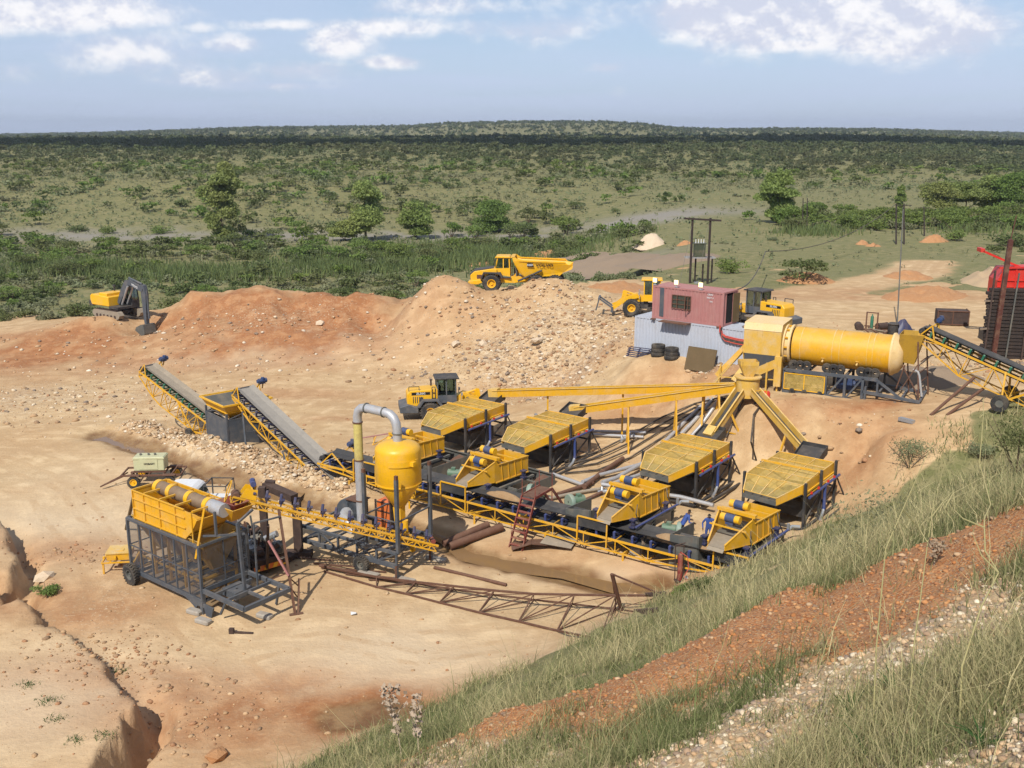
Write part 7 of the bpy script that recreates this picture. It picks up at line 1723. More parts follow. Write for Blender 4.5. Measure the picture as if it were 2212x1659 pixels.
pipe('black hose crossing the slope behind the third washing box', [(1605, 870, .1), (1590, 900, .1), (1568, 950, .1)], .05, M['hose'], 'hose', 'hose', HG, n=8)
pipe('black cable lying on the yard beyond the barrels', [(2212, 738, .02), (2100, 752, .02), (2010, 770, .02), (1975, 800, .02)], .05, M['hose'], 'cable', 'cable', n=6)
# pumps
def pump(label, u, v, rz, s=1.):
    g = G(u, v); t = thing('pump', label, 'pump', (g.x, g.y, g.z), rz, 'green slurry pumps')
    MB().tube((-.5, 0, .55), (.25, 0, .55), .25, n=16).cbox((-.15, 0, .85), .25, .25, .15).build('motor', M['pump'], t, smooth=True)
    MB().lathe([(.05, .3), (.42, .3), (.45, .36), (.45, .5), (.42, .56), (.05, .56)], (0, 0, .55), 'X', 20).build('belt_guard', M['pump2'], t, smooth=True)
    MB().lathe([(.05, -.1), (.3, -.1), (.36, 0), (.3, .15), (.1, .2), (.1, .45)], (.1, -.6, .35), 'Y', 16).build('volute', M['tank'], t, smooth=True)
    MB().box(-.6, .6, -.8, .3, .02, .14).beam((-.3, 0, .1), (-.3, 0, .4), .3).build('base_frame', M['dark'], t)
M['pump2'] = paint('pale_green_guard', (.22, .32, .27), .5, dirt=.3)
pump('green pump between the first and second vibrating screens', 985, 1040, R(-10)); pump('green pump with pale guard just right of the red stairs', 1160, 1082, R(160)); pump('green pump standing left of the third vibrating screen', 1245, 1100, R(-150)); pump('green pump beside the left worker', 1450, 1163, R(-20))
# galvanised fittings
for u, v, lb in ((1345, 955, 'shiny pipe fitting dropped under the second launder, left'), (1362, 948, 'shiny pipe fitting dropped under the second launder, right'), (1420, 1010, 'shiny pipe joint on the silver pipes by the third washing box'), (1300, 1068, 'shiny coupling where the silver pipes meet'), (1160, 905, 'shiny pipe stub pointing up behind the second washing box')):
    g = G(u, v); single(MB().tube((-.25, 0, .15), (.25, 0, .18), .12).tube((0, 0, .15), (.05, .15, .42), .1).tube((.22, 0, .18), (.28, 0, .18), .17), 'pipe_fitting', M['galv'], lb, 'pipe fitting', (g.x, g.y, g.z), rnd.random()*3, 'pipe fittings', smooth=True)
# --- red stairs over the conveyor
a = W(1100, 1143, .25); a.z = gz(a.x, a.y); top = PC(.545, 0, -.55); 
ca = PC(.56, -1 if nq < 0 else 1, 0)
t = thing('stairs', 'small red steel stairs bridging the long black conveyor', 'stairs', a)
dn = (sC if sC.y < 0 else -sC).normalized(); base = PC(.545, 0, 0)
s0 = Vector((base.x, base.y, 0))
A0 = s0+dn*2.15; A0.z = gz(A0.x, A0.y); A1 = s0+dn*.85+ZU*2.65; A2 = s0-dn*.95+ZU*2.65; A3 = s0-dn*2.2+ZU*1.3
mb = MB()
for q in (-.42, .42):
    o_ = fC*q; mb.beam(A0+o_, A1+o_, .05, .16); mb.beam(A1+o_, A2+o_, .05, .16); mb.beam(A2+o_, A3+o_, .05, .16); mb.beam(A2+o_, Vector((A2.x, A2.y, .6))+o_, .06)
mb.build('stringer', M['redst'], t, world=True)
for k in range(8):
    p = lerp(A0, A1, (k+.6)/8); MB().beam(p-fC*.4, p+fC*.4, .2, .04).build('step', M['redst'], t, world=True)
MB().beam(A1, A2, .8, .04).build('landing', M['rust'], t, world=True)
mb = MB()
for q in (-.42, .42):
    for p in (A1, A2, lerp(A0, A1, .15)): mb.beam(p+fC*q, p+fC*q+ZU*.95, .035)
mb.build('rail_post', M['redst'], t, world=True)
# sawhorse-like red and yellow barrier behind the cyclone
a, b = W(782, 946, .9), W(868, 932, 1.0); t = thing('barrier', 'red bar on a small yellow stand behind the cyclone duct', 'barrier', grd(a)); MB().beam(a, b, .1, .06).build('bar', M['redc'], t, world=True)
c = G(805, 962); d = G(850, 950); MB().beam(c, lerp(a, b, .35), .06).beam(c+Vector((1.2, .5, 0)), lerp(a, b, .7), .06).beam(c, lerp(a, b, .85), .05).beam(c+Vector((0, .6, 0)), lerp(a, b, .3), .05).build('stand', M['yel'], t, world=True)
# gas bottles on a trolley at the conveyor end
g = W(1468, 1252, .35); g.z = gz(g.x, g.y); t = thing('gas_trolley', 'dark red gas cylinder on a two-wheel trolley at the front of the long conveyor', 'gas trolley', (g.x, g.y, g.z), R(10))
MB().lathe([(.02, 0), (.12, 0), (.13, .05), (.13, 1.25), (.1, 1.38), (.04, 1.42), (.04, 1.5)], (0, 0, .12), n=14).build('gas_cylinder', M['redst'], t, smooth=True)
MB().beam((-.22, .1, .1), (-.22, .18, 1.9), .04).beam((.22, .1, .1), (.22, .18, 1.9), .04).beam((-.22, .18, 1.85), (.22, .18, 1.85), .04).cbox((0, 0, .08), .5, .35, .04).tube((-.22, .18, 1.9), (.3, .18, 2.0), .03).build('trolley_frame', M['rustd'], t)
for x in (.28, .38): MB().lathe([(.03, -.03), (.14, -.03), (.16, 0), (.14, .03), (.03, .03)], (x, -.02, .16), 'X', 16).build('wheel', M['galv'], t, smooth=True)
MB().path([(0, 0, 1.6), (.3, -.2, 1.4), (.35, -.25, .8), (.1, -.3, .4), (.3, -.3, .2)], .02, 6).build('gas_hose', M['redcab'], t, smooth=True)
g = G(1385, 1203); wsimple('crossed_timbers', 'short crossed pale timbers leaning at the long conveyor foot', 'timber', [(g, g+Vector((.1, .2, 1.0)), .08), (g+Vector((.45, 0, 0)), g+Vector((0, .2, 1.0)), .08), (g+Vector((.1, .3, 0)), g+Vector((.25, .2, .9)), .06)], M['wood'])
# bent sheet plates in the wet trench
g = G(1145, 1190); single(MB().quad((-1, 0, .1), (0, -.3, .5), (.2, .6, .4), (-.9, .9, .15), .02).quad((0, -.3, .5), (1.3, -.2, .25), (1.4, .7, .3), (.2, .6, .4), .02), 'sheet_metal', M['rust'], 'bent rusty sheet lying in the wet trench below the stairs', 'sheet metal', (g.x, g.y, g.z), R(10))
g = G(1205, 1178); single(MB().quad((-.9, -.6, .3), (.8, -.7, .15), (1.1, .5, .35), (-.5, .8, .5), .03), 'sheet_metal', M['sand'], 'muddy pale sheet lying right of the bent rusty sheet', 'sheet metal', (g.x, g.y, g.z), R(-10))
g = G(515, 1368); single(MB().cbox((0, 0, .12), .22, .2, .24).beam((.1, 0, .06), (1.0, -.12, .06), .09), 'steel_offcut', M['rustd'], 'small black L-shaped steel offcut lying alone on the sand', 'offcut', (g.x-.3, g.y, g.z), 0)
g = G(758, 1331); single(MB().quad((0, 0, .05), (.25, .05, .1), (.22, .25, .06), (-.03, .2, .12), .02), 'litter', M['white'], 'small blue-white scrap of litter on the open sand', 'litter', (g.x, g.y, g.z))
g = G(508, 1120)
# conveyor spare: blue motor lying near left mound
g = G(517, 1143)
# --- people
def person(label, u, v, shirt, face, pose):
    g = WD(u, v, 0.0+pose['d']); z = gz(g.x, g.y); t = thing('person', label, 'person', (g.x, g.y, z), face)
    me = bpy.data.meshes.new('body'); J = pose['J']
    Vn = list(J.keys()); idx = {k: i for i, k in enumerate(Vn)}
    me.from_pydata([J[k][:3] for k in Vn], [(idx[a], idx[b]) for a, b in pose['E']], []); o = bpy.data.objects.new('body', me); COL.objects.link(o)
    md = o.modifiers.new('s', 'SKIN'); 
    for i, k in enumerate(Vn): me.skin_vertices[0].data[i].radius = (J[k][3], J[k][4] if len(J[k]) > 4 else J[k][3])
    me.skin_vertices[0].data[idx['pelvis']].use_root = True
    sb = o.modifiers.new('u', 'SUBSURF'); sb.levels = 2; sb.render_levels = 2
    bpy.context.view_layer.update(); m2 = bpy.data.meshes.new_from_object(o.evaluated_get(bpy.context.evaluated_depsgraph_get())); bpy.data.objects.remove(o)
    m2.materials.clear()
    for m_ in (M['skin'], shirt, pose.get('trousers', shirt), M['hair']): m2.materials.append(m_)
    hz = J['head'][2]; nz = J['neck'][2]
    hands = [Vector(J[k][:3]) for k in J if k.startswith('hand') or k.startswith('f')]
    for p in m2.polygons:
        c = p.center; mi = 1
        if c.z > nz-.01: mi = 0
        elif any((c-h).length < .11 for h in hands): mi = 0
        elif c.z < J['pelvis'][2]-.02: mi = 2
        if c.z < .08: mi = 3
        if (c-Vector(J['crown'][:3])).length < .12 and c.z > hz+.02: mi = 3
        p.material_index = mi; p.use_smooth = True
    m2.name = 'body'; b = bpy.data.objects.new('body', m2); COL.objects.link(b); b.parent = t
    h = Vector(J['head'][:3]); fd = Vector(pose['look']).normalized(); sd_ = fd.cross(ZU).normalized()
    MB().tube(h+fd*.085, h+fd*.125-ZU*.02, .018, .012).build('nose', M['skin'], t)
    for q in (-1, 1): MB().tube(h+fd*.088+sd_*q*.035+ZU*.025, h+fd*.10+sd_*q*.035+ZU*.025, .012).build('eye', M['white'], t); MB().tube(h+sd_*q*.085, h+sd_*q*.10, .03).build('ear', M['skin'], t)
    return t
def fingers(J, E_, hand, d, s):
    d = Vector(d).normalized(); s = Vector(s).normalized(); h = Vector(J[hand][:3]); n = hand[-1]
    for i, (o_, L_) in enumerate(((-.033, .07), (-.011, .08), (.011, .075), (.033, .06))):
        a = h+d*.04+s*o_; b = a+d*L_; c = b+d*L_*.3-ZU*.02
        J['fa%d%s' % (i, n)] = (*a, .011); J['fb%d%s' % (i, n)] = (*b, .009); J['fc%d%s' % (i, n)] = (*c, .008)
        E_ += [(hand, 'fa%d%s' % (i, n)), ('fa%d%s' % (i, n), 'fb%d%s' % (i, n)), ('fb%d%s' % (i, n), 'fc%d%s' % (i, n))]
    a = h+s*.045+d*.01; b = a+s*.03+d*.04; J['ft'+n] = (*a, .012); J['fu'+n] = (*b, .010); E_ += [(hand, 'ft'+n), ('ft'+n, 'fu'+n)]
def pose(lean, hl, hr, el, er, d, look, trousers=None, step=.1):
    J = {'pelvis': (0, 0, .95, .15, .12), 'belly': (0, lean*.35, 1.12, .145, .11), 'chest': (0, lean*.75, 1.33, .17, .12), 'neck': (0, lean, 1.50, .06), 'head': (0, lean+.04, 1.63, .088, .095), 'crown': (0, lean+.03, 1.73, .07),
         'shl': (-.17, lean*.85, 1.42, .065), 'ell': (*el, .048), 'handl': (*hl, .038), 'shr': (.17, lean*.85, 1.42, .065), 'elr': (*er, .048), 'handr': (*hr, .038),
         'hipl': (-.10, 0, .9, .095), 'knl': (-.12, step, .5, .065), 'anl': (-.12, 0, .09, .045), 'tol': (-.13, .16, .05, .045), 'hipr': (.10, 0, .9, .095), 'knr': (.12, -step*.3, .5, .065), 'anr': (.12, -step, .09, .045), 'tor': (.13, .06, .05, .045)}
    E_ = [('pelvis', 'belly'), ('belly', 'chest'), ('chest', 'neck'), ('neck', 'head'), ('head', 'crown'), ('chest', 'shl'), ('shl', 'ell'), ('ell', 'handl'), ('chest', 'shr'), ('shr', 'elr'), ('elr', 'handr'),
          ('pelvis', 'hipl'), ('hipl', 'knl'), ('knl', 'anl'), ('anl', 'tol'), ('pelvis', 'hipr'), ('hipr', 'knr'), ('knr', 'anr'), ('anr', 'tor')]
    for h, e in (('handl', el), ('handr', er)):
        dd = Vector(J[h][:3])-Vector(e); fingers(J, E_, h, dd, Vector((1, 0, 0)).cross(dd) if abs(dd.normalized().x) < .8 else Vector((0, 1, 0)))
    P_ = dict(J=J, E=E_, d=d, look=look)
    if trousers: P_['trousers'] = trousers
    return P_
person('person in blue overall bending forward over the green pump, left of the pair', 1472, 1153, M['over'], R(-75), pose(.38, (-.2, .62, 1.05), (.24, .60, 1.0), (-.26, .30, 1.12), (.30, .28, 1.1), 53.6, (0, .8, -.6), M['hair']))
person('person in blue standing upright, one hand on the vibrating screen, right of the pair', 1531, 1138, M['over'], R(170), pose(.08, (-.72, .28, 1.18), (.30, .22, .86), (-.45, .05, 1.22), (.33, -.02, 1.15), 53.0, (0, 1, -.25)))
# ================= BACKGROUND FURNITURE =================
g = G(1485, 612); 
t = thing('transformer_structure', 'black twin-pole structure carrying a green transformer behind the hut', 'transformer poles', (g.x, g.y, gz(g.x, g.y)), R(-3))
dpx = (g-Vector((0, 0, 22))).length/FPX; 
def px2(u, v): return Vector(((u-1485)*dpx, 0, (612-v)*dpx*1.02))
for u, vt in ((1490, 478), (1527, 478)): MB().tube((px2(u, 640).x, 0, -1.5), (px2(u, vt).x, 0, px2(u, vt).z), .13, n=8).build('pole', M['woodd'], t)
for u, vt in ((1503, 558), (1538, 562), (1519, 575)): MB().tube((px2(u, 640).x, 1.2, -1.5), (px2(u, vt).x, 1.2, px2(u, vt).z), .10, n=8).build('short_pole', M['woodd'], t)
MB().beam(px2(1472, 479)+Vector((0, -.15, 0)), px2(1549, 483)+Vector((0, -.15, 0)), .18, .2).build('cross_arm', M['woodd'], t)
MB().beam(px2(1478, 560)+Vector((0, .2, 0)), px2(1542, 560)+Vector((0, .2, 0)), .12, .14).beam(px2(1478, 560)+Vector((0, 1.3, 0)), px2(1542, 560)+Vector((0, 1.3, 0)), .12, .14).build('platform', M['galv'], t)
c = px2(1509, 545)
tf = MB().cbox(c+Vector((0, .8, 0)), 1.25, 1.0, 1.45).cbox(c+Vector((0, .8, .75)), 1.45, 1.1, .1).build('transformer', M['green2'], t)
mb = MB()
for k in range(4): mb.tube(c+Vector((-.45+k*.3, .8, .8)), c+Vector((-.45+k*.3, .8, 1.25)), .06, .03, 8)
mb.build('insulator', M['white'], tf)
MB().cbox(px2(1503, 615)+Vector((0, -.3, 0)), .5, .4, .7).build('meter_box', M['galv'], t)
for u0, u1 in ((1490, 1455), (1524, 1492)):
    MB().tube(px2(u0, 490), px2(u1, 645)+Vector((0, -3, 0)), .018, n=5).build('stay_wire', M['tank'], t)
def pole(name, label, u, vb, vt, r, mat, lean=0, cat='pole', arm=None):
    g = G(u, vb); g.z = gz(g.x, g.y); d = g.y*_c+(22-g.z)*_s; tp = WD(u+lean, vt, d)
    t = thing(name, label, cat, g, 0); MB().tube((0, 0, -.2), tp-g, r, r*.75, 8).build('shaft', mat, t, smooth=True)
    if arm: MB().beam(tp-g+Vector((-arm, 0, -.25)), tp-g+Vector((arm, 0, -.25)), .12).build('cross_arm', M['woodd'], t)
    return t, tp
pole('utility_pole', 'left one of the thin twin poles by the small bushy tree', 1733, 495, 428, .11, M['woodd'], 2)
pole('utility_pole', 'right one of the thin twin poles with a grey box by the small bushy tree', 1743, 495, 428, .11, M['woodd'], 1)
_, tpa = pole('utility_pole', 'left one of the two tall dark poles in front of the slim tree', 1936, 528, 440, .15, M['woodd'], 0)
_, tpb = pole('utility_pole', 'right one of the two tall dark poles in front of the slim tree', 1953, 528, 440, .15, M['woodd'], 0, arm=1.3)
pole('utility_pole', 'single dark pole right of the two tall dark poles', 1997, 510, 446, .13, M['woodd'], -1, arm=1.0)
t, tpm = pole('aerial_mast', 'tall thin pale grey mast standing behind the drum scrubber', 1938, 706, 452, .065, M['tank'], 13)
MB().beam((-.3, 0, .05), (.3, 0, .05), .5, .1).build('base_plate', M['galv'], t)
a, b = rp(5.95, 2.15, 2.5), WD(1690, 566, 118); c_ = tpa
mb = MB(); 
for A_, B_, sag in ((a, G(1650, 600)+ZU*3.2, 1.0), (G(1650, 600)+ZU*3.2, c_, 2.)):
    mb.path([lerp(A_, B_, k/12)-ZU*sag*4*(k/12)*(1-k/12) for k in range(13)], .05, 5)
wsingle(mb, 'overhead_cable', M['hose'], 'black overhead cable sagging from the red hut to the tall dark poles', 'cable', a)
# cage tank and barrels on the platform
g = G(2056, 700); t = thing('steel_box', 'dark open steel box standing behind the head of the right-hand conveyor', 'steel box', (g.x, g.y, g.z), R(-14))
MB().box(-1.35, 1.2, -.8, .8, .05, 1.25).build('case', M['rustd'], t); 
mb = MB()
for z in (.1, 1.27): mb.beam((-1.35, -.82, z), (1.2, -.82, z), .08).beam((1.22, -.82, z), (1.22, .82, z), .08)
for x in (-1.35, -.1, 1.2): mb.beam((x, -.82, .1), (x, -.82, 1.27), .07)
mb.build('rim', M['rust'], t)
for u, v, rz, lb in ((1735+120, 712, 1.4, 'rusty drum lying on its side left of the thin mast'), (1905, 712, .4, 'rusty drum near the gas bottles behind the scrubber')):
    g = G(u, v); single(MB().tube((-.5, 0, .3), (.5, 0, .3), .3, n=18).tube((-.52, 0, .3), (-.45, 0, .3), .32, n=18).tube((.45, 0, .3), (.52, 0, .3), .32, n=18), 'steel_drum', M['rustd'], lb, 'steel drum', (g.x, g.y, g.z), rz, smooth=True)
g = G(1882, 712); t = thing('bottle_rack', 'rusty upright rack with gas bottles behind the drum scrubber', 'rack', (g.x, g.y, g.z), R(-20))
MB().beam((-.45, 0, 0), (-.45, 0, 1.5), .25, .12).beam((.45, 0, 0), (.45, 0, 1.5), .25, .12).beam((-.6, 0, .3), (.6, 0, .3), .1).beam((-.5, 0, 1.5), (.5, 0, 1.45), .08).build('frame', M['rust'], t)
MB().lathe([(.02, 0), (.13, 0), (.13, 1.0), (.05, 1.15), (.04, 1.25)], (0, 0, .1), n=12).build('gas_bottle', M['grn'], t, smooth=True)
g = G(1928, 722); t = thing('machine_heap', 'blue tarpaulin-covered machine with a dark drum at the mast foot', 'machinery', (g.x, g.y, g.z))
MB().lathe([(.05, 0), (.4, 0), (.45, .1), (.4, .8), (.5, .9), (.3, 1.0), (.02, 1.05)], (0, 0, 0), n=16).build('kettle', M['dark'], t, smooth=True)
h_ = heap('tarpaulin', None, None, (.9, .4, 0), 1.1, .7, 1.1, .2, M['navy'], seed=8, rough=.5, parent=t)
for i in range(10):
    u, v = 1850+rnd.random()*110, 716+rnd.random()*10; g = G(u, v); L_ = .8+rnd.random()*1.8; a_ = rnd.random()*3
    single(MB().beam((0, 0, .08+.04*(i % 3)), (L_, 0, .1+.2*rnd.random()), .12, .08), 'scrap_bar', M[rnd.choice(['rust', 'rustd', 'wood', 'sand'])], 'scrap bar in the clutter behind the drum scrubber', 'scrap', (g.x, g.y, g.z), a_, 'scrap bars behind the scrubber')
# dark sleeper-walled bin at the right edge, its steel columns, and the red machine behind
wb = W(2140, 775, 5.8); t = thing('timber_wall', 'tall dark wall of stacked creosoted sleepers at the right edge', 'wall', (wb.x, wb.y, 5.6), R(-12))
rr = random.Random(3); z = 0.
for k in range(21):
    h_ = .24; x0 = -.7+rr.uniform(-.12, .12); MB().box(x0, 6.5, rr.uniform(-.05, .05), .35, z, z+h_-.035).build('sleeper', M['woodd'], t); z += h_+.02
mb = MB().box(-.4, 6.4, .12, .30, 0, z-.2).build('backing', M['hair'], t)
for x, hz in ((-.55, 6.7), (2.0, 6.5)): MB().beam((x, -.2, -.3), (x+.15, -.1, hz), .16, .12).build('upright', M['rustd'], t)
cb = G(2163, 765); cb = W(2158, 790, 5.7); tp = WD(2171, 505, (cb.y*_c+(22-cb.z)*_s))
MB().beam((-.0, -.55, -.2), (.25, -.55, tp.z-5.9), .38, .3).beam((.25, -.55, tp.z-5.9), (.45, -.5, tp.z-4.2), .06).build('steel_column', paint('red_oxide_steel', (.09, .028, .02), .7, dirt=.3), t)
MB().beam((.9, -.3, -.2), (1.15, -.3, 6.6), .1).build('thin_post', M['tank'], t)
MB().beam((-1.0, -.15, 2.4), (-.4, -.15, 2.5), .12).beam((-.9, -.1, 4.5), (-.3, -.1, 4.5), .1).build('peg', M['wood'], t)
rm = WD(2190, 640, 80); t = thing('red_screener', 'bright red mobile screening machine behind the sleeper wall', 'screening machine', (rm.x, rm.y, 5.6), R(-10))
MB().prism([(-1.7, 3.6), (-1.7, 5.1), (-1.3, 6.0), (4, 6.3), (4, 3.6)], -1.2, 1.2, 'Y').build('body', M['red'], t)
MB().beam((-2.8, -.4, 7.3), (.5, -.4, 5.9), .4, .16).beam((-2.8, .4, 7.3), (.5, .4, 5.9), .4, .16).beam((-2.85, -.6, 7.35), (-2.85, .6, 7.35), .3, .3).build('side_conveyor', M['red'], t)
mb = MB()
for z in (3.8, 4.3, 4.8): mb.beam((-1.7, -1.24, z+.3), (4, -1.24, z+.4), .08)
for x in (-1.4, -.4, .8, 2): mb.beam((x, -1.24, 3.6), (x, -1.24, 6.0), .1)
mb.beam((-1.7, -1.3, 6.1), (4, -1.3, 6.35), .12); mb.build('rib', M['red'], t)
MB().beam((-1, -.8, 0), (-1, -.8, 3.4), .3).beam((2, -.8, 0), (2, -.8, 3.4), .3).box(-2, 4, -1.2, 1.2, .0, .9).build('undercarriage', M['dark'], t)
# earth heaps beyond the yard
EARTHS = paint('tan_sand', (.44, .33, .20), .95, dirt=.3, dcol=(.5, .3, .2), scale=2, bump=.6)
g = G(1408, 532); heap('sand_dome', 'small pale pinkish dome of covered sand beyond the truck', 'sand heap', (g.x, g.y, g.z-.2), 3.1, 3.0, 2.3, .2, EARTHP, seed=5, rough=.12)
for u, v, rx, ry, h_, mt, lb in ((1350, 572, 14.9, 8.0, 1.72, EARTHG, 'wide low heap of brown gravel beyond the dump truck'), (1290, 556, 6.9, 4.6, 0.99, EARTHG, 'smaller grey-brown heap left of the wide gravel heap'), (1480, 563, 10.3, 5.8, 1.06, EARTHG, 'flat gravel heap behind the transformer poles'),
    (1182, 556, 5.2, 3.4, 1.32, EARTHR, 'small brown-orange heap above the dump truck'), (1040, 572, 5.8, 2.3, 0.59, EARTHR, 'broken red-brown ridge left of the small orange heap'), (1325, 628, 5.8, 3.4, 0.99, EARTHR, 'small orange heap at the right of the dump truck'),
    (1740, 606, 3.7, 2.8, 1.06, EARTHR, 'orange earth hollow under the large thorn bush'), (2000, 640, 6.3, 4.0, 1.12, EARTHR, 'sandy orange mound beside the track beyond the yard'), (1960, 600, 3.4, 3.4, 0.86, EARTHR, 'small orange heap with a bush behind the sandy mound'),
    (2160, 610, 6.9, 4.6, 1.72, EARTHS, 'pale sand heap left of the red machine'), (1862, 528, 1.8, 1.1, 0.73, EARTHR, 'left heap of orange boulders in the green field'), (1885, 532, 1.7, 1.1, 0.59, EARTHR, 'right heap of orange boulders in the green field'), (2018, 522, 3.0, 1.8, 1.12, EARTHR, 'heap of red boulders by the two tall poles'), (1480, 528, 1.7, 1.1, 0.79, EARTHR, 'small red heap right of the pale dome')):
    g = G(u, v); heap('earth_heap', lb, 'earth heap', (g.x, g.y, g.z-.15), rx, ry, h_, rnd.random(), mt, seed=int(u) % 13+2, rough=.6, group='earth heaps beyond the yard')
g = G(1985, 835); heap('earth_heap', 'low dark gravel heap between the scrubber and the right-hand conveyor', 'earth heap', (g.x+1.2, g.y+1.5, g.z-.1), 5, 3, 1.0, .1, EARTHG, seed=4, rough=.4, group='earth heaps beyond the yard')
g = G(1958, 912); single(MB().cbox((0, 0, .12), .95, .3, .2), 'steel_plate', M['galv'], 'grey steel offcut lying on the slope right of the scrubber', 'offcut', (g.x, g.y, g.z), R(-55))

# ---- the air
def haze():
    m = bpy.data.materials.new('haze'); m.use_nodes = True; t = NT(m.node_tree); m.node_tree.nodes.clear()
    v = t.n('ShaderNodeVolumePrincipled', {'Color': (.80, .88, 1., 1), 'Density': .00013, 'Anisotropy': .3})
    o = t.n('ShaderNodeOutputMaterial'); m.node_tree.links.new(v.outputs[0], o.inputs['Volume'])
    h = MB().box(-5600, 5600, -60, 5400, -20, 75).build('haze', m); tag(h, 'thin blue-white haze over the far bush country', 'haze', kind='stuff')
haze()
# ================= STONES, WATER, NEAR PLANTS =================
def rock_protos(n=7):
    L = []
    import bmesh
    for k in range(n):
        bm = bmesh.new(); bmesh.ops.create_icosphere(bm, subdivisions=1, radius=1.)
        r = np.random.RandomState(k+3)
        for v in bm.verts: v.co *= .75+.5*r.rand()
        for v in bm.verts: v.co.z *= .6; v.co.x *= .9+.3*(k % 3)
        L.append((np.array([v.co[:] for v in bm.verts]), np.array([[q.index for q in f.verts] for f in bm.faces]))); bm.free()
    return L
RP_ = rock_protos()
RM = bpy.data.materials.new('stones'); RM.use_nodes = True; t = NT(RM.node_tree); RM.node_tree.nodes.clear()
c = t.n('ShaderNodeVertexColor', layer_name='gc').outputs[0]; n_ = t.noise(t.n('ShaderNodeNewGeometry').outputs['Position'], 9, 5)
t.n('ShaderNodeOutputMaterial', {0: t.n('ShaderNodeBsdfPrincipled', {'Base Color': t.mix(t.ramp(n_, .3, .7, 0, .5), c, (.40, .26, .15)), 'Roughness': .9, 'Specular IOR Level': .2})})
PAL = np.array([[.50, .36, .22], [.42, .27, .15], [.60, .50, .36], [.28, .18, .11], [.34, .17, .09], [.19, .16, .14], [.68, .60, .48], [.46, .31, .18]])
def stones(name, label, x, y, s, pal=None, kind='stuff', sink=.25):
    z = Zf(x, y); V = []; Fq = []; Cc = []; b = 0; n = len(x)
    pal = PAL if pal is None else pal; pk = rs.randint(len(RP_), size=n); ca = rs.randint(len(pal), size=n); an = rs.rand(n)*6.28
    for k, (pv, pf) in enumerate(RP_):
        i = np.where(pk == k)[0]
        if not len(i): continue
        c_, s_ = np.cos(an[i]), np.sin(an[i]); sc = s[i]
        P = pv[None]*sc[:, None, None]
        X = P[..., 0]*c_[:, None]-P[..., 1]*s_[:, None]+x[i][:, None]; Yy = P[..., 0]*s_[:, None]+P[..., 1]*c_[:, None]+y[i][:, None]; Z = P[..., 2]+(z[i]+sc*(.5-sink))[:, None]
        V.append(np.stack([X, Yy, Z], -1).reshape(-1, 3)); Fq.append((pf[None]+(b+np.arange(len(i))*len(pv))[:, None, None]).reshape(-1, 3)); b += len(i)*len(pv)
        Cc.append(np.repeat(np.column_stack([pal[ca[i]]*(.8+.4*rs.rand(len(i), 1)), np.ones(len(i))]), len(pv), 0))
    o = np_obj(name, np.concatenate(V), np.concatenate(Fq), RM, cols=np.concatenate(Cc)); tag(o, label, 'stones', kind=kind)
def spread(u, v, z, rx, ry, n, a=0):
    c = W(u, v, z); r = rs.normal(size=(n, 2))*.55; r = r[(r**2).sum(1) < 1.7]; return c.x+r[:, 0]*rx, c.y+r[:, 1]*ry
def cat_(L): return np.concatenate([a for a, _ in L]), np.concatenate([b for _, b in L])
x, y = cat_([spread(1180, 740, 3.5, 10, 8, 5200), spread(1140, 655, 5.5, 8, 3, 900), spread(960, 790, 1, 8, 5, 400), spread(1250, 820, 2, 9, 3, 600)]); s = .025+.22*rs.rand(len(x))**7
stones('rubble', 'stones and boulders covering the big rock pile below the haul road', x, y, s)
x, y = cat_([spread(u, v, .3, 2.6, 1.2, 620) for u, v in ((300, 930), (350, 948), (410, 965), (470, 985), (530, 1003), (590, 1022), (650, 1045), (710, 1066))]+[spread(620, 985, .4, 4, 2.5, 300), spread(760, 1000, .4, 6, 3, 200)]); k = dpath(x, y, STREAM) > 1.1; x, y = x[k], y[k]; s = .025+.15*rs.rand(len(x))**4.5
stones('rubble', 'broken pale stones heaped along the muddy channel', x, y, s, PAL[[0, 1, 2, 6, 7, 7, 0]])
x, y = cat_([spread(150, 870, 0, 14, 8, 1600), spread(500, 790, .3, 22, 5, 900), spread(560, 700, 2.5, 20, 7, 1000), spread(250, 730, 1, 20, 6, 500), spread(950, 660, 5, 7, 5, 400), spread(1540, 822, 4, 1.6, 2.0, 700), spread(2060, 800, 5.6, 6, 5, 500), spread(1800, 960, 3.5, 6, 3, 140)]); s = .03+.20*rs.rand(len(x))**7
stones('rubble', 'loose stones scattered over the mounds and gravel patches', x, y, s)
xx = rs.uniform(-28, 30, 7000); yy = rs.uniform(29, 90, 7000); x, y = xx, yy; k = sbank(x, y) < 0; x, y = x[k], y[k]; s = .018+.10*rs.rand(len(x))**11
stones('pebbles', 'scattered clods and pebbles on the open yard floor', x, y, s, PAL[[1, 3, 4, 4, 7, 0]])
x, y = cat_([spread(170, 1450, 0, 4, 3, 200), spread(400, 1560, 0, 3, 3, 260), spread(250, 1420, 0, 2.5, 2.5, 260), spread(150, 1200, 0, 5, 2, 260)]); s = .03+.10*rs.rand(len(x))**4
stones('pebbles', 'crumbled earth along the broken ledge at lower left', x, y, s, PAL[[1, 3, 4, 4, 7]])
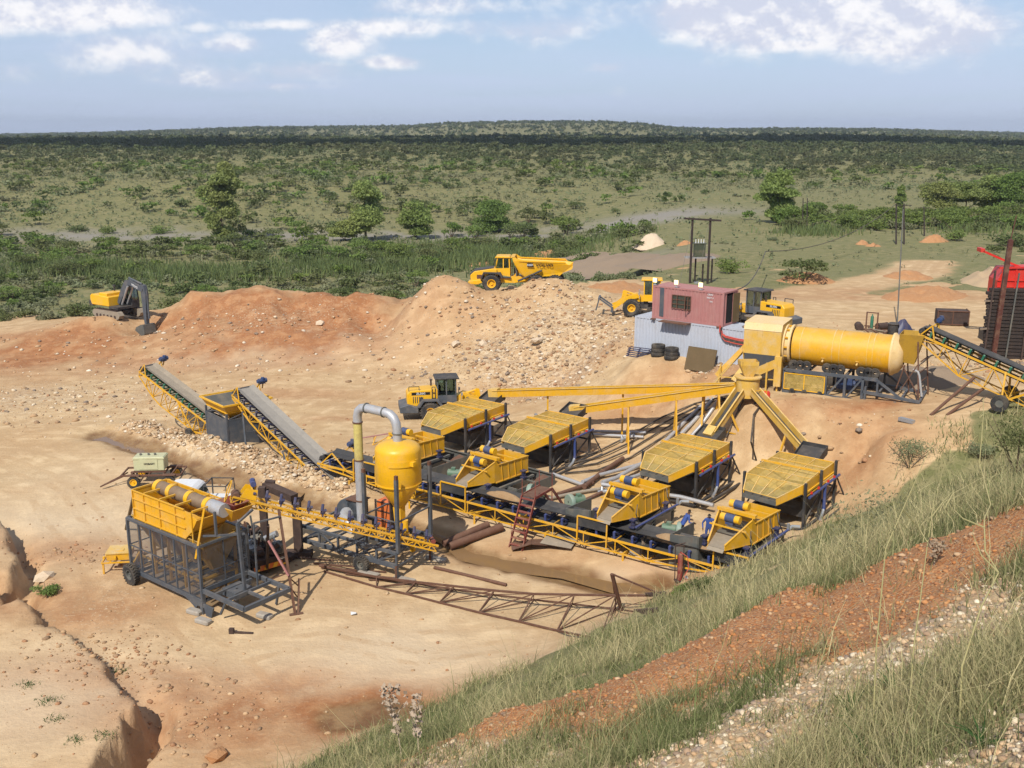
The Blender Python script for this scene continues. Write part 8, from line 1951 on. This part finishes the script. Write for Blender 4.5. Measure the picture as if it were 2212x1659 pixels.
# near bank: red gravel and pale pebbles
N = 60000; a = rs.uniform(-.35, .62, N); rr_ = 2.0*np.exp(rs.rand(N)*math.log(26/2.0)); x = rr_*a; y = rr_*1.; k = (sbank(x, y) > 2); x, y = x[k], y[k]
z = Zf(x, y); mk = masks(x, y, z); D = np.hypot(x, y)
i = rs.rand(len(x)) < np.clip(mk[5]*1.0, 0, 1)*.9
stones('gravel', 'coarse red-brown gravel of the shoulder on the near bank', x[i], y[i], (.006+.024*rs.rand(i.sum())**5)*(1+D[i]/18), np.array([[.42, .18, .065], [.35, .14, .05], [.47, .24, .10], [.28, .115, .05], [.44, .30, .18], [.20, .13, .09], [.40, .16, .055]]))
i = rs.rand(len(x)) < np.clip(mk[6]*1.0, 0, 1)*.8
stones('gravel', 'pale pebbles and stones at the photographer\'s feet', x[i], y[i], (.007+.022*rs.rand(i.sum())**3)*(1+D[i]/12), np.array([[.58, .46, .31], [.68, .58, .43], [.46, .30, .17], [.34, .23, .15], [.54, .38, .23], [.26, .20, .16]]))
for u, v, s_, mt, lb in ((470, 1635, .42, EARTHR, 'largest round orange boulder at the bottom left of the yard'), (693, 700, .55, EARTHP, 'pale white boulder on the mound left of the ramp'), (985, 745+0, .5, EARTHP, 'pale boulder at the left foot of the rock pile'), (1043, 745, .6, EARTHP, 'big white boulder low on the rock pile'), (1160, 738, .5, EARTHP, 'white boulder in the middle of the rock pile'), (95, 1250, .45, EARTHP, 'crumbled white stone patch by the upper left hole')):
    g = G(u, v); pv, pf = RP_[int(u) % 7]; mb = MB(); mb.add([tuple(p*s_) for p in pv], [tuple(f) for f in pf]); single(mb, 'boulder', mt, lb, 'boulder', (g.x, g.y, g.z+s_*.25), u, 'single boulders')
# muddy water in the channel
def water():
    m = bpy.data.materials.new('muddy_water'); m.use_nodes = True; b = m.node_tree.nodes['Principled BSDF']; b.inputs['Base Color'].default_value = (.24, .145, .07, 1); b.inputs['Roughness'].default_value = .12
    t = NT(m.node_tree); n = t.noise(t.n('ShaderNodeNewGeometry').outputs['Position'], 6, 3); bp = t.n('ShaderNodeBump', {'Strength': .12, 'Distance': .02, 'Height': n}); t.set(b, 'Normal', bp)
    for nm, pts, w_, zz in (('stream', STREAM, .75, -.22), ('pool', [G(600, 1062), G(660, 1060)], 1.9, .05)):
        V = []; 
        for i, p in enumerate(pts):
            a, b_ = pts[max(0, i-1)], pts[min(len(pts)-1, i+1)]; d = Vector((b_[0]-a[0], b_[1]-a[1], 0)).normalized(); n_ = Vector((-d.y, d.x, 0)); q = w_*(.8+.3*math.sin(i*2.1))
            V += [(p[0]+n_.x*q, p[1]+n_.y*q, zz), (p[0]-n_.x*q, p[1]-n_.y*q, zz)]
        mb = MB(); mb.add(V, [(2*i, 2*i+1, 2*i+3, 2*i+2) for i in range(len(pts)-1)]); tag(mb.build('water', m), kind='structure')
water()
# tall dry stalks on the near bank, single plants
STRAW = paint('straw_stalk', (.34, .30, .13), .8, dirt=.3, dcol=(.42, .36, .22)); DEAD = paint('dead_seed_heads', (.30, .22, .15), .9, dirt=.2)
def stalk(label, pts, d, r, branches=(), mat=None, leaf=None, name='dry_stalk'):
    d0 = d; P = [WD(u, v, d0+.15*i) for i, (u, v) in enumerate(pts)]; P[0].z = gz(P[0].x, P[0].y)-.02
    t = thing(name, label, 'plant', P[0], 0, 'tall weeds on the near bank')
    n = len(P); mb = MB(); mb.path(P, [.6*r*(1-.7*i/(n-1)) for i in range(n)], 6)
    for br in branches:
        Q = [WD(u, v, d0+.1+.1*k) for k, (u, v) in enumerate(br)]; mb.path(Q, [r*.45*(1-.6*k/(len(Q)-1)) for k in range(len(Q))], 5)
    mb.build('stem', mat or STRAW, t, world=True)
    return t, P
def onbank(u, v): g = G(u, v); return g.y*_c+(CAMZ-g.z)*_s
def auto_depth(u, v):
    # march the ray against the terrain
    a, b = (u-CU)/FPX, (v-CV)/FPX; D = np.linspace(2, 60, 1500); X = a*D; Yy = D*(_c-_s*b); Zz = CAMZ-D*(_s+_c*b); zz = Zf(X, Yy); k = np.argmax(Zz < zz); return float(D[k])
d1 = auto_depth(1885, 1590); stalk('tall straw-coloured stalk in the near grass, crossing the red gravel', [(1885, 1590), (1893, 1400), (1913, 1186), (1950, 1101), (1990, 1010), (2014, 956)], d1, .013, [[(1950, 1101), (1975, 1130), (2004, 1172), (2010, 1185)], [(1938, 1120), (1930, 1090), (1925, 1060)]])
d2 = auto_depth(2072, 1580); stalk('tallest bent pale stalk, near the right edge of the grass', [(2072, 1580), (2078, 1440), (2120, 1310), (2157, 1237), (2128, 1190), (2126, 1120), (2140, 1090), (2116, 1000), (2124, 900), (2124, 860)], d2, .015, [[(2157, 1237), (2120, 1200), (2100, 1150)], [(2128, 1140), (2080, 1120), (2060, 1100)]])
stalk('forked yellowish stalk between the two tallest stalks', [(1962, 1560), (1974, 1397), (1990, 1280), (2004, 1172), (2015, 1100), (2020, 1060)], auto_depth(1962, 1560), .012, [[(2010, 1120), (2040, 1080), (2060, 1060)], [(2004, 1172), (1990, 1150), (1978, 1120)]])
stalk('thin leaning dry stalk over the red gravel', [(1760, 1470), (1785, 1390), (1815, 1330), (1855, 1300)], auto_depth(1760, 1470), .009)
stalk('thin straw stalk low at the left of the red gravel', [(1515, 1500), (1560, 1400), (1590, 1290), (1600, 1230)], auto_depth(1515, 1500), .010, [[(1590, 1290), (1570, 1260), (1555, 1240)]])
stalk('short forked stalk rising above the rightmost vibrating screen', [(1800, 1240), (1810, 1180), (1808, 1140), (1795, 1100)], auto_depth(1800, 1240), .012, [[(1808, 1140), (1830, 1100)], [(1810, 1160), (1785, 1130)]])
def seedy(label, u, v, vt, lean, n, mat=DEAD):
    d = auto_depth(u, v); t, P = stalk(label, [(u, v), (u+lean*.3, v+(vt-v)*.4), (u+lean, vt)], d, .012*d/9, [[(u+lean*.5, v+(vt-v)*.55), (u+lean*.5+20, v+(vt-v)*.75)], [(u+lean*.4, v+(vt-v)*.5), (u+lean*.4-16, v+(vt-v)*.72)]], mat)
    C = []
    for i in range(n):
        f = .35+.65*rs.rand(); s = rs.choice([-1, 0, 1]); p = WD(u+lean*f+s*22*(f-.35)+rs.normal()*5, v+(vt-v)*f+rs.normal()*5, d+rs.normal()*.12); C.append(p[:])
    V, Q = leaf_quads(np.array(C)-np.array(P[0][:]), .0055*d, 0, .6); np_obj('seed_head', V, Q, mat, t)
seedy('dead brown thistle with pale seed heads at the bottom of the yard, left', 868, 1640, 1478, -30, 150, paint('pale_dead_thistle', (.42, .33, .25), .9)); seedy('dead pale thistle beside the brown one, right', 905, 1630, 1500, -12, 100, paint('pale_dead_thistle', (.42, .33, .25), .9))
seedy('brown seedy weed on the ridge of the red gravel', 2018, 1220, 1165, 8, 90)
for i, (u, v, h, lb) in enumerate(((1830, 1180, 95, 'grey-leaved weed clump above the red gravel, left of the tall stalks'), (1870, 1165, 110, 'grey-leaved weed clump with brown tips, middle of the slope'), (1920, 1150, 90, 'grey-leaved weed clump right beside the tallest stalk'), (1850, 1220, 60, 'small grey weed in front of the weed clumps'))):
    d = auto_depth(u, v); t = thing('weed', lb, 'plant', WD(u, v, d), 0, 'leafy weeds on the slope'); H = h*d/FPX
    C = np.column_stack([rs.normal(size=260)*H*.26, rs.normal(size=260)*H*.26, rs.rand(260)*H]); V, Q = leaf_quads(C, H*.075, 0, .45); np_obj('leaf', V, Q, F['grey'], t)
    mb = MB(); 
    for k in range(5): mb.path([(0, 0, -.05), (rs.normal()*H*.1, rs.normal()*H*.1, H*.5), (rs.normal()*H*.25, rs.normal()*H*.2, H)], [.008, .006, .004], 5)
    mb.build('stem', STRAW, t)
for u, v, r, h, lb, pi, in ((1965, 1010, 2.0, 1.7, 'feathery green bush where the sandy slope meets the grassy bank', 'grey'), (2195, 1020, 1.6, 2.1, 'dark green bush on the bank at the right edge', 'thorn'), (1515, 1285, .9, .8, 'small green shrub at the foot of the long conveyor end', 'thorn'), (1475, 1300, .7, .6, 'small shrub left of the green shrub at the conveyor end', 'lush'), (2120, 990, 1.2, .9, 'low green bush on the bank left of the right edge bush', 'grey'), (100, 1282, .8, .5, 'small green plant growing in the upper left hole', 'lush')):
    d = auto_depth(u, v) if v < 1100 else None; g = WD(u, v, d) if d else G(u, v); z = gz(g.x, g.y); t = thing('shrub', lb, 'shrub', (g.x, g.y, z-.05)); B_ = [(b[0]*r, b[1]*r, b[2]*h*1.4, b[3]*r, b[4]*r, b[5]*h) for b in bush_blobs('round')]
    V, Q = leaf_quads(crown_pts(B_, 1500, .2), .11, 0, .4); np_obj('crown', V, Q, F[pi], t)
    mb = MB()
    for k in range(6): a = k*1.05; mb.path([(0, 0, -.1), (.3*r*math.cos(a), .3*r*math.sin(a), .4*h), (.7*r*math.cos(a), .7*r*math.sin(a), .85*h)], [.03, .02, .01], 5)
    mb.build('stem', F['bark'], t)
for i, (u, v) in enumerate(((60, 1480), (105, 1515), (120, 1555), (165, 1600), (225, 1590), (255, 1450))):
    g = G(u, v); n = 60; P0 = np.column_stack([rs.normal(size=n)*.25, rs.normal(size=n)*.16, np.zeros(n)]); c = np.array([[.07, .13, .04]])*(.7+.6*rs.rand(n, 1)); V, Q, cc = blades(P0, .10+.12*rs.rand(n), np.full(n, .03), .8+.2*rs.rand(n), c)
    o = np_obj('ground_weed', V, Q, GR, cols=cc); o.location = (g.x, g.y, g.z); tag(o, 'small green weed creeping on the pale crust, %s' % ('at its upper left', 'left of its middle', 'in its middle', 'near its bottom', 'near its right edge', 'at its crumbled upper right edge')[i], 'weed', 'weeds on the crust')
# broad-leaved rosettes low right
for i, (u, v) in enumerate(((1840, 1560), (1930, 1500), (1870, 1640), (2010, 1490), (2120, 1620))):
    d = auto_depth(u, v); g = WD(u, v, d); n = 14; c = np.array([[.06, .12, .04]])*(.7+.6*rs.rand(n, 1)); V, Q, cc = blades(np.zeros((n, 3)), .16+.14*rs.rand(n), np.full(n, .045), .9+.2*rs.rand(n), c, 3)
    o = np_obj('leafy_weed', V, Q, GR, cols=cc); o.location = g; tag(o, 'green broad-leaved weed on the stony foreground, %s' % ('left of the tall stalks', 'at the root of the tall stalks', 'at the bottom edge', 'right of the tall stalks', 'near the bottom right corner')[i], 'weed', 'leafy weeds in the foreground')
